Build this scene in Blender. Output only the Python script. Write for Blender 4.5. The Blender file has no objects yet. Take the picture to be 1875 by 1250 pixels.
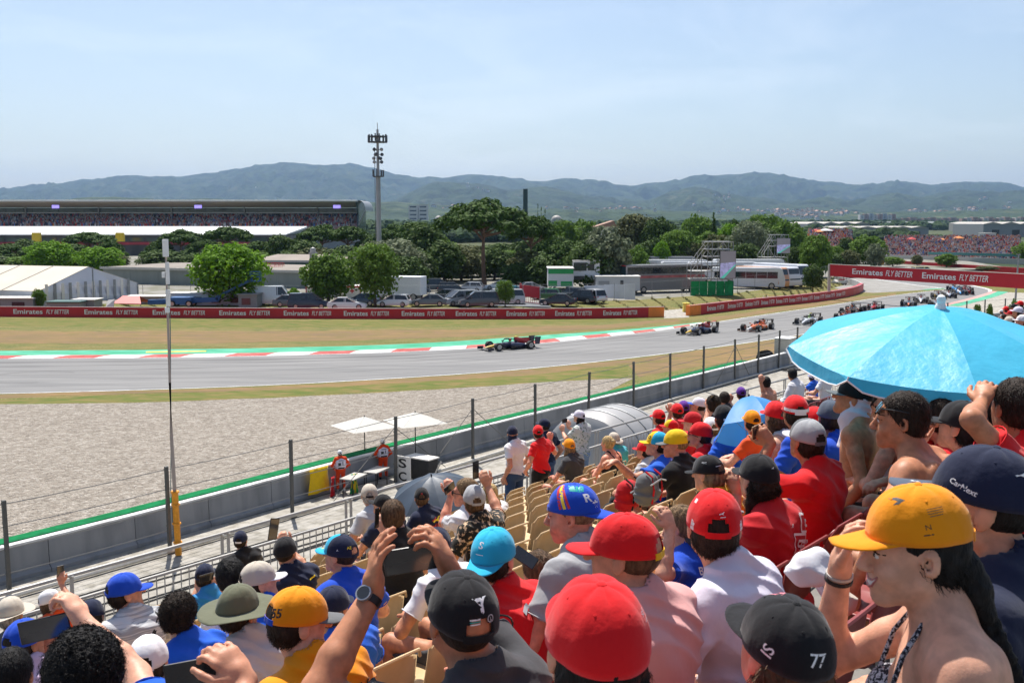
import bpy,bmesh,math,random
import numpy as np
from mathutils import Vector,Matrix,Quaternion
from mathutils.bvhtree import BVHTree
random.seed(7)
rng=np.random.default_rng(7)
SC=bpy.context.scene
COL=SC.collection
R=math.radians
PI=math.pi
# camera, sky, sun, exposure
CAM_H=10.6
FPX=1900.0
PITCH=R(6.58)
cam_d=bpy.data.cameras.new('camera')
cam=bpy.data.objects.new('camera',cam_d)
COL.objects.link(cam)
cam.location=(0,0,CAM_H)
cam.rotation_euler=(PI/2-PITCH,0,0)
cam_d.sensor_width=36.0
cam_d.lens=36.0*FPX/1875.0
cam_d.clip_start=0.05
cam_d.clip_end=40000
SC.camera=cam
cam_d.dof.use_dof=True
cam_d.dof.focus_distance=11.0
cam_d.dof.aperture_fstop=13.0
SUN_EL,SUN_AZ=R(61),R(-16)
world=bpy.data.worlds.new('World')
SC.world=world
world.use_nodes=True
wn=world.node_tree
wn.nodes.clear()
sky=wn.nodes.new('ShaderNodeTexSky')
sky.sky_type='NISHITA'
sky.sun_disc=False
sky.sun_elevation=SUN_EL
sky.sun_rotation=SUN_AZ
sky.air_density=1.0
sky.dust_density=1.7
sky.ozone_density=1.2
sky.altitude=100
tc=wn.nodes.new('ShaderNodeTexCoord')
mp=wn.nodes.new('ShaderNodeMapping')
mp.inputs['Scale'].default_value=(1.3,0.8,6.0)
mp.inputs['Rotation'].default_value=(0,R(14),R(20))
nz=wn.nodes.new('ShaderNodeTexNoise')
nz.inputs['Scale'].default_value=2.6
nz.inputs['Detail'].default_value=9
nz.inputs['Roughness'].default_value=0.62
nz.inputs['Distortion'].default_value=0.6
rp=wn.nodes.new('ShaderNodeValToRGB')
rp.color_ramp.elements[0].position=0.48
rp.color_ramp.elements[0].color=(0,0,0,1)
rp.color_ramp.elements[1].position=0.82
rp.color_ramp.elements[1].color=(1,1,1,1)
mul=wn.nodes.new('ShaderNodeMath');mul.operation='MULTIPLY';mul.inputs[1].default_value=0.30
mixc=wn.nodes.new('ShaderNodeMix');mixc.data_type='RGBA'
mixc.inputs['B'].default_value=(9.2,9.6,9.9,1)
bg=wn.nodes.new('ShaderNodeBackground')
bg.inputs['Strength'].default_value=0.096
wo=wn.nodes.new('ShaderNodeOutputWorld')
wn.links.new(tc.outputs['Generated'],mp.inputs['Vector'])
wn.links.new(mp.outputs['Vector'],nz.inputs['Vector'])
wn.links.new(nz.outputs['Fac'],rp.inputs['Fac'])
wn.links.new(rp.outputs['Color'],mul.inputs[0])
wn.links.new(mul.outputs[0],mixc.inputs['Factor'])
wn.links.new(sky.outputs['Color'],mixc.inputs['A'])
wn.links.new(mixc.outputs['Result'],bg.inputs['Color'])
wn.links.new(bg.outputs['Background'],wo.inputs['Surface'])
sun_d=bpy.data.lights.new('sun','SUN')
sun_d.energy=5.0
sun_d.angle=R(0.53)
sun_d.color=(1.0,0.955,0.89)
sun=bpy.data.objects.new('sun',sun_d)
COL.objects.link(sun)
sdir=Vector((math.sin(SUN_AZ)*math.cos(SUN_EL),math.cos(SUN_AZ)*math.cos(SUN_EL),math.sin(SUN_EL)))
sun.rotation_euler=sdir.to_track_quat('Z','Y').to_euler()
sun.location=(0,0,60)
SC.view_settings.view_transform='Standard'
SC.view_settings.look='None'
SC.view_settings.exposure=0.52
SC.view_settings.gamma=1.0
SC.cycles.use_denoising=True
SC.cycles.max_bounces=6
SC.cycles.diffuse_bounces=3
SC.cycles.glossy_bounces=2
SC.cycles.transmission_bounces=3
SC.cycles.transparent_max_bounces=6
SC.cycles.volume_bounces=0
SC.cycles.caustics_reflective=False
SC.cycles.caustics_refractive=False
# where a point of the photograph lies in the world
def ray(px,py):
 u,v=px-937.5,py-625.0
 f=FPX*math.cos(PITCH)-v*math.sin(PITCH)
 d=FPX*math.sin(PITCH)+v*math.cos(PITCH)
 return u/f,-d/f
def G(px,py,z=0.0):
 a,b=ray(px,py)
 y=(z-CAM_H)/b
 return Vector((a*y,y,z))
def D(px,py,y):
 a,b=ray(px,py)
 return Vector((a*y,y,CAM_H+b*y))
SN=Vector((-0.777,0.629,0)).normalized()
SD=Vector((0.629,0.777,0)).normalized()
ROW,RISE,FL0=0.8,0.252,8.82
def row_floor(k,s=0.0):return FL0-RISE*k+(.022*max(0,s-4)+.15*max(0,1-max(k,0)/4))*(1-max(0,k-8)/6)
def P(px,py,p):
 a,b=ray(px,py)
 y=p/(a*SN.x+SN.y)
 return Vector((a*y,y,CAM_H+b*y))
def ST(s,p,z=0.0):
 v=SD*s+SN*p
 return Vector((v.x,v.y,z))
STAND_YAW=math.atan2(-SN.x,SN.y)
# tags
def tag(o,label=None,cat=None,group=None,kind=None):
 if label:o['label']=label
 if cat:o['category']=cat
 if group:o['group']=group
 if kind:o['kind']=kind
 return o
def empty(name,loc=(0,0,0),rz=0.0,label=None,cat=None,group=None,scale=None):
 o=bpy.data.objects.new(name,None)
 o.empty_display_size=0.2
 COL.objects.link(o)
 o.location=loc
 o.rotation_euler=(0,0,rz)
 if scale:o.scale=(scale,scale,scale)if not hasattr(scale,'__len__')else scale
 return tag(o,label,cat,group)
def link(name,me,parent=None,loc=None,rot=None):
 o=bpy.data.objects.new(name,me)
 COL.objects.link(o)
 if parent is not None:o.parent=parent
 if loc is not None:o.location=loc
 if rot is not None:o.rotation_euler=rot
 return o
def kids(o):return[c for c in o.children]
def copy_tree(o,parent=None):
 c=o.copy()
 COL.objects.link(c)
 if parent is not None:c.parent=parent
 for ch in list(o.children):copy_tree(ch,c)
 return c
# materials
_mats={}
def lin(c):
 return tuple((x/12.92 if x<=0.04045 else((x+0.055)/1.055)**2.4)for x in c)
def mat(name,col,rough=0.7,var=0.12,scale=6.0,bump=0.0,bscale=None,metal=0.0,spec=0.4,stretch=(1,1,1),col2=None,detail=5,emit=None,emit_s=0.0,trans=0.0,coat=0.0,sheen=0.0,sss=0.0,alpha=1.0,c2pos=(0.35,0.65),bdist=0.02,bdetail=4):
 if name in _mats:return _mats[name]
 m=bpy.data.materials.new(name)
 m.use_nodes=True
 nt=m.node_tree
 b=nt.nodes['Principled BSDF']
 b.inputs['Roughness'].default_value=rough
 b.inputs['Metallic'].default_value=metal
 b.inputs['Specular IOR Level'].default_value=spec
 if coat:b.inputs['Coat Weight'].default_value=coat;b.inputs['Coat Roughness'].default_value=0.08
 if sheen:b.inputs['Sheen Weight'].default_value=sheen
 if sss:
  b.inputs['Subsurface Weight'].default_value=sss
  b.inputs['Subsurface Radius'].default_value=(0.02,0.008,0.004)
  b.inputs['Subsurface Scale'].default_value=1.0
 if alpha<1:b.inputs['Alpha'].default_value=alpha
 c=tuple(col)+(1,)
 t=nt.nodes.new('ShaderNodeTexCoord')
 mpn=nt.nodes.new('ShaderNodeMapping')
 mpn.inputs['Scale'].default_value=stretch
 nt.links.new(t.outputs['Object'],mpn.inputs['Vector'])
 n=nt.nodes.new('ShaderNodeTexNoise')
 n.inputs['Scale'].default_value=scale
 n.inputs['Detail'].default_value=detail
 nt.links.new(mpn.outputs['Vector'],n.inputs['Vector'])
 r=nt.nodes.new('ShaderNodeValToRGB')
 e=r.color_ramp.elements
 e[0].position,e[1].position=c2pos
 if col2 is None:
  e[0].color=tuple(x*(1-var)for x in col)+(1,)
  e[1].color=tuple(min(1,x*(1+var))for x in col)+(1,)
 else:
  e[0].color=c
  e[1].color=tuple(col2)+(1,)
 nt.links.new(n.outputs['Fac'],r.inputs['Fac'])
 nt.links.new(r.outputs['Color'],b.inputs['Base Color'])
 if bump:
  n2=nt.nodes.new('ShaderNodeTexNoise')
  n2.inputs['Scale'].default_value=bscale or scale*4
  n2.inputs['Detail'].default_value=bdetail
  nt.links.new(mpn.outputs['Vector'],n2.inputs['Vector'])
  bp=nt.nodes.new('ShaderNodeBump')
  bp.inputs['Strength'].default_value=bump
  bp.inputs['Distance'].default_value=bdist
  nt.links.new(n2.outputs['Fac'],bp.inputs['Height'])
  nt.links.new(bp.outputs['Normal'],b.inputs['Normal'])
 if emit is not None:
  b.inputs['Emission Color'].default_value=tuple(emit)+(1,)
  b.inputs['Emission Strength'].default_value=emit_s
 if trans:
  out=nt.nodes['Material Output']
  tr=nt.nodes.new('ShaderNodeBsdfTranslucent')
  nt.links.new(r.outputs['Color'],tr.inputs['Color'])
  mx=nt.nodes.new('ShaderNodeMixShader')
  mx.inputs['Fac'].default_value=trans
  nt.links.new(b.outputs['BSDF'],mx.inputs[1])
  nt.links.new(tr.outputs['BSDF'],mx.inputs[2])
  nt.links.new(mx.outputs['Shader'],out.inputs['Surface'])
 _mats[name]=m
 return m
def rgb(r,g,b):return lin((r/255,g/255,b/255))
# mesh builder
class MB:
 def __init__(s):s.v=[];s.f=[];s.mi=[];s.cur=0
 def add(s,vs,fs,mi=None):
  o=len(s.v)
  s.v+=[tuple(v)for v in vs]
  s.f+=[tuple(i+o for i in f)for f in fs]
  s.mi+=[s.cur if mi is None else mi]*len(fs)
  return s
 def box(s,c,size,rz=0,mi=None,rot=None,taper=1.0):
  x,y,z=size[0]/2,size[1]/2,size[2]/2
  vs=[Vector((sx*x*(taper if sz>0 else 1),sy*y*(taper if sz>0 else 1),sz*z))for sz in(-1,1)for sy in(-1,1)for sx in(-1,1)]
  if rot is not None:vs=[rot@v for v in vs]
  elif rz:
   q=Matrix.Rotation(rz,3,'Z');vs=[q@v for v in vs]
  c=Vector(c)
  return s.add([v+c for v in vs],[(0,2,3,1),(4,5,7,6),(0,1,5,4),(2,6,7,3),(0,4,6,2),(1,3,7,5)],mi)
 def bx(s,x0,x1,y0,y1,z0,z1,mi=None):
  return s.box(((x0+x1)/2,(y0+y1)/2,(z0+z1)/2),(abs(x1-x0),abs(y1-y0),abs(z1-z0)),mi=mi)
 def tube(s,pts,r,n=6,mi=None,cap=True,rs=None):
  pts=[Vector(p)for p in pts]
  rings=[]
  for i,p in enumerate(pts):
   t=(pts[min(i+1,len(pts)-1)]-pts[max(i-1,0)]).normalized()
   a=t.cross(Vector((0,0,1)))
   if a.length<1e-3:a=t.cross(Vector((0,1,0)))
   a.normalize();b=t.cross(a)
   rr=rs[i]if rs else r
   rings.append([p+(a*math.cos(k*2*PI/n)+b*math.sin(k*2*PI/n))*rr for k in range(n)])
  vs=[v for rg in rings for v in rg]
  fs=[]
  for i in range(len(rings)-1):
   for k in range(n):
    k2=(k+1)%n
    fs.append((i*n+k,i*n+k2,(i+1)*n+k2,(i+1)*n+k))
  if cap:
   fs.append(tuple(range(n)));fs.append(tuple(reversed(range((len(rings)-1)*n,len(rings)*n))))
  return s.add(vs,fs,mi)
 def bar(s,a,b,w,h=None,mi=None):
  a,b=Vector(a),Vector(b);h=h or w
  t=(b-a);L=t.length;t.normalize()
  x=t.cross(Vector((0,0,1)))
  if x.length<1e-3:x=Vector((1,0,0))
  x.normalize();z=x.cross(t)
  vs=[p+x*(sx*w/2)+z*(sz*h/2)for p in(a,b)for sz in(-1,1)for sx in(-1,1)]
  return s.add(vs,[(0,1,3,2),(4,6,7,5),(0,4,5,1),(2,3,7,6),(0,2,6,4),(1,5,7,3)],mi)
 def lathe(s,prof,n=16,c=(0,0,0),axis='Z',mi=None,sx=1,sy=1):
  vs=[];fs=[]
  for(r,z)in prof:
   for k in range(n):
    a=2*PI*k/n
    p=(r*math.cos(a)*sx,r*math.sin(a)*sy,z)
    if axis=='X':p=(z,p[0],p[1])
    elif axis=='Y':p=(p[0],z,p[1])
    vs.append((p[0]+c[0],p[1]+c[1],p[2]+c[2]))
  m=len(prof)
  for i in range(m-1):
   for k in range(n):
    k2=(k+1)%n
    fs.append((i*n+k,i*n+k2,(i+1)*n+k2,(i+1)*n+k))
  fs.append(tuple(reversed(range(n))));fs.append(tuple(range((m-1)*n,m*n)))
  return s.add(vs,fs,mi)
 def prism(s,outline,y0,y1,mi=None,axis='Y'):
  n=len(outline)
  def pt(a,b,t):
   return(a,t,b)if axis=='Y' else((t,a,b)if axis=='X' else(a,b,t))
  vs=[pt(a,b,y0)for a,b in outline]+[pt(a,b,y1)for a,b in outline]
  fs=[tuple(range(n)),tuple(reversed(range(n,2*n)))]
  fs+=[(i,(i+1)%n,n+(i+1)%n,n+i)for i in range(n)]
  return s.add(vs,fs,mi)
 def loft(s,secs,mi=None,closed=True,caps=True):
  n=len(secs[0]);vs=[tuple(v)for r in secs for v in r];fs=[]
  for i in range(len(secs)-1):
   for k in range(n if closed else n-1):
    k2=(k+1)%n
    fs.append((i*n+k,i*n+k2,(i+1)*n+k2,(i+1)*n+k))
  if caps and closed:
   fs.append(tuple(range(n)));fs.append(tuple(reversed(range((len(secs)-1)*n,len(secs)*n))))
  return s.add(vs,fs,mi)
 def mesh(s,name,mats,smooth=False,recalc=True):
  me=bpy.data.meshes.new(name)
  me.from_pydata(s.v,[],s.f)
  for m in(mats if isinstance(mats,(list,tuple))else[mats]):me.materials.append(m)
  if s.mi and max(s.mi)>0:me.polygons.foreach_set('material_index',s.mi)
  if recalc:
   bm=bmesh.new();bm.from_mesh(me)
   bmesh.ops.recalc_face_normals(bm,faces=bm.faces)
   bm.to_mesh(me);bm.free()
  if smooth:
   me.polygons.foreach_set('use_smooth',[True]*len(me.polygons))
   try:me.set_sharp_from_angle(angle=R(38))
   except Exception:pass
  me.update()
  return me
 def build(s,name,mats,parent=None,loc=None,smooth=False,rz=None,bevel=0):
  o=link(name,s.mesh(name,mats,smooth),parent,loc)
  if rz is not None:o.rotation_euler=(0,0,rz)
  if bevel:
   b=o.modifiers.new('bevel','BEVEL');b.width=bevel;b.segments=2;b.limit_method='ANGLE';b.angle_limit=R(40)
  return o
def sheet(name,pts,m,z=None,kind='structure',parent=None):
 vs=[Vector(p)for p in pts]
 if z is not None:vs=[Vector((v.x,v.y,z))for v in vs]
 bm=bmesh.new()
 bv=[bm.verts.new(v)for v in vs]
 f=bm.faces.new(bv)
 bmesh.ops.triangulate(bm,faces=[f])
 for f in bm.faces:
  if f.normal.z<0:f.normal_flip()
 me=bpy.data.meshes.new(name);bm.to_mesh(me);bm.free()
 me.materials.append(m)
 o=link(name,me,parent)
 if kind:o['kind']=kind
 return o
def offset_line(pts,d):
 out=[]
 for i,p in enumerate(pts):
  t=(pts[min(i+1,len(pts)-1)]-pts[max(i-1,0)]);t.z=0;t.normalize()
  out.append(p+Vector((-t.y,t.x,0))*d)
 return out
def resample(pts,step):
 out=[pts[0].copy()];acc=0
 for a,b in zip(pts,pts[1:]):
  L=(b-a).length;n=max(1,int(round(L/step)))
  for i in range(1,n+1):out.append(a.lerp(b,i/n))
 return out
def smooth_line(pts,it=2):
 for _ in range(it):
  q=[pts[0]]
  for a,b in zip(pts,pts[1:]):q+=[a.lerp(b,.25),a.lerp(b,.75)]
  q.append(pts[-1]);pts=q
 return pts
def strip(name,A,B,m,z,parent=None,kind='structure'):
 vs=[]
 for a,b in zip(A,B):vs+=[(a.x,a.y,z),(b.x,b.y,z)]
 n=len(A);fs=[(2*i,2*i+1,2*i+3,2*i+2)for i in range(n-1)]
 mb=MB();mb.add(vs,fs)
 me=mb.mesh(name,m)
 for p in me.polygons:pass
 o=link(name,me,parent)
 if kind:o['kind']=kind
 return o
# lettering
_txt={}
def text_geo(s,bold=0.0,shear=0.0,xs=1.0,space=1.0):
 key=(s,bold,shear,xs,space)
 if key in _txt:return _txt[key]
 cu=bpy.data.curves.new('lettering','FONT')
 cu.body=s;cu.offset=bold;cu.shear=shear;cu.align_x='CENTER';cu.align_y='CENTER';cu.space_character=space
 cu.resolution_u=3
 o=bpy.data.objects.new('lettering',cu)
 COL.objects.link(o)
 bpy.context.view_layer.update()
 me=bpy.data.meshes.new_from_object(o.evaluated_get(bpy.context.evaluated_depsgraph_get()))
 vs=np.array([v.co[:]for v in me.vertices]).reshape(-1,3)
 fs=[tuple(p.vertices)for p in me.polygons]
 bpy.data.objects.remove(o);bpy.data.curves.remove(cu);bpy.data.meshes.remove(me)
 vs[:,0]*=xs
 _txt[key]=(vs,fs)
 return _txt[key]
# the setting: ground, track, kerbs, gravel
def ground_mat(name,a,b,c,s1,s2,bump,bsc,rough=0.95,stretch=(1,1,1),bdist=0.05,fine=None):
 if name in _mats:return _mats[name]
 m=bpy.data.materials.new(name);m.use_nodes=True;nt=m.node_tree
 bs=nt.nodes['Principled BSDF'];bs.inputs['Roughness'].default_value=rough;bs.inputs['Specular IOR Level'].default_value=0.2
 t=nt.nodes.new('ShaderNodeTexCoord');mpn=nt.nodes.new('ShaderNodeMapping');mpn.inputs['Scale'].default_value=stretch
 nt.links.new(t.outputs['Object'],mpn.inputs['Vector'])
 def noise(sc,det=6,dist=0.0,vec=mpn.outputs['Vector']):
  n=nt.nodes.new('ShaderNodeTexNoise');n.inputs['Scale'].default_value=sc;n.inputs['Detail'].default_value=det
  n.inputs['Distortion'].default_value=dist
  nt.links.new(vec,n.inputs['Vector']);return n.outputs['Fac']
 def ramp(fac,p0,p1):
  r=nt.nodes.new('ShaderNodeMapRange');r.inputs['From Min'].default_value=p0;r.inputs['From Max'].default_value=p1
  nt.links.new(fac,r.inputs['Value']);return r.outputs['Result']
 def mix(fac,x,y):
  q=nt.nodes.new('ShaderNodeMix');q.data_type='RGBA'
  nt.links.new(fac,q.inputs['Factor'])
  for sck,val in(('A',x),('B',y)):
   if isinstance(val,tuple):q.inputs[sck].default_value=val+(1,)
   else:nt.links.new(val,q.inputs[sck])
  return q.outputs['Result']
 c1=mix(ramp(noise(s1,5,0.4),0.38,0.62),a,b)
 c2=mix(ramp(noise(s2,8),0.45,0.62),c1,c)
 if fine:
  c2=mix(ramp(noise(fine[0],3,0,t.outputs['Object']),fine[2],fine[3]),c2,fine[1])
 nt.links.new(c2,bs.inputs['Base Color'])
 if bump:
  bp=nt.nodes.new('ShaderNodeBump');bp.inputs['Strength'].default_value=bump;bp.inputs['Distance'].default_value=bdist
  nt.links.new(noise(bsc,5),bp.inputs['Height']);nt.links.new(bp.outputs['Normal'],bs.inputs['Normal'])
 _mats[name]=m
 return m
M_land=ground_mat('land',(0.04,0.06,0.022),(0.085,0.09,0.04),(0.03,0.05,0.018),0.006,0.02,0,1)
M_grass=ground_mat('verge_grass',(0.12,0.125,0.026),(0.20,0.15,0.05),(0.085,0.105,0.022),0.35,1.3,0.6,12,stretch=(0.35,1.2,1),fine=(9,(0.30,0.25,0.13),0.52,0.7))
M_grassg=ground_mat('green_grass',(0.085,0.115,0.018),(0.125,0.135,0.028),(0.19,0.145,0.05),0.5,1.6,0.6,12,stretch=(0.4,1.2,1))
M_dry=ground_mat('dry_soil',(0.25,0.155,0.072),(0.18,0.12,0.07),(0.16,0.13,0.04),0.5,2.2,0.5,14,stretch=(0.3,1.6,1))
M_asph=ground_mat('track_asphalt',(0.195,0.192,0.188),(0.225,0.222,0.216),(0.175,0.174,0.172),0.09,0.45,0.12,60,rough=0.85,stretch=(0.25,2.2,1))
M_asph2=ground_mat('runoff_asphalt',(0.26,0.25,0.23),(0.30,0.29,0.27),(0.23,0.22,0.20),0.12,0.6,0.1,40)
M_park=ground_mat('car_park',(0.22,0.21,0.19),(0.26,0.25,0.22),(0.15,0.145,0.10),0.08,0.3,0.1,20)
M_path=ground_mat('path_gravel',(0.36,0.335,0.29),(0.42,0.395,0.35),(0.27,0.25,0.21),0.5,2.5,0.6,30)
M_conc=ground_mat('concrete',(0.36,0.36,0.35),(0.41,0.41,0.40),(0.30,0.295,0.285),0.4,1.8,0.15,30,rough=0.9)
M_wall=ground_mat('wall_concrete',(0.255,0.265,0.28),(0.30,0.31,0.325),(0.20,0.208,0.22),0.25,1.1,0.1,12,stretch=(1,1,0.25),rough=0.85)
M_kgreen=ground_mat('green_paint',(0.08,0.36,0.23),(0.13,0.42,0.29),(0.04,0.28,0.15),0.4,1.4,0,1,stretch=(.3,1,1))
M_kred=ground_mat('red_paint',(0.42,0.10,0.09),(0.50,0.17,0.15),(0.36,0.08,0.07),0.4,1.4,0,1)
M_kwhite=ground_mat('white_paint',(0.66,0.66,0.65),(0.74,0.74,0.73),(0.52,0.51,0.50),0.4,1.4,0,1)
M_kyel=ground_mat('yellow_paint',(0.72,0.60,0.12),(0.78,0.66,0.18),(0.6,0.5,0.1),0.4,1.4,0,1)
def gravel_mat():
 m=bpy.data.materials.new('gravel_stones');m.use_nodes=True;nt=m.node_tree
 bs=nt.nodes['Principled BSDF'];bs.inputs['Roughness'].default_value=0.95;bs.inputs['Specular IOR Level'].default_value=0.15
 t=nt.nodes.new('ShaderNodeTexCoord')
 v=nt.nodes.new('ShaderNodeTexVoronoi');v.inputs['Scale'].default_value=4.6
 nt.links.new(t.outputs['Object'],v.inputs['Vector'])
 v2=nt.nodes.new('ShaderNodeTexVoronoi');v2.inputs['Scale'].default_value=13.0
 nt.links.new(t.outputs['Object'],v2.inputs['Vector'])
 n=nt.nodes.new('ShaderNodeTexNoise');n.inputs['Scale'].default_value=0.35;n.inputs['Detail'].default_value=8
 nt.links.new(t.outputs['Object'],n.inputs['Vector'])
 r=nt.nodes.new('ShaderNodeValToRGB')
 cs=[(0,(0.15,0.125,0.10)),(0.35,(0.29,0.25,0.205)),(0.7,(0.40,0.355,0.30)),(1,(0.58,0.53,0.47))]
 e=r.color_ramp.elements
 e[0].position=0;e[0].color=cs[0][1]+(1,);e[1].position=1;e[1].color=cs[3][1]+(1,)
 for p_,c_ in cs[1:3]:
  q=e.new(p_);q.color=c_+(1,)
 sp=nt.nodes.new('ShaderNodeSeparateColor');nt.links.new(v.outputs['Color'],sp.inputs['Color'])
 sp2=nt.nodes.new('ShaderNodeSeparateColor');nt.links.new(v2.outputs['Color'],sp2.inputs['Color'])
 ad=nt.nodes.new('ShaderNodeMath');ad.operation='ADD'
 nt.links.new(sp.outputs[0],ad.inputs[0]);nt.links.new(sp2.outputs[0],ad.inputs[1])
 hf=nt.nodes.new('ShaderNodeMath');hf.operation='MULTIPLY';hf.inputs[1].default_value=0.5
 nt.links.new(ad.outputs[0],hf.inputs[0]);nt.links.new(hf.outputs[0],r.inputs['Fac'])
 mx=nt.nodes.new('ShaderNodeMix');mx.data_type='RGBA';mx.blend_type='MULTIPLY';mx.inputs['Factor'].default_value=0.35
 nt.links.new(r.outputs['Color'],mx.inputs['A']);nt.links.new(n.outputs['Color'],mx.inputs['B'])
 mx2=nt.nodes.new('ShaderNodeMix');mx2.data_type='RGBA';mx2.inputs['Factor'].default_value=0.25
 mx2.inputs['B'].default_value=(0.33,0.29,0.245,1)
 nt.links.new(r.outputs['Color'],mx2.inputs['A'])
 nt.links.new(mx2.outputs['Result'],bs.inputs['Base Color'])
 bp=nt.nodes.new('ShaderNodeBump');bp.inputs['Strength'].default_value=0.9;bp.inputs['Distance'].default_value=0.12
 bp.invert=True
 a2=nt.nodes.new('ShaderNodeMath');a2.operation='ADD'
 nt.links.new(v.outputs['Distance'],a2.inputs[0]);nt.links.new(v2.outputs['Distance'],a2.inputs[1])
 nt.links.new(a2.outputs[0],bp.inputs['Height'])
 nt.links.new(bp.outputs['Normal'],bs.inputs['Normal'])
 return m
M_gravel=gravel_mat()
sheet('ground',[(-16000,-60,0),(16000,-60,0),(16000,16000,0),(-16000,16000,0)],M_land,z=-0.02)
def GL(pts,z=0.0):return[G(x,y,z)for x,y in pts]
near_edge=GL([(-700,727),(-300,727),(0,720.5),(250,714),(500,705),(750,691),(950,677),(1150,656),(1330,633),(1480,611),(1620,583),(1720,560),(1780,545),(1815,534)])
near_edge=smooth_line(near_edge,2)
far_edge_px=[(-700,658),(-300,657),(0,656),(250,655),(500,651),(750,644),(950,632),(1100,617),(1220,604),(1324,587),(1420,573),(1508,560.5),(1570,550.5),(1640,540),(1700,533),(1737,529.5)]
far_edge=smooth_line(GL(far_edge_px),2)
apex=GL([(1737,529.5),(1715,526),(1680,522),(1640,516),(1600,510.5),(1560,507)])
outer_back=GL([(1815,534),(1817,531),(1808,528),(1780,522),(1740,518),(1690,514),(1620,508),(1560,503)])
sheet('grass_field',GL([(-1500,800),(1100,800),(1900,620),(3000,620),(3000,470),(1900,490),(1500,498),(1200,560),(-1500,560)]),M_grass,z=-0.012)
track=near_edge+outer_back+list(reversed(apex))+list(reversed(far_edge))
sheet('race_track',[(p.x,p.y,0)for p in track],M_asph,z=0.0)
def wline(name,pts,w,m,z,off=0.0):
 A=offset_line(pts,off);B=offset_line(pts,off+w)
 return strip(name,A,B,m,z)
wline('track_edge_line',near_edge,0.16,M_kwhite,0.004,-0.08)
wline('track_edge_line',far_edge,0.15,M_kwhite,0.004,-0.20)
wline('track_edge_line',outer_back,0.5,M_kwhite,0.004,0.0)
wline('track_edge_line',apex,0.4,M_kwhite,0.004,0.0)
kerb_px=[(-700,659),(-300,658),(0,656.5),(250,655),(500,651),(750,644),(950,632),(1100,617),(1220,603.5),(1310,588)]
kerb=resample(smooth_line(GL(kerb_px),2),1.0)
d=[0]
for a,b in zip(kerb,kerb[1:]):d.append(d[-1]+(b-a).length)
def at_len(L):
 for i in range(len(d)-1):
  if d[i+1]>=L:
   t=(L-d[i])/max(1e-6,d[i+1]-d[i]);return kerb[i].lerp(kerb[i+1],t),(kerb[i+1]-kerb[i]).normalized()
 return kerb[-1],(kerb[-1]-kerb[-2]).normalized()
tot=d[-1]
kerb_root=empty('kerb',kerb[len(kerb)//2]);kerb_root['kind']='structure'
L=0.0;i=0
kbw=1.75
while L<tot-0.5:
 seg=3.3 if L>20 else 3.3
 L2=min(tot,L+seg);mb=MB();vs=[]
 n=4
 for j in range(n+1):
  p_,t_=at_len(L+(L2-L)*j/n)
  nn=Vector((-t_.y,t_.x,0));w=kbw*min(1.0,(tot-(L+(L2-L)*j/n))/26+0.12)
  skew=t_*0.9
  q=p_-kerb_root.location
  vs+=[tuple(q+Vector((0,0,0.004))),tuple(q+nn*w*0.5+skew*.5+Vector((0,0,0.05))),tuple(q+nn*w+skew+Vector((0,0,0.035)))]
 fs=[]
 for j in range(n):
  for k in range(2):fs.append((3*j+k,3*j+k+1,3*j+k+4,3*j+k+3))
 mb.add(vs,fs);mb.build('kerb_block',M_kred if i%2==0 else M_kwhite,kerb_root)
 L=L2;i+=1
gA=offset_line(kerb,kbw+0.0);gw=[]
for j,p_ in enumerate(kerb):
 w=2.9+0.4*math.sin(d[j]*0.02);w*=min(1.0,(tot-d[j])/30+0.03)
 gw.append(w)
gB=[]
for j,p_ in enumerate(kerb):
 t_=(kerb[min(j+1,len(kerb)-1)]-kerb[max(j-1,0)]).normalized()
 gB.append(p_+Vector((-t_.y,t_.x,0))*(kbw*min(1,(tot-d[j])/26+.12)+gw[j]))
 gA[j]=p_+Vector((-t_.y,t_.x,0))*(kbw*min(1,(tot-d[j])/26+.12)-0.02)
strip('kerb_runoff_green',gA,gB,M_kgreen,0.03)
yb=MB();a=G(268,645.5);b=G(378,643.8)
yb.prism([(-0.25,0.034),(0.25,0.034),(0.12,0.09),(-0.12,0.09)],0,(b-a).length)
o=yb.build('kerb_hump',M_kyel,None,a);o.rotation_euler=(0,0,math.atan2((b-a).y,(b-a).x)-PI/2);o['kind']='structure'
def band(name,up,lo,m,z,jit=0.35,step=1.5):
 U=resample(GL(up),step);Lw=resample(GL(lo),step)
 n=min(len(U),len(Lw));U=[U[int(i*(len(U)-1)/(n-1))]for i in range(n)];Lw=[Lw[int(i*(len(Lw)-1)/(n-1))]for i in range(n)]
 for q in(U,Lw):
  a=rng.normal(size=n)
  a=np.convolve(a,np.ones(5)/5,'same')*jit*2.2+rng.normal(size=n)*jit*.25
  for i in range(n):q[i].y+=a[i]
 return strip(name,U,Lw,m,z)
band('dry_grass_band',[(-700,606),(0,604),(400,606),(800,604),(1100,594),(1240,583)],[(-700,630),(0,628),(400,627),(800,619),(1100,603),(1250,589)],M_dry,-0.006,0.5)
band('green_grass_band',[(-700,583),(0,582),(500,586),(900,587),(1180,583)],[(-700,598),(0,597),(500,599),(900,596),(1200,586)],M_grassg,-0.008,0.5)
band('dry_grass_band',[(1290,582),(1420,564),(1500,551),(1640,537)],[(1310,586),(1420,571),(1500,559),(1640,540)],M_dry,-0.006,0.2)
band('dry_grass_band',[(-700,728),(0,722),(500,706.5),(950,679),(1150,658),(1330,635),(1480,612),(1640,581)],[(-700,736),(0,729),(500,714),(950,688),(1150,667),(1330,646),(1480,622),(1640,592)],M_dry,-0.006,0.15)
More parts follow.
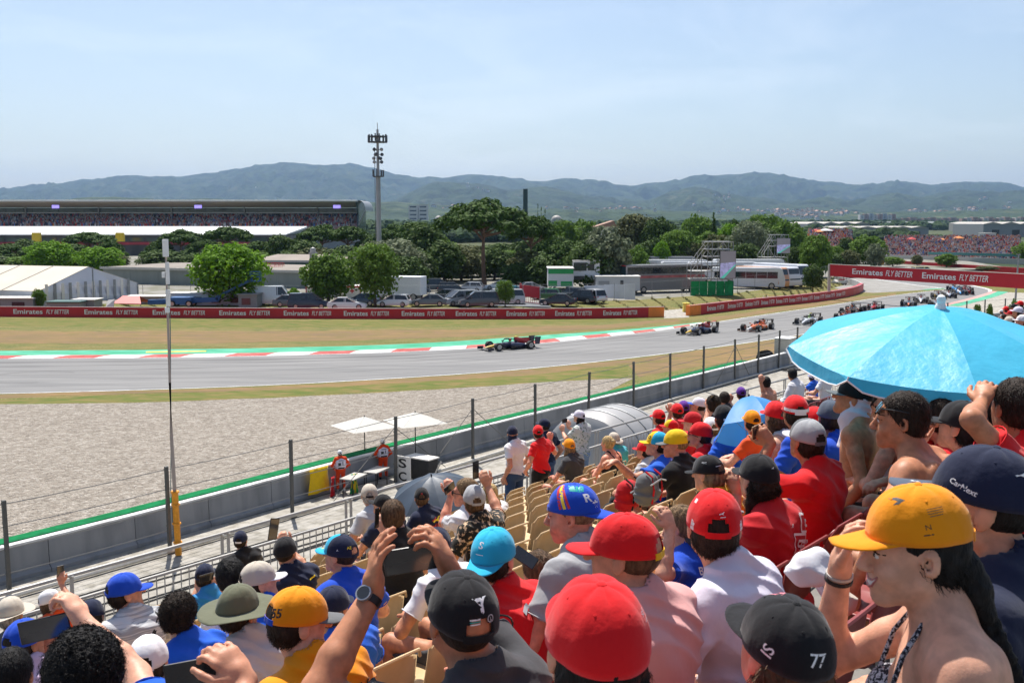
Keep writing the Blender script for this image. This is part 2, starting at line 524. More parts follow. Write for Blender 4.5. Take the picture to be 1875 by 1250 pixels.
band('green_grass_band',[(-700,735),(0,728),(500,713),(950,687),(1150,668)],[(-700,746),(0,741),(500,727),(950,703),(1150,690)],M_grassg,-0.007,0.22)
band('dry_grass_band',[(1150,667),(1330,645),(1480,620),(1640,588)],[(1170,690),(1345,662),(1490,634),(1640,610)],M_dry,-0.0065,0.2)
grav_up=[(-900,748),(0,740),(300,736),(500,727),(700,719),(900,706),(1020,698),(1110,692),(1160,690)]
gu=resample(GL(grav_up),2.0)
gj=np.convolve(rng.normal(size=len(gu)),np.ones(3)/3,'same')*0.35
for q,j in zip(gu,gj):q.y+=j
gl=[ST(s,31.05)for s in(62,40,20,0,-20,-60)]
gl=[q for q in gl if q.y<G(1160,690).y+6]
sheet('gravel_trap',gu+[ST(37,31.0),ST(20,31.0),ST(0,31.0),ST(-25,31.0),Vector((-60,10,0))],M_gravel,z=-0.003)
sheet('runoff_area',GL([(1525,507),(1560,503),(1640,514),(1690,522),(1730,528),(1690,531),(1600,536),(1555,534),(1525,526),(1490,520)]),M_asph2,z=-0.004)
sheet('service_road',GL([(1440,525),(1500,512),(1560,500),(1500,494),(1430,512)]),M_path,z=-0.003)
sheet('runoff_gravel',GL([(1722,562),(1820,537),(1900,531),(2100,545),(2200,600),(1800,600)]),M_path,z=-0.005)
kb2=smooth_line(GL([(1722,559),(1760,550),(1800,539.5),(1816,533)]),2)
wline('exit_kerb_pink',kb2,0.9,mat('faded_red_paint',(0.50,0.27,0.24),0.8),0.006,-0.8)
wline('exit_kerb_green',kb2,1.5,M_kgreen,0.005,-2.3)
wline('apex_kerb',smooth_line(GL([(1700,531),(1722,529),(1737,528.5)]),1),1.0,M_kgreen,0.006,0.2)
sheet('grass_bend',GL([(1745,517),(1815,527),(1850,535),(1960,540),(1960,515),(1800,512)]),M_grassg,z=-0.003)
PARK_Z=0.5
park_edge=[(-1500,553),(0,556),(700,556),(1000,554),(1165,549),(1350,536),(1440,525),(1500,514),(1528,506)]
foot=[(-1500,574),(0,576),(700,578),(1000,578),(1165,573),(1350,556),(1440,545),(1500,534),(1545,522)]
pe=resample(GL(park_edge,PARK_Z),3);ft=resample(GL(foot,0),3)
n=min(len(pe),len(ft));pe=[pe[int(i*(len(pe)-1)/(n-1))]for i in range(n)];ft=[ft[int(i*(len(ft)-1)/(n-1))]for i in range(n)]
mb=MB();vs=[]
for a,b in zip(pe,ft):
 jt=random.uniform(-.12,.12)
 m1=a.lerp(b,.45)+Vector((0,0,.12+jt));vs+=[tuple(a),tuple(m1),(b.x,b.y,-0.005)]
fs=[]
for i in range(n-1):
 fs+=[(3*i,3*i+1,3*i+4,3*i+3),(3*i+1,3*i+2,3*i+5,3*i+4)]
mb.add(vs,fs);mb.build('embankment',M_grass)['kind']='structure'
back=[Vector((260,330,PARK_Z)),Vector((-900,330,PARK_Z))]
sheet('car_park_ground',pe+[Vector((110,230,PARK_Z)),Vector((130,330,PARK_Z)),Vector((-900,330,PARK_Z))],M_park)
sheet('paddock_ground',[Vector((-900,330,0)),Vector((-100,330,0)),Vector((-100,520,0)),Vector((-900,520,0))],M_park,z=0.0)
sheet('service_path',[ST(-40,12.5),ST(140,12.5),ST(140,14),ST(120,26.5),ST(104,31),ST(90,31.9),ST(78,31.9),ST(61,31.4),ST(35.7,31.0),ST(19,30.3),ST(-40,29.5)],M_path,z=0.002)
M_rub=ground_mat('rubbered_asphalt',(0.130,0.128,0.126),(0.175,0.172,0.168),(0.15,0.148,0.145),0.3,1.6,0,1,stretch=(.2,2,1))
def track_line(f,w0,w1,z,jit=0.0):
 A_,B_=[],[]
 for i in range(140):
  px=-500+i*15.5;yn=np.interp(px,[-700,0,250,500,750,950,1150,1330,1480,1620],[727,720.5,714,705,691,677,656,633,611,583]);yf=np.interp(px,[-700,0,250,500,750,950,1100,1220,1324,1420,1508,1570,1640],[658,656,655,651,644,632,617,604,587,573,560.5,550.5,540])
  a,b=G(px,yn),G(px,yf);ff=f+.02*math.sin(i*.13+f*9);q=a.lerp(b,ff);t_=(b-a).normalized();w_=w0+(w1-w0)*math.sin(i*.21+f*5)**2
  A_.append(q-t_*w_/2);B_.append(q+t_*w_/2)
 strip('rubber_line',A_,B_,M_rub,z)
for f,w0,w1 in((.86,.5,1.1),(.74,.25,.6),(.60,.15,.35),(.45,.1,.3),(.30,.08,.2),(.16,.05,.12)):track_line(f,w0,w1,.002)
c_=G(60,690);A_,B_=[],[]
for i in range(40):
 t=.9+i*.11;A_.append(c_+Vector((math.cos(t)*3.0,math.sin(t)*2.6,0)));B_.append(c_+Vector((math.cos(t)*3.22,math.sin(t)*2.8,0)))
strip('skid_mark',A_,B_,M_rub,.0035)
# the spectators' stand (tiers), railing, wall, debris fence
M_tier=ground_mat('tier_concrete',(0.20,0.195,0.185),(0.26,0.25,0.235),(0.15,0.145,0.14),0.8,3,0.2,30)
M_rail=mat('painted_rail',(0.44,0.42,0.385),0.42,0.06,3,metal=0.0,spec=0.5)
M_railg=mat('galvanised_steel',(0.30,0.31,0.32),0.5,0.15,5,metal=0.5)
M_post=mat('weathered_steel_post',(0.075,0.08,0.08),0.6,0.3,4,col2=(0.12,0.11,0.095))
M_wire=mat('wire',(0.12,0.12,0.12),0.5,0.1,3)
M_black=mat('black_rubber',(0.02,0.02,0.022),0.7,0.2,8)
M_orange=mat('orange_strap',(0.75,0.30,0.02),0.6,0.15,8)
M_white=mat('white_plastic',(0.78,0.78,0.77),0.45,0.04,4)
SMIN,SMAX=-9,75
mb=MB()
for k in range(-4,15):
 p0,p1=ROW*k-0.42,ROW*(k+1)-0.42
 z=row_floor(k)
 if k==14:p1=13.0;z=4.79
 for sa,sb in((SMIN,4),(4,SMAX)):
  f_=lambda k_,s:row_floor(k_,s)if k_<14 else(4.79 if k_==14 else 0.0)
  mb.add([ST(sa,p0,f_(k,sa)),ST(sb,p0,f_(k,sb)),ST(sb,p1,f_(k,sb)),ST(sa,p1,f_(k,sa))],[(0,1,2,3)])
  mb.add([ST(sa,p1,f_(k,sa)),ST(sb,p1,f_(k,sb)),ST(sb,p1,f_(k+1,sb)),ST(sa,p1,f_(k+1,sa))],[(0,1,2,3)])
o=mb.build('stand_tiers',M_tier);o['kind']='structure'
rail_root=empty('stand_railing',ST(0,12.8,4.79),math.atan2(SD.y,SD.x),'pale steel railing with thin upright bars along the front of the stand','railing')
def railp(s,off=0.0,z=0.0):return(s,off,z)
mb=MB();mb.tube([(s,0,1.2)for s in(SMIN,SMAX)],0.028,8);mb.build('handrail',M_rail,rail_root,smooth=True)
mb=MB();mb.bar((SMIN,-0.2,0.93),(SMAX,-0.2,0.93),0.04,0.035);mb.build('panel_rail',M_rail,rail_root)
mb=MB();mb.bar((SMIN,-0.2,0.10),(SMAX,-0.2,0.10),0.04,0.035);mb.build('panel_rail',M_rail,rail_root)
mb=MB();mb.tube([(0,0,0.1),(0,0,0.93)],0.009,5,cap=False);bar_me=mb.mesh('bar',M_rail)
s=2.0;cnt=0
while s<40 and cnt<290:
 link('bar',bar_me,rail_root,(s,-0.2,0));s+=0.13;cnt+=1
mb=MB()
while s<SMAX:mb.tube([(s,-0.2,0.1),(s,-0.2,0.93)],0.009,4,cap=False);s+=0.13
tag(mb.build('bars_far',M_rail,rail_root),kind='stuff')
mb=MB();mb.bar((0,0,0),(0,0,1.2),0.05,0.014);mb.bar((0,0,1.17),(0,-0.03,1.2),0.03);rp_me=mb.mesh('rail_post',M_rail)
s=SMIN+0.8
while s<SMAX:
 link('rail_post',rp_me,rail_root,(s,0,0));link('rail_post',rp_me,rail_root,(s+0.11,0,0));s+=2.45
wall_pts=[ST(s,p)for s,p in((-40,29.6),(-10,29.9),(13.5,30.24),(19.4,30.4),(25.1,30.75),(35.7,31.15),(51,31.4),(61,31.5),(78,32.0),(90,32.0),(104,31.3),(115,29.2),(128,25),(142,19))]
wall_pts=resample(smooth_line(wall_pts,1),5)
wall_root=empty('safety_wall',(0,0,0),0,'long grey concrete safety wall between the gravel trap and the stand','wall')
mb=MB()
near,far=offset_line(wall_pts,0.0),offset_line(wall_pts,0.28)
def wall_strip(mb,A,B,za,zb):
 for(a,b,a2,b2)in zip(A,B,A[1:],B[1:]):mb.add([(a.x,a.y,za),(b.x,b.y,zb),(b2.x,b2.y,zb),(a2.x,a2.y,za)],[(0,1,2,3)])
wseg=MB()
H_W=1.08
for i in range(len(wall_pts)-1):
 a,b=near[i],near[i+1];t=(b-a).normalized()
 a2,b2=far[i],far[i+1];g=t*0.012
 m=MB()
 prof=[(0.0,0.0),(-0.10,0.0),(-0.10,0.12),(0.0,0.22),(0.03,H_W),(0.25,H_W),(0.28,0)]
 nv=Vector((-t.y,t.x,0));r0=[a+g+nv*(x+0.0)+Vector((0,0,z))for x,z in prof];r1=[b-g+nv*(x+0.0)+Vector((0,0,z))for x,z in prof]
 m.loft([r0,r1]);m.build('wall_segment',M_wall,wall_root)
A,B=offset_line(wall_pts,0.02),offset_line(wall_pts,0.26)
mb=MB();A,B=offset_line(wall_pts,0.012),offset_line(wall_pts,0.27)
for(a,b,a2,b2)in zip(A,B,A[1:],B[1:]):mb.loft([[(a.x,a.y,H_W-.05),(a.x,a.y,H_W+.012),(b.x,b.y,H_W+.012),(b.x,b.y,H_W-.05)],[(a2.x,a2.y,H_W-.05),(a2.x,a2.y,H_W+.012),(b2.x,b2.y,H_W+.012),(b2.x,b2.y,H_W-.05)]])
mb.build('white_capping',M_kwhite,wall_root)
M_dgreen=mat('dark_green_conveyor',(0.006,0.15,0.05),0.9,0.2,3,bump=0.2,spec=.08)
mb=MB();A,B=offset_line(wall_pts,0.32),offset_line(wall_pts,0.85)
gi=[i for i in range(len(A))if A[i].dot(SD)<68]
for i in gi[:-1]:
 r0=[(A[i].x,A[i].y,0),(A[i].x,A[i].y,H_W+0.03),(B[i].x,B[i].y,H_W+0.03),(B[i].x,B[i].y,0)]
 r1=[(A[i+1].x,A[i+1].y,0),(A[i+1].x,A[i+1].y,H_W+0.03),(B[i+1].x,B[i+1].y,H_W+0.03),(B[i+1].x,B[i+1].y,0)]
 mb.loft([r0,r1])
mb.build('tyre_barrier_cover',M_dgreen,wall_root)
posts=[(4,28.6),(8.4,28.75),(13.1,28.9),(18.3,29.0),(23.4,29.15),(28.9,29.45),(34.1,29.85),(39.1,30.2),(44.0,30.5),(48.9,30.8),(53.4,31.1),(57.9,31.35),(62.6,31.55),(66.2,31.6),(69.6,31.65),(72.8,31.7),(76,31.7),(80,31.7),(84,31.7),(88,31.6),(92,31.4),(96,31.1),(100,30.7),(104,30.1),(107.5,29.3),(110.5,28.4),(113.3,27.2),(116.4,25.8),(119.8,24.1),(123.4,22.0),(127.4,19.6),(131.5,17.0)]
mb=MB();mb.tube([ST(s,p-.12,0.1)for s,p in posts],0.07,6)
tag(mb.build('ground_pipe',mat('pale_pipe',(0.55,0.52,0.46),0.6,0.1),None,smooth=True),'long pale pipe lying along the foot of the fence posts','pipe')
fence=empty('wire_fence',ST(13,28.9),0,'tall dark steel fence posts with thin wires in front of the concrete wall','fence')
fl=fence.location
mb=MB();mb.bar((0,0,0),(0,0,2.85),0.10,0.10);mb.box((0,0,0.02),(0.24,0.24,0.04))
for z in(0.9,1.55,2.2,2.75):mb.box((-0.02,0.065,z),(0.05,0.04,0.05))
fp_me=mb.mesh('fence_post',M_post)
pp=[]
for i,(s,p)in enumerate(posts):
 q=ST(s,p);pp.append(q)
 o=link('fence_post',fp_me,fence,q-fl);o.rotation_euler=(R(random.uniform(-.8,.8)),R(random.uniform(-1,1)),STAND_YAW)
for z in(0.75,1.45,2.1,2.75):
 mb=MB();pts=[]
 for a,b in zip(pp,pp[1:]):
  for t in(0,.25,.5,.75):
   q=a.lerp(b,t)-fl;q.z=z-0.03*math.sin(t*PI);pts.append(q)
 mb.tube(pts,0.013,4,cap=False);mb.build('wire',M_wire,fence)
for i in(5,6,12):
 for sgn in(-1,1):
  mb=MB();a=pp[i]-fl;b=(pp[i+sgn]-fl).lerp(a,.35)
  mb.tube([a+Vector((0,0,2.4)),Vector((b.x,b.y,0.05))],0.016,5);mb.build('brace',M_post,fence)
base=G(327,1017);pole=empty('antenna_pole',base,0,'tall thin pole with white panel antennas, wrapped in orange strap at its foot','antenna pole')
def pz(px,py):return D(px,py,base.y)-base
pts=[(327,1015),(320,900),(314,800),(311,700),(308,600),(306,540),(304,480),(303.5,440)]
P_=[pz(*q)for q in pts]
for q in P_:q.y=0
mb=MB();mb.tube(P_,0.05,8,rs=[.07,.062,.055,.042,.038,.034,.032,.03]);mb.build('mast',mat('brown_grey_pole',(0.34,0.30,0.28),0.5,0.25,2,col2=(0.42,0.33,0.28)),pole,smooth=True)
mb=MB();mb.tube([P_[0],P_[0].lerp(P_[1],1.0)],0.105,8);mb.build('orange_wrap',M_orange,pole,smooth=True)
for f_ in(.2,.5,.8,1.0):
 mb=MB();q=P_[0].lerp(P_[1],f_);mb.lathe([(0.13,-.03),(0.15,0),(0.13,.03)],8,q);mb.build('strap',M_orange,pole)
for(y0,y1,w,dx)in((438,470,.17,0),(480,520,.10,.06),(530,560,.12,.08),(498,508,.10,-.05),(562,572,.13,.06)):
 a,b=pz(304,y0),pz(304,y1);mb=MB();mb.box((a.x+dx,-.08,(a.z+b.z)/2),(w,.09,abs(a.z-b.z)));mb.build('panel_antenna',M_white,pole,bevel=.01)
mb=MB();mb.tube([P_[0]+Vector((-.1,0,0)),P_[1]+Vector((-.13,0,0)),P_[2]+Vector((-.03,.06,0)),P_[4]+Vector((.05,.05,0)),P_[6]+Vector((.05,.05,0))],0.014,5);mb.build('cable',mat('cyan_cable',(0.08,0.16,0.18),0.5),pole)
def cabinet(px,py,w,d,h,label,col,name='equipment_cabinet',cat='cabinet'):
 b=G(px,py);r=empty(name,b,STAND_YAW+.12,label,cat)
 m=mat(name+'_paint_%d'%int(px),col,0.5,0.06)
 mb=MB();mb.box((0,0,h/2+.06),(w,d,h));mb.build('cabinet_body',m,r,bevel=.02)
 mb=MB();mb.box((0,0,h+.09),(w+.06,d+.06,.05));mb.build('lid',M_white,r,bevel=.01)
 for sx in(-1,1):
  for sy in(-1,1):
   mb=MB();mb.box((sx*(w/2-.08),sy*(d/2-.08),.03),(.1,.1,.06));mb.build('foot',M_black,r)
 for z in(.35,.7):
  mb=MB()
  for i in range(4):mb.box((0,-d/2-.012,h*z+i*.06-.09),(w*.55,.02,.03))
  mb.build('vent_grille',M_black,r)
 return r
cabinet(1437,668,1.5,1.2,1.95,'large beige equipment cabinet with dark vents beside the cable reel',(0.52,0.50,0.44))
cabinet(1478,656,1.5,1.3,1.05,'low grey generator box on the path behind the beige cabinet',(0.34,0.35,0.36),'generator_box','generator')
b=G(1401,672);r=empty('cable_reel',b,STAND_YAW+PI/2,'upright black cable reel standing beside the beige cabinet','cable reel')
for y in(-.25,.25):
 mb=MB();mb.lathe([(0.62,-.02),(0.62,.02)],20,(0,y,.64),'Y');mb.build('flange',M_black,r,smooth=True)
mb=MB();mb.lathe([(0.42,-.24),(0.42,.24)],20,(0,0,.64),'Y');mb.build('wound_cable',mat('grey_cable',(0.10,0.10,0.10),0.6,0.4,30),r,smooth=True)
for i,(px,py)in enumerate(((1352,690),(1310,702),(1447,678))):
 b=G(px,py);mb=MB()
 pts=[]
 for j in range(60):
  a=j*0.55;rr=.5+.28*math.sin(j*1.7);pts.append((math.cos(a)*rr,math.sin(a)*rr*.8,.03+.004*(j%7)))
 mb.tube(pts,.022,4)
 tag(mb.build('cable_coil',M_black,None,b),['coil of black cable on the ground near the cable reel','loose black cable loops lying at the foot of the fence by the curve','small tangle of cable behind the beige cabinet'][i],'cable')
for i in range(5):
 mb=MB();pts=[ST(s,27.2-i*.35+.35*math.sin(s*.11+i)+random.uniform(-.08,.08),.03)for s in range(6,62,3)]
 mb.tube(pts,.022,4);tag(mb.build('ground_cable',M_black,None),['black cable nearest the wall on the service path','second black cable from the wall on the service path','third black cable from the wall along the path','fourth black cable from the wall, in the middle of the path','black cable farthest from the wall on the service path'][i],'cable','cables laid along the service path')
c0=P(1105,742,17.2)
tun=empty('rounded_shelter',ST(c0.dot(SD),17.0,0),math.atan2(SD.y,SD.x),'rounded silver grey tunnel shaped shelter beyond the railing','shelter')
m_sh=mat('silver_sheet',(0.36,0.35,0.34),0.42,0.08,1.2,metal=0.2,bump=0.15,bscale=0.8,bdist=.08)
topz=P(1118,742,17.2).z
secs=[]
for i,(x,sc_)in enumerate(((-1.25,.80),(-1.1,.93),(-.7,1),(.8,1),(1.1,.93),(1.3,.80))):
 ring=[]
 for j in range(22):
  a=PI*j/21;rr=1.65*sc_
  ring.append((x,-math.cos(a)*rr,topz-1.65+math.sin(a)**.8*rr))
 ring=[(x,-1.65*sc_,0.0)]+ring+[(x,1.65*sc_,0.0)]
 secs.append(ring)
mb=MB();mb.loft(secs);mb.build('shell',m_sh,tun,smooth=True)
for x in(-.6,.05,.7):
 mb=MB();mb.tube([(x,-math.cos(PI*j/21)*1.66,topz-1.65+math.sin(PI*j/21)**.8*1.66)for j in range(22)],.018,5);mb.build('hoop_seam',M_railg,tun)
# hills, sky haze, far plain
def fbm(x,y,seed,oct=5,f=1.0):
 r=np.random.default_rng(seed);out=np.zeros_like(x);a=1.0;tot=0
 for o in range(oct):
  for _ in range(3):
   th=r.uniform(0,2*PI);ph=r.uniform(0,2*PI);k=f*r.uniform(.7,1.4)
   out+=a/3*np.sin((x*math.cos(th)+y*math.sin(th))*k+ph+1.2*np.sin((x*math.sin(th)-y*math.cos(th))*k*.7+ph*2))
  tot+=a;a*=.52;f*=2.0
 return out/tot
M_hill=ground_mat('wooded_hill',(0.016,0.036,0.014),(0.034,0.056,0.022),(0.010,0.023,0.011),0.0035,0.012,0.9,0.03,bdist=14,fine=(0.010,(0.06,0.07,0.035),0.60,0.74))
M_hill2=ground_mat('wooded_foothill',(0.022,0.047,0.018),(0.045,0.068,0.027),(0.013,0.03,0.013),0.006,0.02,0.9,0.05,bdist=9,fine=(0.008,(0.09,0.095,0.045),0.60,0.70))
def range_mesh(name,ridge_px,Y0,Y1,m,seed,amp,base=0.0,back=1500,ex=1.0):
 xs=np.arange(-700,2600,9.0);rx=[p[0]for p in ridge_px];ry=[p[1]for p in ridge_px]
 ridge=np.interp(xs,rx,ry)
 ridge+=fbm(xs,xs*0,seed+9,4,.05)*2.2
 ny=46;ts=np.concatenate([np.linspace(0,1,ny),1+np.linspace(.1,1,8)])
 V=[]
 X=np.zeros((len(ts),len(xs)));Yv=np.zeros_like(X);Z=np.zeros_like(X)
 for i,t in enumerate(ts):
  y=Y0+(Y1-Y0)*t if t<=1 else Y1+(t-1)*back
  a=np.array([ray(x,400)[0]for x in xs]);X[i]=a*y;Yv[i]=y
  zr=np.array([CAM_H+ray(x,r_)[1]*Y1 for x,r_ in zip(xs,ridge)])
  if t<=1:Z[i]=base+(zr-base)*(t**(1.15*ex)*.55+.45*(t**2*(3-2*t)))
  else:Z[i]=zr-(zr-base)*((t-1))**1.2
 w=1/(900.0)
 nse=fbm(X,Yv,seed,5,2*PI*w*.9)
 rid=1-np.abs(fbm(X,Yv,seed+3,5,2*PI*w*1.3))*2.2
 T=np.clip(ts,0,2)[:,None]
 env=np.clip(np.sin(np.clip(T,0,1)*PI)*1.0,0,1)**.7
 Z=Z+env*amp*(nse*.45+rid*.75-.25)
 Z=np.minimum(Z,np.where(T<1,CAM_H+(Z*0+1)*1e9,1e9))
 Z[0]=base-8
 V=np.stack([X,Yv,Z],-1).reshape(-1,3)
 nx=len(xs);f=[]
 for i in range(len(ts)-1):
  for j in range(nx-1):a=i*nx+j;f.append((a,a+1,a+nx+1,a+nx))
 me=bpy.data.meshes.new(name);me.from_pydata(V.tolist(),[],f);me.materials.append(m)
 me.polygons.foreach_set('use_smooth',[True]*len(me.polygons))
 o=link(name,me);o['kind']='structure'
 return X,Yv,Z
back_ridge=[(-700,360),(-200,352),(0,348),(60,345),(130,333),(200,328),(240,323),(330,324),(400,318),(440,311),(480,303),(540,299),(590,304),(640,301),(680,308),(740,325),(800,329),(860,321),(920,324),(990,336),(1040,328),(1100,334),(1150,344),(1220,334),(1290,323),(1380,318),(1430,321),(1500,336),(1560,343),(1640,334),(1700,341),(1760,336),(1830,334),(1875,346),(2100,352),(2600,360)]
mid_ridge=[(-700,385),(0,383),(350,382),(700,377),(800,335),(870,336),(930,348),(1000,347),(1060,360),(1130,368),(1190,372),(1230,352),(1270,341),(1320,353),(1380,364),(1440,370),(1520,362),(1560,368),(1640,352),(1690,362),(1760,350),(1830,356),(1875,352),(2100,362),(2600,380)]
low_ridge=[(-700,366),(120,366),(150,362),(210,360),(300,366),(380,364),(420,366),(680,372),(720,370),(800,376),(900,381),(1000,382),(1100,384),(1200,386),(1300,389),(1400,388),(1500,386),(1600,389),(1700,387),(1800,384),(1875,382),(2600,380)]
hb=range_mesh('mountain',back_ridge,6200,9800,M_hill,11,140)
hm=range_mesh('mountain',mid_ridge,4300,6400,M_hill,23,80)
hl=range_mesh('hills',low_ridge,2500,3600,M_hill2,37,22,back=700)
M_hw=mat('white_render',(0.72,0.69,0.64),0.8,0.05);M_hr=mat('roof_terracotta',(0.34,0.20,0.145),0.8,0.15)
def surf(data,px,fy):
 X,Yv,Z=data;xs=np.arange(-700,2600,9.0);j=int((px+700)/9);ny=46
 i=int(fy*(ny-1));return Vector((X[i,j],Yv[i,j],Z[i,j]))
hb_me=[]
for v_ in range(3):
 mb=MB();w,d_,h=((16,11,6),(22,14,8),(12,12,9))[v_]
 mb.box((0,0,h/2-3),(w,d_,h+6),mi=0);mb.prism([(-w/2-.6,h),(w/2+.6,h),(0,h+3)],-d_/2-.6,d_/2+.6,mi=1)
 for i in range(3):mb.box((-w/3+i*w/3,-d_/2-.06,h*.5),(1.6,.1,1.8),mi=2)
 hb_me.append(mb.mesh('house_body',[M_hw,M_hr,M_black]))
spots=[]
for(cx,cw,cf,cfw,n,dat)in((1490,60,.55,.28,70,hl),(1440,130,.8,.18,60,hl),(1330,40,.62,.2,20,hm),(880,50,.72,.18,16,hm),(1380,200,.3,.25,40,hm),(470,30,.25,.15,7,hb),(1760,120,.85,.1,25,hl),(1120,100,.8,.15,26,hl),(860,120,.8,.15,20,hl),(1800,80,.4,.2,10,hm)):
 for _ in range(n):spots.append(surf(dat,random.gauss(cx,cw/2),min(.98,max(.05,random.gauss(cf,cfw/2)))))
mbh=MB()
HL=lambda q:'tiny pale house on the wooded slopes %s'%('below the left ridge' if q.x/q.y<-.1 else 'left of the dark chimney' if q.x/q.y<.02 else 'behind the cypress trees' if q.x/q.y<.12 else 'above the red roofed house' if q.x/q.y<.2 else 'above the screen towers' if q.x/q.y<.27 else 'in the large hillside village' if q.x/q.y<.34 else 'above the far town at the right')
for i,q in enumerate(spots):
 me=hb_me[i%3];o=link('hillside_house',me,None,q);s_=random.uniform(.5,.95);o.scale=(s_,s_,s_);o.rotation_euler=(0,0,random.uniform(-.7,.7))
 tag(o,HL(q),'house','houses scattered on the hillsides')
sheet('field',[G(1500,405),G(1600,404),G(1600,400.5,6),G(1500,401.5,6)],ground_mat('straw_field',(0.55,0.45,0.20),(0.62,0.52,0.26),(0.48,0.40,0.18),.01,.04,0,1),None)
sheet('field',[G(1690,404.6,0),G(1830,404.6,0),G(1815,401,6),G(1700,401,6)],_mats['straw_field'],None)
def belt_mesh(n,L,W,Hh,seed):
 r=random.Random(seed);mb=MB()
 for _ in range(n):
  x=r.uniform(-L/2,L/2);y=r.uniform(-W/2,W/2);h=Hh*r.uniform(.55,1.1);w=h*r.uniform(.45,.8)
  N=7
  rings=[]
  for(rr,z)in((.55,.12),(.95,.38),(.9,.65),(.5,.92)):
   rings.append([(x+math.cos(2*PI*k/N)*w*rr*r.uniform(.75,1.2),y+math.sin(2*PI*k/N)*w*rr*r.uniform(.75,1.2),h*z*r.uniform(.93,1.07))for k in range(N)])
  mb.loft(rings,mi=r.choice((0,0,1,2)))
 return mb
M_b=[ground_mat('belt_foliage_%d'%i,c,tuple(x*1.5 for x in c),tuple(x*.6 for x in c),.25,.9,.8,.8,bdist=1.0)for i,c in enumerate(((0.035,0.065,0.02),(0.055,0.09,0.03),(0.024,0.045,0.017)))]
bl=[]
for i in range(4):bl.append(belt_mesh(90,260,60,11,50+i).mesh('belt',M_b))
for i,(px,Y,s_)in enumerate([(x,y,s)for y,s in((3000,1.3),(2300,1.2),(1750,1.1),(1350,1.0),(1000,.95),(760,.85),(560,.7))for x in range(-100+int(y*.07)%60,2100,105)]):
 if Y<1100 and px>1450 and Y!=760:continue
 if Y<=760 and px>1420:continue
 if Y==560 and px<560:continue
 q=D(px+random.uniform(-50,50),410,Y*random.uniform(.94,1.06));o=link('treeline',bl[i%4],None,(q.x,q.y,-0.5));o.scale=(s_*random.uniform(.8,1.3),s_,s_*random.uniform(.75,1.2));o.rotation_euler=(0,0,random.choice((0,PI))+random.uniform(-.15,.15));o['kind']='stuff'
M_shed=mat('shed_wall',(0.26,0.27,0.28),0.6,0.05);M_shedr=mat('shed_roof',(0.38,0.35,0.31),0.6,0.08);M_dark=mat('dark_glass',(0.03,0.035,0.04),0.2,0.1)
def shed(px0,px1,py,Y,h,d_,label,wall=M_shed,roof=M_shedr,n=3,name='warehouse',cat='warehouse'):
 a,b=D(px0,py,Y),D(px1,py,Y);L=b.x-a.x
 r=empty(name,(a.x,Y,0),0,label,cat)
 mb=MB();mb.bx(0,L,0,d_,0,h);mb.build('wall',wall,r)
 w=L/n
 for i in range(n):
  mb=MB();mb.add([(i*w,-.5,h),(i*w+w*.5,-.5,h+h*.16),((i+1)*w,-.5,h),(i*w,d_,h),(i*w+w*.5,d_,h+h*.16),((i+1)*w,d_,h)],[(0,1,4,3),(1,2,5,4),(0,2,1),(3,4,5)]);mb.build('roof',roof,r)
 for i in range(max(2,int(L/14))):
  mb=MB();mb.bx(6+i*14,11+i*14,-.15,0,1,min(5,h*.6));mb.build('loading_door',M_dark,r)
 return r
shed(1478,1592,430,800,9,60,'long grey warehouse with wavy pale roof behind the hillside crowd',n=4)
shed(1540,1700,430,700,6.5,55,'widest low grey warehouse just left of the far grandstand',n=5)
shed(1765,1835,420,1150,9,40,'bright white flat factory beyond the right end of the grandstand',M_shedr,M_shedr,2)
shed(1480,1560,415,1250,8,60,'pale warehouse farther back towards the yellow field',M_shed,M_shedr,3)
shed(1600,1740,415,1500,9,60,'distant grey industrial shed below the apartment blocks',M_shed,M_shed,4)
shed(1800,1900,430,720,9,50,'grey industrial shed behind the right part of the far grandstand',M_shed,M_shedr,3)
shed(1010,1130,400,1700,10,60,'long low white factory behind the cypress trees',M_hw,M_hw,5)
shed(1040,1100,405,1250,8,50,'small pale factory hall right of the white dome',M_shed,M_shedr,2)
shed(940,1015,398,2100,12,60,'pale factory far behind the dark chimney',M_hw,M_shedr,3)
shed(1380,1470,408,1500,9,60,'distant white warehouse behind the tall dark fir',M_hw,M_shedr,3)
shed(700,790,400,1500,8,60,'low brown roofed halls below the white office building',M_shed,M_hr,4)
def block(px0,px1,top,Y,cols,storeys,label,bay=None):
 a,b=D(px0,400,Y),D(px1,400,Y);L=b.x-a.x;z1=D(px0,top,Y).z;z0=D(px0,408,Y).z-4
 r=empty('apartment_block',(a.x,Y,z0),0,label,'apartment block');n=bay or max(2,int(L/25));w=L/n
 H_=z1-z0
 for i in range(n):
  mb=MB();mb.bx(i*w,(i+1)*w-.8,(i%2)*3,16,0,H_+(i%3)*1.5,mi=0);mb.build('wall',cols[i%len(cols)],r)
  if n<14:
   for k in range(storeys):
    mb=MB();mb.bx(i*w+2.5,(i+1)*w-3.5,(i%2)*3-.12,(i%2)*3-.02,H_*(k+.45)/storeys,H_*(k+.8)/storeys);mb.build('window_band',M_dark,r)
 return r
M_ap=[mat('apartment_pale',(0.60,0.56,0.52),.8,.05),mat('apartment_brick',(0.40,0.26,0.21),.8,.1),mat('apartment_grey',(0.42,0.44,0.46),.8,.05)]
block(1575,1642,393,2400,[M_ap[0],M_ap[1],M_ap[2]],7,'row of tall apartment blocks beside the yellow field',8)
block(1642,1765,400.5,2400,[M_ap[1],M_ap[1]],5,'long low brick apartment row in the far town',10)
block(1762,1880,400,2100,[M_ap[1],M_ap[0],M_ap[1]],6,'brick and pale apartment row at the far right of the town',12)
block(748,784,376,1900,[M_ap[0]],5,'white modern office building with striped storeys right of the mast',2)
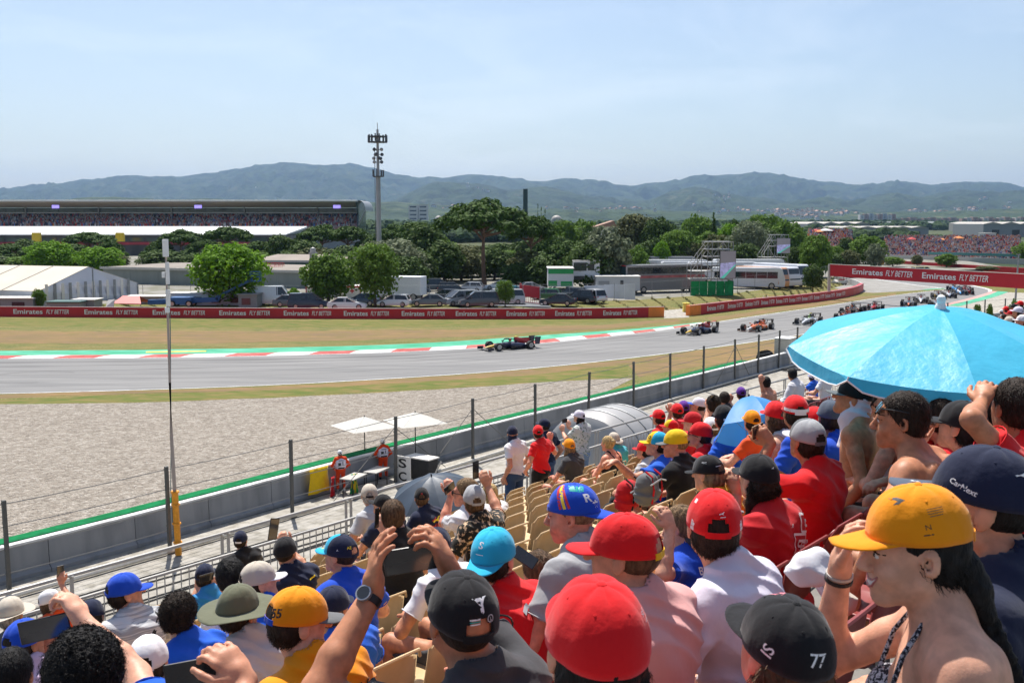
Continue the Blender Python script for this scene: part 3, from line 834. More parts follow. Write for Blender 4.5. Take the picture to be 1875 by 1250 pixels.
for i,(px,py,rr,Y)in enumerate(((1019,404,4.6,900),(803,402,3.6,1000))):
 q=D(px,py,Y);mb=MB();mb.lathe([(rr*math.cos(a),rr*math.sin(a))for a in[PI/2*t/8 for t in range(9)]],20,(0,0,0));mb.lathe([(rr,-14),(rr,0)],20)
 tag(mb.build('white_dome',M_shedr,None,(q.x,q.y,q.z),smooth=True),['larger pale dome right of the dark cypresses','small white dome left of the big umbrella pine'][i],'dome')
q=D(962,390,520);zt=D(962,346,520).z
ch=empty('dark_chimney',(q.x,q.y,0),0,'tall dark green chimney stack rising behind the umbrella pine','chimney')
mb=MB();mb.lathe([(1.2,0),(1.15,zt)],14);mb.build('stack',mat('dark_green_metal',(0.02,0.05,0.045),.5,.1),ch,smooth=True)
mb=MB();mb.lathe([(1.5,zt*.55),(1.5,zt*.57)],14);mb.build('platform',M_post,ch)
mb=MB();mb.bx(-15500,15500,-50,15500,-9.5,720)
hz=bpy.data.materials.new('haze_air');hz.use_nodes=True;nt=hz.node_tree;nt.nodes.clear()
pv=nt.nodes.new('ShaderNodeVolumePrincipled');pv.inputs['Color'].default_value=(0.40,0.62,0.98,1);pv.inputs['Density'].default_value=5.0e-5;pv.inputs['Anisotropy'].default_value=0.25
oo=nt.nodes.new('ShaderNodeOutputMaterial');nt.links.new(pv.outputs['Volume'],oo.inputs['Volume'])
o=mb.build('haze',hz);o['kind']='stuff'
# trees
def leaf_mat(name,a,b,tr=0.25):
 m=bpy.data.materials.new(name);m.use_nodes=True;nt=m.node_tree
 bs=nt.nodes['Principled BSDF'];bs.inputs['Roughness'].default_value=.75;bs.inputs['Specular IOR Level'].default_value=.15
 g=nt.nodes.new('ShaderNodeNewGeometry');t=nt.nodes.new('ShaderNodeTexCoord')
 n=nt.nodes.new('ShaderNodeTexNoise');n.inputs['Scale'].default_value=.7;n.inputs['Detail'].default_value=3
 nt.links.new(t.outputs['Object'],n.inputs['Vector'])
 ad=nt.nodes.new('ShaderNodeMath');ad.operation='MULTIPLY_ADD';ad.inputs[1].default_value=.55
 nt.links.new(g.outputs['Random Per Island'],ad.inputs[0])
 m2=nt.nodes.new('ShaderNodeMath');m2.operation='MULTIPLY';m2.inputs[1].default_value=.55
 nt.links.new(n.outputs['Fac'],m2.inputs[0]);nt.links.new(m2.outputs[0],ad.inputs[2])
 mx=nt.nodes.new('ShaderNodeMix');mx.data_type='RGBA';mx.inputs['A'].default_value=tuple(a)+(1,);mx.inputs['B'].default_value=tuple(b)+(1,)
 nt.links.new(ad.outputs[0],mx.inputs['Factor']);nt.links.new(mx.outputs['Result'],bs.inputs['Base Color'])
 tl=nt.nodes.new('ShaderNodeBsdfTranslucent');nt.links.new(mx.outputs['Result'],tl.inputs['Color'])
 ms=nt.nodes.new('ShaderNodeMixShader');ms.inputs['Fac'].default_value=tr
 nt.links.new(bs.outputs['BSDF'],ms.inputs[1]);nt.links.new(tl.outputs['BSDF'],ms.inputs[2])
 nt.links.new(ms.outputs['Shader'],nt.nodes['Material Output'].inputs['Surface'])
 return m
LF=dict(pine=leaf_mat('pine_needles',(0.022,0.052,0.008),(0.085,0.155,0.022),.15),oak=leaf_mat('dark_leaves',(0.026,0.055,0.010),(0.105,0.165,0.038),.2),bright=leaf_mat('bright_leaves',(0.060,0.145,0.006),(0.19,0.36,0.018),.35),mid=leaf_mat('mid_green_leaves',(0.050,0.105,0.012),(0.17,0.28,0.040),.30),grey=leaf_mat('silver_green_leaves',(0.075,0.105,0.055),(0.24,0.27,0.16),.22),olive=leaf_mat('olive_leaves',(0.055,0.07,0.022),(0.17,0.18,0.075),.2))
M_bark=mat('bark',(0.12,0.085,0.06),.9,.3,6,bump=.5,stretch=(3,3,.6))
M_pbark=mat('pine_bark',(0.26,0.14,0.085),.9,.3,5,col2=(0.17,0.11,0.08),bump=.5,stretch=(3,3,.6))
def leaves_mesh(name,lobes,n,size,seed,m,flat=1.0,shell=.72,up=.35):
 r=np.random.default_rng(seed);L=np.array([(l[0],l[1],l[2],l[3],l[4]if len(l)>4 else l[3])for l in lobes])
 wgt=L[:,3]**2;idx=r.choice(len(L),n,p=wgt/wgt.sum())
 dv=r.normal(size=(n,3));dv/=np.linalg.norm(dv,axis=1)[:,None]
 dv[:,2]=np.where((dv[:,2]<-.25)&(r.random(n)<.6),-dv[:,2],dv[:,2])
 rad=shell+(1-shell)*r.random(n)**.5*1.15
 bump=1+.13*np.sin(dv[:,0]*7+idx)*np.sin(dv[:,1]*7+2*idx)*1.5
 c=L[idx,:3]+dv*(rad*bump)[:,None]*np.stack([L[idx,3],L[idx,3],L[idx,4]],-1)
 nr=dv+r.normal(size=(n,3))*.6;nr[:,2]+=up;nr/=np.linalg.norm(nr,axis=1)[:,None]
 a=np.cross(nr,r.normal(size=(n,3)));a/=np.linalg.norm(a,axis=1)[:,None];b=np.cross(nr,a)
 s=size*r.uniform(.6,1.35,n)[:,None]
 q=np.stack([c+a*s,c+b*s*.75,c-a*s,c-b*s*.75],1).reshape(-1,3)
 me=bpy.data.meshes.new(name);me.vertices.add(4*n);me.vertices.foreach_set('co',q.ravel())
 me.loops.add(4*n);me.loops.foreach_set('vertex_index',np.arange(4*n));me.polygons.add(n)
 me.polygons.foreach_set('loop_start',np.arange(0,4*n,4));me.polygons.foreach_set('loop_total',np.full(n,4))
 me.materials.append(m);me.update(calc_edges=True)
 return me
def trunk_mesh(h,r0,m,branches,lean=0.0,seed=0):
 rr=random.Random(seed);mb=MB()
 pts=[(lean*t*t*h+.1*math.sin(t*5+seed),.08*math.sin(t*4),t*h)for t in[i/6 for i in range(7)]]
 mb.tube(pts,r0,8,rs=[r0*(1.25 if i==0 else 1-.09*i)for i in range(7)])
 top=Vector(pts[-1])
 for(x,y,z,t0)in branches:
  i=min(5,int(t0*6));s0=Vector(pts[i]).lerp(Vector(pts[i+1]),t0*6-i);e=Vector((x,y,z));md=s0.lerp(e,.5)+Vector((0,0,-.06*(e-s0).length))
  mb.tube([s0,md,e],r0*.5,6,rs=[r0*.55,r0*.4,r0*.18])
 return mb.mesh('trunk',m,smooth=True)
TREE={}
def kind_pine(seed,h=9.0,w=9.0,trunk_f=.5):
 r=random.Random(seed);lobes=[];br=[]
 n=22
 for i in range(n):
  a=i*2.4+r.uniform(-.3,.3);q=math.sqrt((i+.5)/n);x,y=math.cos(a)*q*w*.40,math.sin(a)*q*w*.40
  z=h*(trunk_f+.18)+(h*(1-trunk_f)*.55)*(1-q*q)*.75+r.uniform(-.25,.25)
  lr=w*r.uniform(.105,.15);lobes.append((x,y,z,lr,lr*.62))
  if i%2==0:br.append((x*.9,y*.9,z-lr*.3,r.uniform(.72,.95)))
 return leaves_mesh('crown',lobes,6500,w*.022,seed,LF['pine'],shell=.55,up=.6),trunk_mesh(h*.68,w*.026,M_pbark,br,r.uniform(-.02,.04),seed),h,w
def kind_round(seed,lf,h=8.0,w=8.0,base=.03,n=5200,size=.032,squash=.95,trunk=M_bark,lob=26,spread=.36):
 r=random.Random(seed);lobes=[];br=[];c=h*(1+base)/2;hz_=h*(1-base)/2
 for i in range(lob):
  t=1-2*(i+.5)/lob;rad=max(0,1-t*t)**(.32 if t<0 else .5);a=i*2.4
  k=r.uniform(.80,1.04)
  x,y,z=math.cos(a)*rad*w*spread*k,math.sin(a)*rad*w*spread*k,c+t*hz_*.80*k
  lobes.append((x,y,z,w*r.uniform(.13,.20),h*r.uniform(.12,.17)))
  if i%4==0:br.append((x*.8,y*.8,z,r.uniform(.5,.9)))
 lobes.append((0,0,c,w*.30,hz_*.62))
 return leaves_mesh('crown',lobes,n,w*size,seed,LF[lf],shell=.6),trunk_mesh(h*.75,w*.028,trunk,br,r.uniform(-.03,.03),seed),h,w
def kind_cypress(seed,h=10,w=2.0,lf='oak',cone=1.0):
 lobes=[]
 for i in range(16):
  t=i/15;rr=w*.5*(1-t)**cone*(.35+.65*min(1,t*5+.4));a=i*2.1
  lobes.append((math.cos(a)*rr*.35,math.sin(a)*rr*.35,h*(.06+.92*t),max(.18,rr*.8),h*.06))
 return leaves_mesh('crown',lobes,1500,.16*w**.5,seed,LF[lf],shell=.5),trunk_mesh(h*.8,w*.06,M_bark,[],0,seed),h,w
TREE['pine']=[kind_pine(1),kind_pine(2),kind_pine(3,trunk_f=.22),kind_pine(4,trunk_f=.15)]
TREE['oak']=[kind_round(11,'oak'),kind_round(12,'oak',lob=32,spread=.38),kind_round(13,'oak',base=.08)]
TREE['bright']=[kind_round(21,'bright',size=.026,n=6500),kind_round(22,'bright',lob=34,size=.028)]
TREE['mid']=[kind_round(31,'mid',lob=30,spread=.38),kind_round(32,'mid',size=.026,base=.12),kind_round(33,'mid',base=.05,lob=20)]
TREE['grey']=[kind_round(41,'grey',lob=30,spread=.40,size=.024,n=6000),kind_round(42,'grey',lob=22)]
TREE['olive']=[kind_round(51,'olive',lob=26,spread=.38),kind_round(52,'olive',base=.08)]
TREE['cypress']=[kind_cypress(61)]
TREE['fir']=[kind_cypress(62,10,5,'oak',.9)]
TNAME=dict(pine='umbrella_pine',oak='oak_tree',bright='maple_tree',mid='poplar_tree',grey='willow_tree',olive='olive_tree',cypress='cypress_tree',fir='fir_tree')
def plant_tree(kind,var,px,ytop,wpx,Y,label,z0=PARK_Z,rz=None,group=None,shrub=False):
 crown,trunk,h,w=TREE[kind][var%len(TREE[kind])]
 q=D(px,ytop,Y);H_=q.z-z0;W_=wpx/FPX*Y
 r=empty('shrub' if shrub else TNAME[kind],(q.x,Y,z0),rz if rz is not None else random.uniform(0,6.28),label,'shrub' if shrub else 'tree',group)
 r.scale=(W_/w*1.12,W_/w*1.12,H_/h)
 link('crown',crown,r);link('trunk',trunk,r)
 return r
TD=[('pine',0,-60,432,90,235,'dark umbrella pine standing at the very left edge below the grandstand'),('pine',2,12,434,75,230,'dark umbrella pine left of the first bright green tree, at the frame edge'),('oak',0,45,438,60,238,'dark bushy tree between the frame edge and the first bright tree'),('pine',3,125,432,85,232,'dark pine directly behind the first bright green tree'),('pine',1,163,423,85,240,'taller dark pine between the two bright green trees'),('pine',2,200,428,55,228,'dark pine at the right end of the left pine row, beside the yellow panel'),('bright',0,92,440,86,200,'light green round tree behind the white marquee, left one of two'),('bright',1,184,452,80,195,'light green round tree by the warehouse roof, right one of two'),('pine',3,290,424,62,225,'dark pine right of the dark lorry, leftmost of the middle pine row'),('pine',0,330,419,80,228,'dark pine directly behind the tall thin antenna pole'),('pine',2,372,424,70,222,'dark pine just left above the bright round tree'),('pine',1,416,413,85,230,'highest dark pine directly above the bright round tree'),('pine',3,470,424,75,222,'dark pine just right of the bright round tree'),('oak',1,515,430,55,216,'low dark tree behind the teal walled hall'),('pine',2,548,418,70,225,'dark pine behind the stone chimney pier'),('pine',0,590,410,85,226,'dark pine below the right end of the grandstand'),('pine',1,636,412,80,224,'dark pine between the grandstand end and the mast'),('pine',3,676,413,70,222,'dark pine immediately left of the tall mast'),('pine',0,722,409,70,214,'dark pine immediately right of the tall mast'),('pine',1,768,404,85,205,'dark pine midway between the mast and the largest umbrella pine'),('bright',0,418,443,134,127,'large bright green round tree above the blue boom lift'),('mid',0,600,460,84,130,'dark green tree left of the taller green tree by the white lorry'),('mid',1,686,444,92,124,'tall green roadside tree with a low trunk beside the white lorry'),('grey',0,712,437,120,160,'pale silver green tree spreading behind the tall roadside tree'),('oak',1,775,412,90,182,'very dark tree left of the largest umbrella pine'),('oak',2,760,455,80,165,'dark bushy tree behind the white lorry'),('oak',0,812,440,75,172,'dark tree partly under the left side of the largest umbrella pine'),('olive',0,845,452,75,178,'dull olive green tree behind the trunk of the largest umbrella pine'),('oak',2,905,455,70,182,'dark tree seen right of the trunk of the largest umbrella pine'),('olive',1,965,462,80,170,'yellowish olive shrubby tree right of the largest umbrella pine'),('pine',0,886,362,164,162,'largest umbrella pine with a tall bare orange brown trunk'),('pine',1,972,392,85,172,'umbrella pine just right of and lower than the largest one'),('pine',3,1000,408,70,200,'dark pine behind the gap left of the white dome'),('pine',2,1040,417,100,158,'flat topped pine with a leaning trunk above the green and white hut'),('grey',1,1112,415,90,150,'big cream green flowering tree above the white cabins'),('oak',1,1085,432,75,155,'dark tree wedged between the flat topped pine and the cream green tree'),('mid',2,1032,405,60,240,'pale green tree below the white dome'),('mid',0,1075,402,60,260,'small pale green tree left of the red roofed house'),('olive',0,1162,389,75,235,'light green rounded tree right of the red roofed house'),('oak',0,1205,398,60,230,'brownish dark tree between two light green ones'),('pine',3,1172,431,46,205,'small neat round pine above the parked coaches'),('mid',1,1245,420,70,215,'bright mid green tree behind the long dark coach'),('bright',1,1213,441,30,205,'small light shrub right of the neat round pine',1),('mid',0,1277,393,62,245,'tall mid green tree left of the dark fir'),('fir',0,1307,382,26,235,'tall narrow dark fir rising above the other trees'),('mid',2,1300,425,60,220,'leafy green tree in front of the dark fir'),('bright',0,1338,408,60,235,'light green tree right of the dark fir'),('oak',2,1345,402,40,260,'small dark conical tree behind the light green one'),('grey',0,1372,402,66,212,'tall silver leaved tree behind the large scaffold tower'),('mid',1,1398,391,70,255,'broad mid green tree behind the silver leaved one'),('oak',0,1410,418,50,225,'dark tree left of the smaller screen tower'),('mid',0,1443,402,65,240,'light green tree behind the smaller screen tower'),('oak',1,1462,452,40,198,'dark tree immediately right of the smaller screen tower'),('mid',2,1496,432,62,190,'dark leafy tree standing before the left crowd bank'),('oak',2,1490,484,34,150,'dark shrub on the top of the grass bank beside the banner',1),('mid',1,1530,450,36,230,'small green tree under the left crowd bank'),('mid',0,1592,430,62,250,'mid green tree just left of the far grandstand'),('oak',1,1550,435,30,270,'narrow dark tree below the wavy roofed warehouse'),('grey',1,1604,446,34,225,'narrow silver green tree left of the orange sign'),('olive',1,1556,459,36,220,'small grey green shrub behind the left end of the red banner',1),('mid',1,1636,470,40,235,'round green shrub right of the orange sign',1),('olive',0,1680,466,18,240,'thin pale sapling in front of the far grandstand',1),('mid',2,1734,465,38,232,'round dark green tree in front of the far grandstand centre'),('olive',1,1808,487,40,215,'low grey green shrub behind the right part of the banner',1),('mid',0,1893,440,60,260,'green tree at the right end of the far grandstand'),('bright',0,538,526,22,128,'small yellow green sapling in front of the red cross cabins',1),('mid',1,925,512,34,124,'small leafy sapling in front of the parked grey estate car',1),('mid',0,70,528,22,122,'thin green sapling in front of the white marquee',1),('cypress',0,985,376,5,330,'slim dark cypress, tallest and leftmost of three by the dome'),('cypress',0,991,381,5,335,'slim dark cypress in the middle of three by the dome'),('cypress',0,998,385,7,325,'wider dark cypress, rightmost of three by the dome'),]
FILL=[(-40,462,110,212),(60,468,100,214),(150,470,80,214),(215,466,40,222),(300,458,90,208),(372,462,80,206),(455,460,90,206),(520,462,70,200),(575,452,80,208),(640,450,90,204),(690,455,80,200),(735,448,80,190),(790,470,90,178),(700,478,70,160),(840,470,80,190),(880,466,90,192),(925,458,80,194),(985,462,90,186),(1025,468,80,178),(1075,450,80,200),(1130,448,60,200),(1150,412,60,260),(1230,440,60,226),(1262,446,60,214),(1320,440,60,222),(1365,446,60,206),(1420,440,60,230),(1520,462,50,220),(1575,452,40,262),(1000,425,70,230),(1060,418,60,250),(1190,420,60,240),(1082,442,84,149),(1128,452,56,156),(1000,470,70,156),(945,480,60,158),(1160,450,50,185),(742,470,80,152),(850,447,90,214),(920,446,96,218),(968,438,80,210),(806,436,70,208),(560,440,70,210),(1310,432,60,216),(1200,436,60,214)]
WORDS=['behind the marquee','behind the left bright tree','between the bright trees','by the dark lorry','behind the antenna pole','above the warehouse roof','behind the bright round tree','right of the bright round tree','behind the chimney pier','below the grandstand end','left of the mast foot','right of the mast foot','behind the white lorry','behind the tall roadside tree','left of the big pine trunk','just right of the big pine trunk','under the big pine crown','behind the olive shrubby tree','behind the green hut','behind the control cabin','behind the cream green tree','beside the red roofed house','behind the long coach','left of the large tower','behind the large tower top','below the silver leaved tree','behind the small tower','below the left crowd bank','beside the far grandstand','below the white dome','left of the house','right of the brownish tree','over the white cabins','left of the team truck','left of the green hut','over the red gate','left of the coach park','over the white box lorry','behind the big pine crown','right behind the big pine trunk','below the dark chimney','left behind the big pine','behind the pier','in front of the dark fir','behind the neat round pine']
for i,(px,yt,w,Y)in enumerate(FILL):TD.append((('oak','mid','oak','olive','oak')[i%5],i,px,yt,w,Y,'low %s bushy tree %s'%(('dark','green','shadowy','olive','dense')[i%5],WORDS[i])))
for i,t in enumerate(TD):
 kind,var,px,yt,w,Y,lab=t[:7]
 plant_tree(kind,var,px,yt,w,Y,lab,z0=PARK_Z if Y<330 else 0,shrub=len(t)>7,rz=i*1.3,group='trees and shrubs behind the car park')
for i,(px,yt,w,Y)in enumerate(((1862,548,30,95),(1790,556,14,103),(1813,557,12,101))):
 plant_tree('mid',i,px,yt,w,Y,['leafy young bush at the frame edge behind the fence posts','thin sapling in the fence line, left one of two near the umbrella','thin sapling in the fence line, right one of two near the umbrella'][i],z0=0,shrub=True,group='saplings by the far fence')
def tufts(name,pts,h,m,seed,label=None):
 r=np.random.default_rng(seed);V=[];Fc=[]
 for q in pts:
  for _ in range(5):
   a=r.uniform(0,6.28);l=h*r.uniform(.5,1.3);w=h*.12;dx,dy=math.cos(a),math.sin(a);b=len(V)
   x,y=q[0]+r.normal()*.08,q[1]+r.normal()*.08
   V+=[(x-dy*w,y+dx*w,q[2]),(x+dy*w,y-dx*w,q[2]),(x+dx*l*.5,y+dy*l*.5,q[2]+l)];Fc.append((b,b+1,b+2))
 mb=MB();mb.add(V,Fc);o=link(name,mb.mesh(name,m,recalc=False));o['kind']='stuff';return o
pts=[]
for _ in range(900):
 t=random.random()**1.0;i=random.randrange(len(A)-1)if False else None
 s_=random.uniform(8,60);pts.append(tuple(ST(s_,31.9+abs(random.gauss(0,.35)),0)))
tufts('weeds',pts,.16,mat('weed_green',(0.12,0.15,0.05),.8,.3,3,col2=(0.25,0.2,0.08)),3)
pts=[]
for _ in range(5200):
 i=random.randrange(len(pe)-1);q=pe[i].lerp(ft[i],random.random());pts.append((q.x,q.y,q.z-.02))
tufts('bank_grass',pts,.30,mat('bank_grass_blades',(0.17,0.18,0.06),.8,.3,.3,col2=(0.30,0.25,0.11)),4)
# advertising barriers and banner bridge
M_red=mat('banner_red',(0.50,0.015,0.028),.5,.06,.6)
M_redsh=mat('banner_orange',(0.85,0.23,0.035),.55,.1,1)
M_letter=mat('white_lettering',(0.80,0.80,0.80),.5,.02)
def lettering(parent,s,origin,xdir,zdir,height,width=None,m=None,bold=.0,shear=0.,name='lettering',off=0.0):
 vs,fs=text_geo(s,bold,shear)
 wid=vs[:,0].max()-vs[:,0].min();cap=0.70
 sy=height/cap;sx=sy if width is None else width/wid
 n=Vector(xdir).cross(Vector(zdir));o=Vector(origin)+n*off
 v=[o+Vector(xdir)*(x*sx)+Vector(zdir)*(y*sy)for x,y,z in vs]
 mb=MB();mb.add(v,fs);me=mb.mesh(name,m or M_letter,recalc=False)
 return link(name,me,parent)
def barrier(name_label,base_px,h,text_px,ends,thick=.55,tw=.78,zbase=0.0):
 line=smooth_line(GL(base_px,zbase),1);line=resample(line,2.5)
 r=empty('advertising_barrier',line[0],0,name_label,'barrier');o0=line[0]
 B=offset_line(line,thick)
 def segs(i0,i1,m,nm):
  mb=MB();rings=[]
  for i in range(i0,i1+1):
   a,b=line[i]-o0,B[i]-o0
   rings.append([(a.x,a.y,0),(a.x,a.y,h),(b.x,b.y,h),(b.x,b.y,0)])
  mb.loft(rings);return mb.build(nm,m,r)
 def idx(px):
  best=min(range(len(line)),key=lambda i:abs(line[i].x/line[i].y-ray(px,560)[0]));return best
 cuts=sorted(set([0,len(line)-1]+[idx(p)for p in ends]))
 mids=[(a,b)for a,b in zip(cuts,cuts[1:])]
 for(a,b)in mids:
  cpx=937.5+line[(a+b)//2].x/line[(a+b)//2].y*1895
  org=any(e0<=cpx<=e1 for e0,e1 in ends_orange)
  if org:segs(a,b,M_redsh,'orange_panel')
  else:
   st=max(1,int(len(line)/24));k=a
   while k<b:
    k2=min(b,k+3);segs(k,k2,M_red,'red_panel');k=k2
 mb=MB();mb.tube([(p.x-o0.x,p.y-o0.y,h+.02)for p in line],.03,4);mb.build('top_edge',mat('pale_edge',(0.75,0.60,0.60),.6),r)
 for(p0,p1)in text_px:
  i0,i1=line[idx(p0)],line[idx(p1)]
  a0,a1=ray(p0,570)[0],ray(p1,570)[0]
  def onl(ax):
   for q,w in zip(line,line[1:]):
    f0,f1=q.x-ax*q.y,w.x-ax*w.y
    if f0*f1<=0:return q.lerp(w,f0/(f0-f1+1e-12))
   return i0
  A_,B_=onl(a0),onl(a1);xd=(B_-A_).normalized();L_=(B_-A_).length
  up=Vector((0,0,1));c=(A_+B_)/2-o0+Vector((0,0,h*.5))
  nn=xd.cross(up)
  def bend(o):
   for v in o.data.vertices:
    t=(v.co-(A_-o0)).dot(xd)/L_;ax=0;w=A_+xd*(t*L_);a_=w.x/w.y;q_=onl(a_);v.co.x,v.co.y=(q_-o0).x+nn.x*.04,(q_-o0).y+nn.y*.04
  bend(lettering(r,'Emirates',c-xd*L_*.235,xd,up,h*.46,L_*.52,bold=.016,off=.0))
  bend(lettering(r,'FLY BETTER',c+xd*L_*.29,xd,up,h*.42,L_*.40,bold=.01,shear=.25,off=.0))
 return r
ends_orange=[(1186,1216)]
barrier('long red Emirates FLY BETTER advertising barrier along the far grass, from the left edge',[(-300,577),(0,579.5),(500,583),(900,584),(1100,583),(1216,580)],1.12,[(-108,-8),(24,127),(154,253),(279,376),(401,495),(519,607),(629,713),(735,815),(834,909),(927,998),(1016,1084),(1104,1167)],[1186])
ends_orange=[(1262,1287)]
barrier('shorter red Emirates advertising barrier curving along the right grass bank',[(1263,578),(1290,575),(1350,567.5),(1400,562),(1475,555),(1540,546),(1570,539),(1581,532)],1.15,[(1294,1325),(1332,1359),(1364,1389),(1393,1417),(1420,1442),(1444,1465),(1467,1487),(1489,1508),(1510,1527),(1530,1546)],[1287])
mb=MB();ln=smooth_line(GL([(1581,532),(1574,526),(1556,520),(1530,516)]),2)
mb.loft([[(a.x,a.y,0),(a.x,a.y,1.0),(b.x,b.y,1.0),(b.x,b.y,0)]for a,b in zip(ln,offset_line(ln,.3))])
tag(mb.build('return_wall',M_conc,None),'low pale wall curving back behind the end of the shorter barrier','wall')
a3,b3=D(1520,484,142),D(1905,503.5,113);a2,b2=D(1520,505.5,142),D(1905,530.5,113)
br=empty('banner_bridge',(a3.x,a3.y,0),0,'big raised red Emirates FLY BETTER banner bridge over the track at the right','banner')
o0=br.location;xd=(b3-a3);Lb=xd.length;xd=Vector((xd.x,xd.y,0)).normalized();nb=Vector((-xd.y,xd.x,0))
mb=MB();mb.loft([[a2-o0,a3-o0,a3-o0+nb*.5,a2-o0+nb*.5],[b2-o0,b3-o0,b3-o0+nb*.5,b2-o0+nb*.5]]);mb.build('banner_board',M_red,br)
mb=MB();mb.tube([a3-o0+Vector((0,0,.03)),b3-o0+Vector((0,0,.03))],.04,5);mb.build('top_rail',M_rail,br)
def onb(px,fr=.5):
 ax=ray(px,505)[0];f0=a3.x-ax*a3.y;f1=b3.x-ax*b3.y;t=f0/(f0-f1);return(a3.lerp(b3,t)*fr+a2.lerp(b2,t)*(1-fr)),t
zb=(b3-a3).normalized()
for(p0,p1,s_,bd,sh)in((1560,1616,'Emirates',.016,0),(1621,1670,'FLY BETTER',.01,.25),(1688,1750,'Emirates',.016,0),(1756,1809,'FLY BETTER',.01,.25)):
 A_,_=onb(p0);B_,_=onb(p1);x_=(B_-A_).normalized()
 lettering(br,s_,(A_+B_)/2-o0,x_,Vector((0,0,1)),.72,(B_-A_).length,bold=bd,shear=sh,off=.04)
mb=MB();mb.bar((0,0.2,0),(0,0.2,a3.z),.35,.35);mb.build('support_post',M_rail,br)
pr=b3-o0;mb=MB();mb.bar((pr.x,pr.y+.2,-o0.z),(pr.x,pr.y+.2,b3.z),.35,.35);mb.build('support_post',M_rail,br)
lp=empty('lamp_post',G(1858,568,0),0,'slim grey lighting post in front of the right end of the banner','post');tz=D(1860,466,lp.location.y).z
mb=MB();mb.tube([(0,0,0),(0.1,0,tz)],.12,8,rs=[.14,.08]);mb.build('pole',M_railg,lp,smooth=True)
mb=MB();mb.box((0.1,0,tz),(.5,.12,.1));mb.build('lamp_head',M_railg,lp)
mb=MB();a,b=G(1640,486),G(1900,503)
mb.bar(a+Vector((0,0,.6)),b+Vector((0,0,.6)),.4,1.2)
tag(mb.build('far_barrier',M_red,None),'thin dark red barrier line seen above the right part of the banner','barrier')
mb=MB();a,b=G(1560,474),G(1900,486);mb.bar(a+Vector((0,0,.8)),b+Vector((0,0,.8)),.5,1.4)
tag(mb.build('far_white_wall',M_rail,None),'long pale wall at the foot of the far grandstand','wall')
mb=MB();a,b=G(1700,476),G(1900,482);mb.bar(a+Vector((0,0,1.9)),b+Vector((0,0,1.9)),.5,.7)
tag(mb.build('teal_barrier',mat('teal_paint',(0.10,0.28,0.26),.5),None),'teal strip of barrier in front of the far grandstand','barrier')
# main grandstand and pit building, far left
def crowd(name,n,posf,seed,label,size=.42,pal=None,m_list=None):
 r=random.Random(seed);mb=MB()
 for _ in range(n):
  p=posf(r);c=r.choices(range(len(m_list)),weights=pal)[0];s_=size*r.uniform(.8,1.2)
  mb.box((p[0],p[1],p[2]+s_*.7),(s_,s_*.6,s_*1.4),mi=c,taper=.7)
  if r.random()<.75:mb.box((p[0],p[1],p[2]+s_*1.65),(s_*.42,s_*.42,s_*.5),mi=r.choice((len(m_list)-1,len(m_list)-2,c)))
 o=mb.build(name,m_list);o['kind']='stuff';return o
CM=[mat('crowd_red',(0.42,0.05,0.05),.8),mat('crowd_white',(0.55,0.54,0.54),.8),mat('crowd_navy',(0.05,0.06,0.12),.8),mat('crowd_orange',(0.55,0.20,0.06),.8),mat('crowd_blue',(0.10,0.2,0.5),.8),mat('crowd_black',(0.04,0.04,0.045),.8),mat('crowd_grey',(0.30,0.30,0.31),.8),mat('crowd_skin',(0.42,0.25,0.18),.7)]
gs=empty('grandstand',(-420*.62,415,0),0,'very long main grandstand with flat cantilevered roof behind the pines','grandstand')
def ggz(y,Y):return D(900,y,Y).z
x0,x1=D(-320,390,420).x-gs.location.x,D(655,390,420).x-gs.location.x
M_seatred=mat('seat_tier_red',(0.30,0.10,0.10),.8,.2,.4,col2=(0.42,0.36,0.34))
M_roofst=mat('roof_taupe',(0.78,0.70,0.60),.7,.06,.1);M_roofed=mat('roof_edge',(0.70,0.70,0.70),.5,.04)
M_glassg=mat('green_glass',(0.05,0.08,0.075),.12,.25,.15,spec=.8)
zs0,zs1=ggz(414,415),ggz(393,433)
for i in range(12):
 y_=i*1.5;z_=zs0+(zs1-zs0)*i/12
 mb=MB();mb.bx(x0,x1,y_,y_+1.5,z_-1.5,z_);mb.build('terrace_step',M_seatred,gs)
mb=MB();mb.bx(x0,x1,0,22,-.5,zs0-1.6);mb.build('base_wall',M_conc,gs)
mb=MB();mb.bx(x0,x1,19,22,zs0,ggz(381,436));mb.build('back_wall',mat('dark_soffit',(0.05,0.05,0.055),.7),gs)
z_g0,z_g1=ggz(391,431),ggz(381.5,431)
for i in range(60):
 w=(x1-x0)/60;mb=MB();mb.bx(x0+i*w+.08,x0+(i+1)*w-.08,15.6,15.9,z_g0,z_g1);mb.build('glass_panel',M_glassg,gs)
mb=MB();mb.bx(x0,x1,15.2,15.55,ggz(390.8,430),ggz(389,430));mb.build('balcony_rail',M_roofed,gs)
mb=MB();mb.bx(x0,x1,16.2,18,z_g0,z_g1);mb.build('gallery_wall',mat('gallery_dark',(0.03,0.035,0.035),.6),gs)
ry0,ry1=ggz(379.5,430),ggz(369.5,414)
mb=MB();mb.loft([[(x,15,ry0),(x,1.5,ry1-.1),(x,-.5,ry1+.1),(x,-.5,ry1+.4),(x,2,ry1+.7),(x,24,ry1+1.0),(x,24,ry0)]for x in(x0,x1)]);mb.build('roof',M_roofst,gs)
mb=MB();mb.bx(x0,x1+1,-.85,-.5,ry1+.1,ry1+.6);mb.build('roof_edge',M_roofed,gs)
for i in range(-3,8):
 x=x1-12-i*30
 if x<x0:break
for i in range(int((x1-x0)/30)):
 x=x1-18-i*30
 mb=MB();mb.bar((x,15,zs1-1),(x,15,ry0),.5);mb.build('column',M_conc,gs)
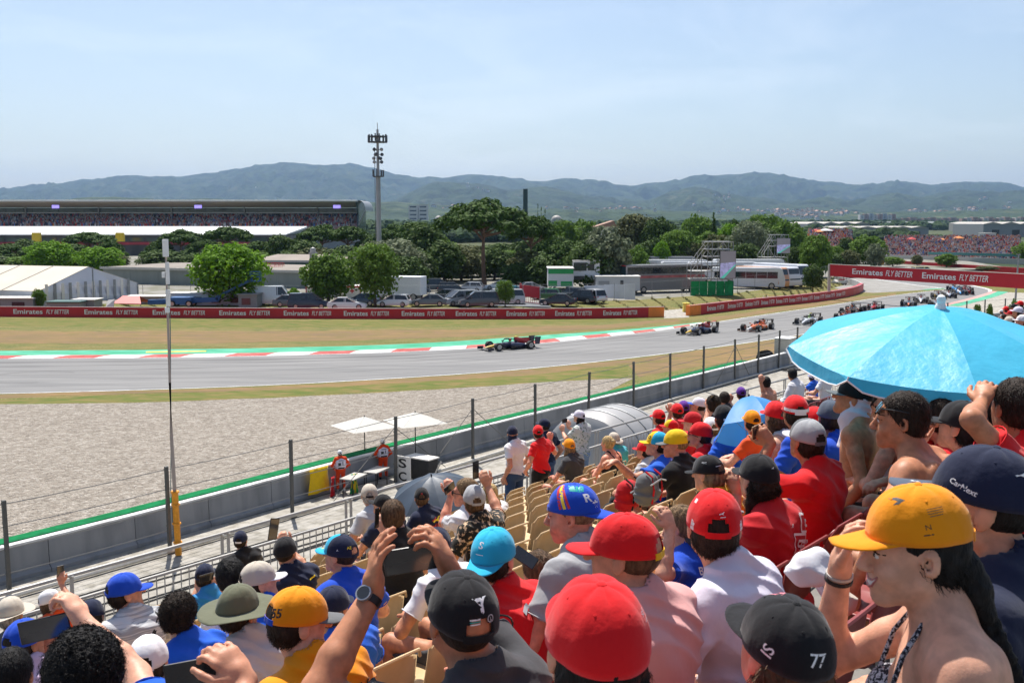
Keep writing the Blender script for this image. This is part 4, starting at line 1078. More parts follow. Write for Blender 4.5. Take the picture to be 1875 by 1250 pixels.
mb=MB();prof=[(24,-.5),(24,ry1+1),(2,ry1+.7),(-.5,ry1+.3),(1.5,ry1-1.6),(3.8,zs0+4.2),(2.0,zs0)]
mb.prism([(a,b)for a,b in prof],x1,x1+.6,axis='X');mb.build('end_wall',M_glassg,gs)
rings=[]
for i in range(7):
 t=i/6;w=math.sin(t*PI/2);rings.append([(x1+.6+3.2*(1-(1-t)**2)*1.0,1+y_*1.0,(ry1+.6)*(1-0)-(t**2.2)*4.0)for y_ in(-1,22)])
mb=MB();vs=[];
for rg in rings:vs+=[Vector(rg[0]),Vector(rg[1])]
mb.add(vs,[(2*i,2*i+1,2*i+3,2*i+2)for i in range(6)]);mb.bar((x1+3.8,.5,ry1-3.4),(x1+.6,2.0,zs0+.3),.5);mb.build('curved_end',M_railg,gs,smooth=True)
for i,px in enumerate((102,363,617)):
 q=D(px,378.5,412);s_=empty('video_screen',(q.x,q.y,q.z),0,['small lit violet screen under the grandstand roof, left one of three','small lit violet screen under the grandstand roof, middle one of three','small lit violet screen under the grandstand roof, nearest its right end'][i],'screen','screens hanging under the grandstand roof')
 mb=MB();mb.box((0,0,0),(3.2,.3,1.6));mb.build('frame',M_black,s_)
 mb=MB();mb.box((0,-.18,0),(2.9,.04,1.3));mb.build('display',mat('violet_display',(0.25,0.2,0.6),.4,.5,2,emit=(0.35,0.28,0.9),emit_s=.8),s_)
gx0=gs.location.x
def gpos(r):
 while True:
  x=r.uniform(x0,x1-2);t=r.random();i=int(t*12)
  if abs(((x+t*7)%21)-1)<.8:continue
  dens=.5+.5*math.sin(x*.09+2*math.sin(x*.05))
  if r.random()<.35+.65*dens:return(gx0+x,415+i*1.5+.7,zs0+(zs1-zs0)*i/12)
crowd('grandstand_crowd',5200,gpos,5,None,.62,(3,2.2,2,.4,.5,2.2,2.2,1.2),CM)
for i in range(int((x1-x0)/21)):
 mb=MB();xx=x1-6-i*21;mb.add([(xx,-.1,zs0+.15),(xx+1.2,-.1,zs0+.15),(xx-6,18,zs1+.15),(xx-7.2,18,zs1+.15)],[(0,1,2,3)]);mb.build('aisle',M_conc,gs)
pb=empty('pit_building',(D(-300,420,315).x,312,0),0,'long low pit building with a bright white roof below the grandstand','building')
L_=D(527,420,315).x-pb.location.x
zf,zbk=ggz(429,312),ggz(414.5,345)
mb=MB();mb.loft([[(x,-1,zf-.3),(x,-1,zf),(x,33,zbk),(x,33,zbk-.6)]for x in(0,L_)]);mb.build('roof',mat('white_roof',(0.74,0.74,0.74),.6,.04,.3),pb)
mb=MB();mb.bx(0,L_,0,32,0,zf-.35);mb.build('wall',mat('dark_facade',(0.08,0.08,0.09),.6,.3,.3),pb)
for i in range(26):
 w=L_/26;mb=MB();mb.bx(i*w+.4,(i+1)*w-.4,-.15,-.02,zf-2.2,zf-1.0);mb.build('window',M_glassg,pb)
mb=MB();mb.bx(0,L_,-.5,-.16,zf-3.1,zf-2.3);mb.build('red_fascia',mat('fascia_red',(0.35,0.04,0.06),.6,.3,.3),pb)
for i,px in enumerate((67,220)):
 q=D(px,434,305);mb=MB();mb.box((q.x,q.y,q.z),(2.3,1.2,2.6));tag(mb.build('yellow_sign',mat('panel_yellow',(0.72,0.50,0.03),.5),None),['yellow square panel in front of the pit building, left one of two','yellow square panel in front of the pit building, beside the dark lorry'][i],'sign','yellow panels before the pit building')
def box_truck(px,py,L,w,h,rz,col,label,z=PARK_Z,name='lorry',cab=True,stripe=None,cat='lorry'):
 b=G(px,py,z);r=empty(name,b,rz,label,cat);m=mat('truck_%d_%d'%(px,py),col,.4,.04)
 mb=MB();mb.bx(-L/2,L/2-2.4 if cab else L/2,-w/2,w/2,.7,h);mb.build('cargo_box',m,r,bevel=.06)
 if cab:
  mb=MB();mb.prism([(L/2-2.2,.5),(L/2,.5),(L/2,1.6),(L/2-.5,h*.78),(L/2-2.2,h*.82)],-w/2+.05,w/2-.05);mb.build('cab',m,r,bevel=.08)
  mb=MB();mb.add([(L/2+.01,-w/2+.15,1.65),(L/2+.01,w/2-.15,1.65),(L/2-.46,w/2-.2,h*.74),(L/2-.46,-w/2+.2,h*.74)],[(0,1,2,3)]);mb.build('windscreen',M_dark,r)
 wheels(r,L*.36,-L*.36,w/2-.12,.48,.28)
 if stripe:
  mb=MB();mb.bx(-L/2+.1,L/2-2.5,-w/2-.02,-w/2,h-.5,h-.2);mb.build('stripe',stripe,r)
 return r
M_tyre=mat('tyre',(0.02,0.02,0.02),.8,.2,10);M_rim=mat('alloy_rim',(0.42,0.43,0.45),.3,.1,10,metal=.7)
_wm={}
def wheels(r,xf,xr,y,rad,w,n=14):
 key=(rad,w)
 if key not in _wm:
  mb=MB();mb.lathe([(rad*.6,-w/2),(rad*.96,-w/2),(rad,-w*.35),(rad,w*.35),(rad*.96,w/2),(rad*.6,w/2)],n,(0,0,0),'Y');a=mb.mesh('tyre',M_tyre,True)
  mb=MB();mb.lathe([(rad*.62,-w*.52),(rad*.62,w*.52)],n,(0,0,0),'Y')
  for k in range(5):
   for sy in(-1,1):
    an=k*2*PI/5;mb.box((math.sin(an)*rad*.3,sy*w*.53,math.cos(an)*rad*.3),(.06,.02,rad*.55),rot=Matrix.Rotation(an,3,'Y'))
  _wm[key]=(a,mb.mesh('rim',M_rim))
 for x in(xf,xr):
  for s_ in(-1,1):
   wh=link('wheel',_wm[key][0],r,(x,s_*y,rad));link('rim',_wm[key][1],wh)
box_truck(238,462,11,3,4.2,0.1,(0.015,0.02,0.045),'dark navy hospitality lorry among the pines behind the warehouse')
for i in range(4):
 q=G(215+i*14,470,.5);
# marquee, halls, cabins, vehicles in the car park
M_tent=mat('marquee_canvas',(0.52,0.46,0.37),.7,.05,.3);M_tentw=mat('marquee_wall',(0.62,0.63,0.68),.6,.05,.3)
a=G(250,552,.5);b0=Vector((D(70,535,128).x,124,.5))
mq=empty('marquee',(D(-60,540,126).x,126,.5),0,'large white gabled marquee at the left edge behind the barrier','marquee')
o0=mq.location
gl_,gr_,rg=D(70,533,124)-o0,D(251,517,140)-o0,D(162,488,133)-o0
bk=Vector((-34,22,0));bk2=D(-130,535,124)-o0-gl_;bk=Vector((-26,9,0))
mb=MB();mb.add([gl_,rg,rg+bk,gl_+bk],[(0,1,2,3)]);mb.add([gr_,rg,rg+bk,gr_+bk],[(0,1,2,3)]);o=mb.build('roof',M_tent,mq)
sm=o.modifiers.new('thick','SOLIDIFY');sm.thickness=.06
mb=MB();mb.add([(gl_.x,gl_.y,0),(gr_.x,gr_.y,0),gr_-Vector((0,0,.05)),rg-Vector((0,0,.08)),gl_-Vector((0,0,.05))],[(0,1,2,3,4)]);mb.build('gable_wall',M_tentw,mq)
mb=MB();mb.add([(gl_.x,gl_.y,0),gl_-Vector((0,0,.05)),gl_+bk-Vector((0,0,.05)),(gl_.x+bk.x,gl_.y+bk.y,0)],[(0,1,2,3)]);mb.build('side_wall',M_tentw,mq)
gd=(gr_-gl_);gd.z=0;gn=Vector((gd.y,-gd.x,0)).normalized()
for i in range(12):
 t=.06+.9*i/12;q=gl_+gd*t+gn*.06
 mb=MB();w=.026;mb.add([(q.x,q.y,.1),(q.x+gd.x*w,q.y+gd.y*w,.1),(q.x+gd.x*w,q.y+gd.y*w,2.6),(q.x,q.y,2.6)],[(0,1,2,3)]);o=mb.build('door_panel',M_shed if i%2 else M_hw,mq)
 o.modifiers.new('thick','SOLIDIFY').thickness=.05
for t in(.0,.52,1.0):
 q=gl_+gd*t+gn*.1;zt=gl_.z+(rg.z-gl_.z)*(1-abs(t-.52)/.52)if t<.52 else(rg.z if t==.52 else gr_.z)
 mb=MB();mb.bar((q.x,q.y,0),(q.x,q.y,zt-.1),.14);mb.build('pole',M_railg,mq)
for k in range(1,5):
 u=bk*(k/5);mb=MB();mb.tube([gl_+u+Vector((0,0,.05)),rg+u+Vector((0,0,.05))],.04,4);mb.build('seam',M_rail,mq)
M_hall=mat('hall_cladding',(0.235,0.255,0.235),.7,.05,.4,bump=.3,bscale=9,stretch=(2,2,.05));M_hroof=mat('hall_roof',(0.21,0.18,0.15),.8,.1,.3)
def hall(name,corners_px,ztop_px,Yf,label,wall,roof,depth,rise=1.0,trim=True):
 (pxa,pya),(pxb,pyb)=ztop_px;A_=D(pxa,pya,Yf[0]);B_=D(pxb,pyb,Yf[1])
 r=empty(name,(A_.x,A_.y,PARK_Z),0,label,'building');o0=r.location
 dx=Vector((B_.x-A_.x,B_.y-A_.y,0));n=Vector((-dx.y,dx.x,0)).normalized()*depth
 h=A_.z-PARK_Z
 seg=max(3,int(dx.length/5))
 for i in range(seg):
  a,b=dx*(i/seg),dx*((i+1)/seg);g=dx.normalized()*.015
  mb=MB();f=[a+g,b-g,b-g+n.normalized()*.2,a+g+n.normalized()*.2]
  mb.loft([[(q.x,q.y,0)for q in f],[(q.x,q.y,h)for q in f]]);mb.build('wall_panel',wall,r)
 mb=MB();f=[n*.02,dx+n*.02,dx+n,n];mb.loft([[(q.x,q.y,0)for q in f],[(q.x,q.y,h-.02)for q in f]]);mb.build('wall',wall,r)
 mb=MB();e=dx.normalized()*.3;m_=n.normalized()*.3
 f=[-e-m_,dx+e-m_,dx+e+n+m_,-e+n+m_];rd1,rd2=n*.5+dx*.12,n*.5+dx*.88
 v=[(q.x,q.y,h)for q in f]+[(rd1.x,rd1.y,h+rise),(rd2.x,rd2.y,h+rise)]
 mb.add(v,[(0,1,5,4),(1,2,5),(2,3,4,5),(3,0,4)]);mb.build('roof',roof,r)
 if trim:
  mb=MB();mb.bar(Vector((0,0,h-.1))-m_-e,Vector((dx.x,dx.y,h-.1))-m_+e,.15,.4);mb.build('gutter',M_rail,r)
 return r
hl1=hall('warehouse',None,((188,489),(566,497)),(172,158),'long grey green warehouse with a taupe roof behind the marquee',M_hall,M_hroof,20,.4)
M_teal=mat('teal_cladding',(0.03,0.10,0.095),.6,.06,.5,bump=.3,bscale=9,stretch=(2,2,.05))
hall('teal_hall',None,((462,477),(592,480)),(186,184),'dark teal walled hall with a pale brown roof beside the stone chimney pier',M_teal,mat('brown_roof',(0.24,0.20,0.165),.8,.1,.3),16,.9)
q=D(574,500,176);ch=empty('chimney_pier',(q.x,q.y,PARK_Z),0,'pale square chimney pier with a rounded cowl at the end of the teal hall','chimney')
zt=D(574,460,176).z-PARK_Z
mb=MB();mb.bx(-.5,.5,-.5,.5,0,zt-.4);mb.build('shaft',M_conc,ch);mb=MB();mb.bx(-.62,.62,-.62,.62,zt-.4,zt-.2);mb.build('ledge',M_conc,ch)
mb=MB();mb.lathe([(.5,zt-.2),(.5,zt+.2),(.36,zt+.55),(.0,zt+.7)],14);mb.build('cowl',M_rail,ch,smooth=True)
M_lift=mat('lift_red',(0.50,0.03,0.025),.5,.1)
for i,px in enumerate((482,508)):
 q=D(px,499,168);r=empty('scissor_lift',(q.x,q.y,q.z),0,['red scissor lift on the warehouse roof, left one nearest the round tree','red scissor lift on the warehouse roof, right one before the teal wall'][i],'scissor lift','red scissor lifts on the warehouse roof')
 mb=MB();mb.bx(-1.0,1.0,-.5,.5,.15,.5);mb.build('chassis',M_lift,r)
 for s_ in(-1,1):
  mb=MB();mb.bar((-.8,s_*.3,.5),(.8,s_*.3,.9),.08);mb.build('scissor_arm',M_lift,r);mb=MB();mb.bar((.8,s_*.3,.5),(-.8,s_*.3,.9),.08);mb.build('scissor_arm',M_lift,r)
 mb=MB();mb.bx(-1.0,1.0,-.5,.5,.9,1.0)
 mb.build('platform',M_lift,r);mb=MB()
 for x in(-1,-.33,.33,1):
  for y in(-.5,.5):mb.bar((x,y,1),(x,y,1.55),.05)
 for z in(1.25,1.55):mb.bar((-1,-.5,z),(1,-.5,z),.05);mb.bar((-1,.5,z),(1,.5,z),.05)
 mb.build('guard_rail',M_lift,r)
 for x in(-.8,.8):
  mb=MB();mb.lathe([(.18,-.55),(.18,.55)],10,(x,0,.18),'Y');mb.build('wheel',M_tyre,r)
M_redt=mat('trim_red',(0.50,0.04,0.04),.5)
for i,(px,py,wpx,hpx,Y)in enumerate(((580,550,38,22,137),(612,550,24,20,139),(645,549,30,22,138))):
 q=D(px,py,Y);w=wpx/FPX*Y;h=hpx/FPX*Y;r=empty('first_aid_cabin',(q.x,q.y,PARK_Z),.05,['widest white first aid cabin with red trim and a red cross, left of its group','narrow white cabin with a red cross in the middle of the first aid group','white first aid cabin partly hidden behind the tall roadside tree'][i],'cabin','red cross cabins')
 mb=MB();mb.bx(-w/2,w/2,0,3,.1,h);mb.build('cabin_body',M_hw,r)
 for sx in(-1,1):mb=MB();mb.bx(sx*w/2-.06,sx*w/2+.06,-.06,0,.1,h);mb.build('corner_trim',M_redt,r)
 mb=MB();mb.bx(-w/2,w/2,-.06,0,h-.18,h+.02);mb.build('top_trim',M_redt,r)
 mb=MB();mb.bx(-.09,.09,-.05,-.01,h*.42,h*.42+.55);mb.bx(-.27,-.09,-.05,-.01,h*.42+.19,h*.42+.37);mb.bx(.09,.27,-.05,-.01,h*.42+.19,h*.42+.37);mb.build('red_cross',M_redt,r)
for i,(x0_,x1_,yt,yb,Y,lab,rf)in enumerate(((-30,60,545,562,121,'low grey cabin with a white roof at the left frame edge',M_hw),(85,145,552,562,120,'very low dark green pick up cover behind the barrier, left of the red awning',M_teal),(132,172,548,562,122,'small flat roofed grey cabin right of the green cover',M_hw),(312,450,536,560,126,'long row cabin with a white flat roof behind the blue boom lift',M_hw),(436,470,538,562,123,'grey insulated box container right of the white cabin row',M_shed),(230,300,542,556,128,'pale flat canopy behind the red awning',M_hw))):
 a,b=D(x0_,yt,Y),D(x1_,yt,Y);r=empty('site_cabin',(a.x,Y,PARK_Z),0,lab,'cabin');h=a.z-PARK_Z
 mb=MB();mb.bx(0,b.x-a.x,0,2.5,0,h-.12);mb.build('cabin_body',M_shed if i!=3 else M_tentw,r)
 mb=MB();mb.bx(-.15,b.x-a.x+.15,-.2,2.7,h-.12,h);mb.build('roof',rf,r)
 n=max(1,int((b.x-a.x)/2.2))
 for j in range(n):
  w=(b.x-a.x)/n;mb=MB();mb.bx(j*w+.4,j*w+w*.65,-.05,0,.3,h-.5);mb.build('door' if j%2 else 'window',M_dark if j%2 else M_glassg,r)
q=D(232,558,122);r=empty('striped_awning',(q.x,q.y,PARK_Z),0,'red and white awning pitched low behind the barrier near the marquee','awning')
mb=MB();mb.add([(-1.7,0,.5),(1.7,0,.45),(1.0,1.6,1.25),(-1.0,1.6,1.3)],[(0,1,2,3)]);mb.add([(-1.7,3.2,.5),(1.7,3.2,.45),(1.0,1.6,1.25),(-1.0,1.6,1.3)],[(0,1,2,3)]);o=mb.build('canopy',M_lift,r);o.modifiers.new('t','SOLIDIFY').thickness=.05
for x in(-1.6,1.6):mb=MB();mb.bar((x,.1,0),(x,.1,.5),.06);mb.build('leg',M_rail,r)
mb=MB();mb.add([(-2.4,-.2,.1),(-1.5,-.2,.1),(-1.4,.2,1.0),(-2.3,.4,.9)],[(0,1,2,3)]);o=mb.build('white_flap',M_hw,r);o.modifiers.new('t','SOLIDIFY').thickness=.05
M_blue=mat('lift_blue',(0.03,0.12,0.32),.45,.08)
q=G(352,563,.5);bl_=empty('boom_lift',(q.x,124,.5),0,'blue boom lift with its basket raised in front of the bright round tree','boom lift');o0=bl_.location
def bq(px,py):v=D(px,py,124)-o0;v.y=0;return v
for(p_,q_,w)in(((272,553),(400,548),.55),((398,549),(402,541),.4)):mb=MB();mb.bar(bq(*p_),bq(*q_),.5,w);mb.build('boom_section',M_blue,bl_)
mb=MB();mb.bar(bq(395,545),bq(462,511),.28,.30);mb.build('boom_section',M_blue,bl_)
mb=MB();mb.bar(bq(398,553),bq(425,538),.1,.1);mb.build('hydraulic_ram',M_black,bl_)
c=bq(468,508);mb=MB()
for x in(-.55,.55):
 for y in(-.4,.4):mb.bar(c+Vector((x,y,-.4)),c+Vector((x,y,.7)),.06)
for z in(-.4,.1,.4,.7):
 for y in(-.4,.4):mb.bar(c+Vector((-.55,y,z)),c+Vector((.55,y,z)),.06)
mb.box(c+Vector((0,0,-.42)),(1.2,.9,.08));mb.build('basket',M_blue,bl_)
mb=MB();mb.box((bq(335,557).x,0,.75),(2.6,1.8,.8));mb.build('chassis',M_blue,bl_)
wheels(bl_,bq(335,557).x+1.0,bq(335,557).x-1.0,.9,.4,.3)
# cars
M_carglass=mat('car_glass',(0.02,0.025,0.03),.08,.1,spec=.8);M_tail=mat('tail_light',(0.4,0.01,0.01),.3);M_head=mat('head_light',(0.7,0.72,0.75),.15,metal=.3)
def car_meshes(style):
 L,W=dict(hatch=(4.0,1.75),sedan=(4.5,1.8),van=(4.8,1.95),suv=(4.5,1.85),estate=(4.6,1.8),panel=(5.4,2.0))[style]
 Hh=dict(hatch=1.48,sedan=1.44,van=1.85,suv=1.68,estate=1.47,panel=2.3)[style]
 h=L/2;belt=dict(van=1.08,panel=1.25).get(style,.92);W2=W/2
 def ring(x,z0,z1,w,wt):return[(x,-w,z0),(x,-w*1.0,(z0+z1)/2),(x,-wt,z1),(x,wt,z1),(x,w,(z0+z1)/2),(x,w,z0)]
 hood=dict(van=.95,panel=1.1).get(style,.78)
 mb=MB();mb.loft([ring(-h,.38,belt*.80,W2*.86,W2*.80),ring(-h+.12,.24,belt*.98,W2*.96,W2*.88),ring(-h*.55,.22,belt,W2,W2*.92),ring(0,.22,belt,W2,W2*.92),ring(h*.38,.22,belt*.98,W2,W2*.92),ring(h*.72,.22,hood*.98,W2*.98,W2*.85),ring(h-.12,.25,hood*.82,W2*.9,W2*.75),ring(h,.34,hood*.62,W2*.78,W2*.66)])
 body=mb.mesh('body',mat('tmp',(1,1,1)),True)
 bf,tf,tr,br_=dict(hatch=(.55,.10,-.78,-.93),sedan=(.42,.02,-.48,-.80),van=(.66,.22,-.86,-.95),suv=(.48,.08,-.80,-.93),estate=(.45,.05,-.80,-.94),panel=(.66,.40,-.95,-.98))[style]
 g0=W2*.90;g1=W2*.74
 v=[(bf*h,-g0,belt-.02),(tf*h,-g1,Hh-.05),(tr*h,-g1,Hh-.06),(br_*h,-g0,belt-.02),(bf*h,g0,belt-.02),(tf*h,g1,Hh-.05),(tr*h,g1,Hh-.06),(br_*h,g0,belt-.02)]
 mb=MB();mb.add(v,[(0,1,2,3),(4,7,6,5),(0,4,5,1),(2,6,7,3),(1,5,6,2)]);glass=mb.mesh('windows',M_carglass)
 mb=MB();mb.add([(tf*h+.02,-g1-.02,Hh-.09),(tf*h,-g1+.05,Hh),(tf*h,g1-.05,Hh),(tf*h+.02,g1+.02,Hh-.09),(tr*h-.02,-g1-.02,Hh-.09),(tr*h,-g1+.05,Hh-.01),(tr*h,g1-.05,Hh-.01),(tr*h-.02,g1+.02,Hh-.09)],[(0,1,5,4),(1,2,6,5),(2,3,7,6),(0,3,2,1),(4,5,6,7),(0,4,7,3)])
 for y in(-1,1):
  mb.bar((bf*h,y*g0,belt),(tf*h,y*g1,Hh-.05),.07);mb.bar((br_*h,y*g0,belt),(tr*h,y*g1,Hh-.05),.09)
  for t in((-.05,-.12)if style!='panel' else(.2,)):mb.bar((t*h,y*g0*1.005,belt),(t*h,y*g1*1.01,Hh-.05),.07)
  if style=='panel':mb.add([(v_[0],v_[1]*1.01,v_[2])for v_ in[(.15*h,y*g0,belt),(.15*h,y*g1,Hh-.06),(tr*h,y*g1,Hh-.06),(br_*h,y*g0,belt)]],[(0,1,2,3)])
 roof=mb.mesh('roof',mat('tmp',(1,1,1)))
 mb=MB();
 for y in(-1,1):mb.box((h-.1,y*W2*.62,hood*.68),(.12,.34,.13))
 hd=mb
 mb2=MB()
 for y in(-1,1):mb2.box((-h+.06,y*W2*.70,belt*.80),(.1,.22,.22))
 return dict(L=L,W=W,body=body,glass=glass,roof=roof,head=hd.mesh('headlight',M_head),tail=mb2.mesh('tail_light',M_tail),h=h,hood=hood,belt=belt)
CARM={s:car_meshes(s)for s in('hatch','sedan','van','suv','estate','panel')}
def parked_car(px,py,style,rz,col,label,Y=None,group='cars parked behind the barrier',z=PARK_Z,name=None):
 b=G(px,py,z)if Y is None else Vector((D(px,py,Y).x,Y,z));c=CARM[style]
 m=mat('car_paint_%02d%02d%02d'%tuple(int(x*99)for x in col),col,.28,.03,coat=.6,metal=.15)
 r=empty(name or('parked_van' if style in('van','panel')else 'parked_car'),b,rz,label,'van' if style in('van','panel')else 'car',group)
 for k in('body','roof'):
  me=c[k].copy();me.materials.clear();me.materials.append(m);link(k,me,r)
 link('windows',c['glass'],r)
 for y in(1,):link('headlights',c['head'],r);link('tail_lights',c['tail'],r)
 mb=MB();mb.box((c['h']-.02,0,.42),(.06,.5,.12));mb.build('number_plate',M_hw,r)
 for s_ in(-1,1):mb=MB();mb.box((c['h']*.42,s_*(c['W']/2+.07),c['belt']+.08),(.12,.16,.12));mb.build('mirror',m,r)
 wheels(r,c['h']*.62,-c['h']*.60,c['W']/2-.10,.33,.2)
 return r
CARS=[(502,556,'panel',.1,(0.7,0.7,0.7),'white recovery pick up beside the bright round tree',127),(565,560,'van',.15,(0.02,0.025,0.05),'long dark blue van in front of the first aid cabins',121),(535,560,'sedan',.1,(0.12,0.12,0.13),'dark saloon almost hidden behind the barrier left of the dark blue van',124),(636,560,'sedan',.05,(0.75,0.75,0.75),'low white saloon close behind the barrier left of the roadside tree',120),(665,556,'hatch',2.9,(0.03,0.05,0.09),'dark blue hatchback between two white cars',126),(722,556,'hatch',3.0,(0.75,0.75,0.75),'white hatchback right of the roadside tree',124),(786,554,'sedan',3.1,(0.13,0.14,0.15),'grey saloon between the white hatchback and the silver people carrier',125),(815,540,'estate',2.9,(0.05,0.06,0.08),'dark estate car behind the grey saloon',134),(842,549,'van',3.7,(0.30,0.31,0.32),'silver grey people carrier seen three quarter from the front',126),(876,549,'van',3.35,(0.085,0.09,0.10),'dark grey people carrier below the largest umbrella pine',124),(905,541,'hatch',3.0,(0.72,0.72,0.72),'white hatchback behind the leafy sapling',134),(925,548,'van',3.3,(0.55,0.55,0.55),'pale van hidden behind the leafy sapling',128),(945,536,'sedan',0,(0.05,0.25,0.35),'turquoise saloon farther back behind the red gate',141),(1022,552,'sedan',2.85,(0.02,0.022,0.03),'black saloon right of the red gate',126),(1000,543,'hatch',2.9,(0.03,0.16,0.06),'black and green hatchback behind the black saloon',135),(1062,548,'suv',2.7,(0.015,0.016,0.02),'black off road car beside the white hatchback',130),(1084,549,'suv',2.1,(0.62,0.63,0.65),'white compact car facing the fence beside the white sheet',131),(1045,541,'estate',2.7,(0.10,0.11,0.12),'dark estate behind the black off road car',138),(975,530,'sedan',.2,(0.4,0.42,0.45),'silver saloon deep in the shade under the pines',150),(830,532,'suv',.1,(0.02,0.02,0.025),'black car in the shade left of the pine trunk',146),(760,533,'sedan',.1,(0.03,0.035,0.05),'dark saloon under the trees right of the white lorry',146),(800,528,'van',.1,(0.05,0.06,0.07),'dark van deep under the trees behind the saloons',152),(860,530,'hatch',3,(0.5,0.5,0.52),'silver hatchback in the shade right of the pine trunk',150),(915,527,'sedan',3,(0.65,0.65,0.65),'white saloon in the shade behind the dark people carrier',155),(1190,482,'sedan',0,(0.10,0.02,0.02),'dark red saloon beside the long dark coach',200),(1210,481,'hatch',.1,(0.5,0.52,0.55),'silver hatchback beside the dark red saloon',205),(1168,486,'van',1.5,(0.02,0.025,0.04),'dark navy van standing end on below the neat round pine',190),]
for c_ in CARS:
 px,py,st_,rz,col,lab,Y=c_;parked_car(px,py,st_,rz,col,lab,Y)
box_truck(728,549,7.2,2.4,3.1,PI-.25,(0.72,0.73,0.75),'white box lorry parked right of the tall roadside tree')
def coach(px,py,L,rz,col,label,Y,h=3.3,glass=True,stripe=None,z=PARK_Z):
 w=2.5;r=empty('coach',(D(px,py,Y).x,Y,z),rz,label,'coach','coaches and team trucks in the paddock');m=mat('coach_%02d%02d%02d'%tuple(int(x*99)for x in col),col,.3,.03,coat=.4)
 mb=MB();mb.prism([(-L/2,.35),(L/2-.1,.35),(L/2,.9),(L/2-.05,1.6),(L/2-.5,h-.15),(L/2-.8,h),(-L/2+.2,h),(-L/2,h-.2)],-w/2,w/2);mb.build('body',m,r,bevel=.08)
 if glass:
  n=max(3,int(L/1.7))
  for i in range(n):
   a_=-L/2+.5+i*(L-1.6)/n
   for s_ in(-1,1):
    mb=MB();mb.box((a_+(L-1.6)/n/2,s_*(w/2+.012),h*.66),((L-1.6)/n-.06,.03,h*.30));mb.build('window',M_carglass,r)
  mb=MB();mb.add([(L/2+.015,-w/2+.12,1.25),(L/2+.015,w/2-.12,1.25),(L/2-.42,w/2-.12,h-.28),(L/2-.42,-w/2+.12,h-.28)],[(0,1,2,3)]);mb.build('windscreen',M_carglass,r)
  mb=MB();mb.box((-L/2-.012,0,h*.66),(.03,w-.3,h*.3));mb.build('rear_window',M_carglass,r)
 if stripe:
  mb=MB();mb.box((0,0,h*.38),(L*.9,w+.03,.35));mb.build('stripe',stripe,r)
 wheels(r,L*.32,-L*.28,w/2-.14,.5,.3)
 return r
coach(1215,478,13,.0,(0.25,0.26,0.28),'long coach with a dark glazed side below the round pine',205)
coach(1232,487,12,PI,(0.60,0.61,0.62),'white coach with its dark windscreen to the left, middle of the coach park',188)
coach(1268,490,12,PI,(0.55,0.56,0.58),'pale coach behind the boom of the crane',184,3.1)
coach(1372,476,13,.0,(0.66,0.67,0.68),'white coach with green tinted windows farthest back behind the large tower',190)
coach(1370,497,11,-.25,(0.70,0.71,0.73),'white coach nearest the large screen tower on its right',158,3.2)
coach(1394,499,9,-.95,(0.62,0.30,0.14),'coach with an orange painted rear beside the nearest white coach',160,3.2,stripe=None)
coach(1412,497,10,-1.0,(0.68,0.69,0.72),'white coach with a violet tint between the orange one and the blue windowed one',163,3.2)
coach(1430,494,10,-1.0,(0.70,0.72,0.76),'white coach with a large blue rear window',165,3.5)
coach(1456,497,8,-.3,(0.50,0.50,0.50),'silver motor coach at the right end of the coach row',168,2.8)
coach(1325,486,12,.0,(0.64,0.65,0.67),'white coach directly behind the large scaffold tower',178)
tt=coach(1212,524,13.5,.42,(0.26,0.25,0.245),'grey and black double height team truck with a green emblem at its rear',150,4.0,glass=False)
mb=MB();mb.box((0,-1.27,3.2),(13.0,.03,.95));mb.build('upper_window_band',M_carglass,tt)
mb=MB();mb.box((1,-1.27,2.3),(11.0,.03,.35));mb.build('red_streak',mat('faded_red_print',(0.45,0.12,0.12),.5,.3,1),tt)
mb=MB();mb.box((-6.76,0,2.2),(.03,2.4,3.4));mb.build('rear_panel',mat('dark_teal_rear',(0.02,0.05,0.05),.4),tt)
mb=MB();mb.box((-6.79,0,3.9),(.04,2.5,.12));mb.box((-6.79,1.2,2.2),(.04,.1,3.4));mb.build('rear_trim',M_lift,tt)
mb=MB();mb.box((-6.79,.2,2.6),(.03,.7,.25));mb.build('emblem',mat('emblem_green',(0.15,0.45,0.3),.5),tt)
def wallbox(name,px0,px1,yt,yb,Y,d_,col,label,cat,bands=(),rz=0,roofcol=None):
 a,b=D(px0,yt,Y),D(px1,yt,Y);zb=max(PARK_Z,D(px0,yb,Y).z);r=empty(name,(a.x,Y,zb),rz,label,cat);L=b.x-a.x;h=a.z-zb
 mb=MB();mb.bx(0,L,0,d_,0,h);mb.build('wall',mat(name+'_wall_%d'%px0,col,.6,.04),r)
 mb=MB();mb.bx(-.1,L+.1,-.1,d_+.1,h,h+.12);mb.build('roof',roofcol or M_hw,r)
 for(u0,u1,v0,v1,m,nm)in bands:
  mb=MB();mb.bx(u0*L,u1*L,-.04,-.005,v0*h,v1*h);mb.build(nm,m,r)
 return r
M_hgreen=mat('hut_green',(0.02,0.30,0.08),.5,.05)
wallbox('green_white_hut',1004,1050,492,525,142,5,(0.62,0.62,0.62),'white hut with green painted bands under the flat topped pine','hut',((0,1,.72,.98,M_hgreen,'green_band'),(0.0,.35,.05,.34,M_hgreen,'green_band'),(.5,.95,.05,.30,M_hgreen,'green_band')))
wallbox('control_cabin',1050,1098,478,512,146,6,(0.66,0.66,0.67),'white two storey control cabin with dark glazing beside the green hut','cabin',((0,.5,.48,.92,M_carglass,'window'),(.02,.4,.0,.2,M_dark,'doorway'),(.55,.8,.5,.85,M_carglass,'window')))
r=wallbox('white_canopy',1092,1172,507,532,143,8,(0.50,0.51,0.51),'low white canopied cabin left of the team truck','cabin',((.05,.3,0,.7,M_shed,'shutter'),(.55,.62,0,.75,M_dark,'doorway')))
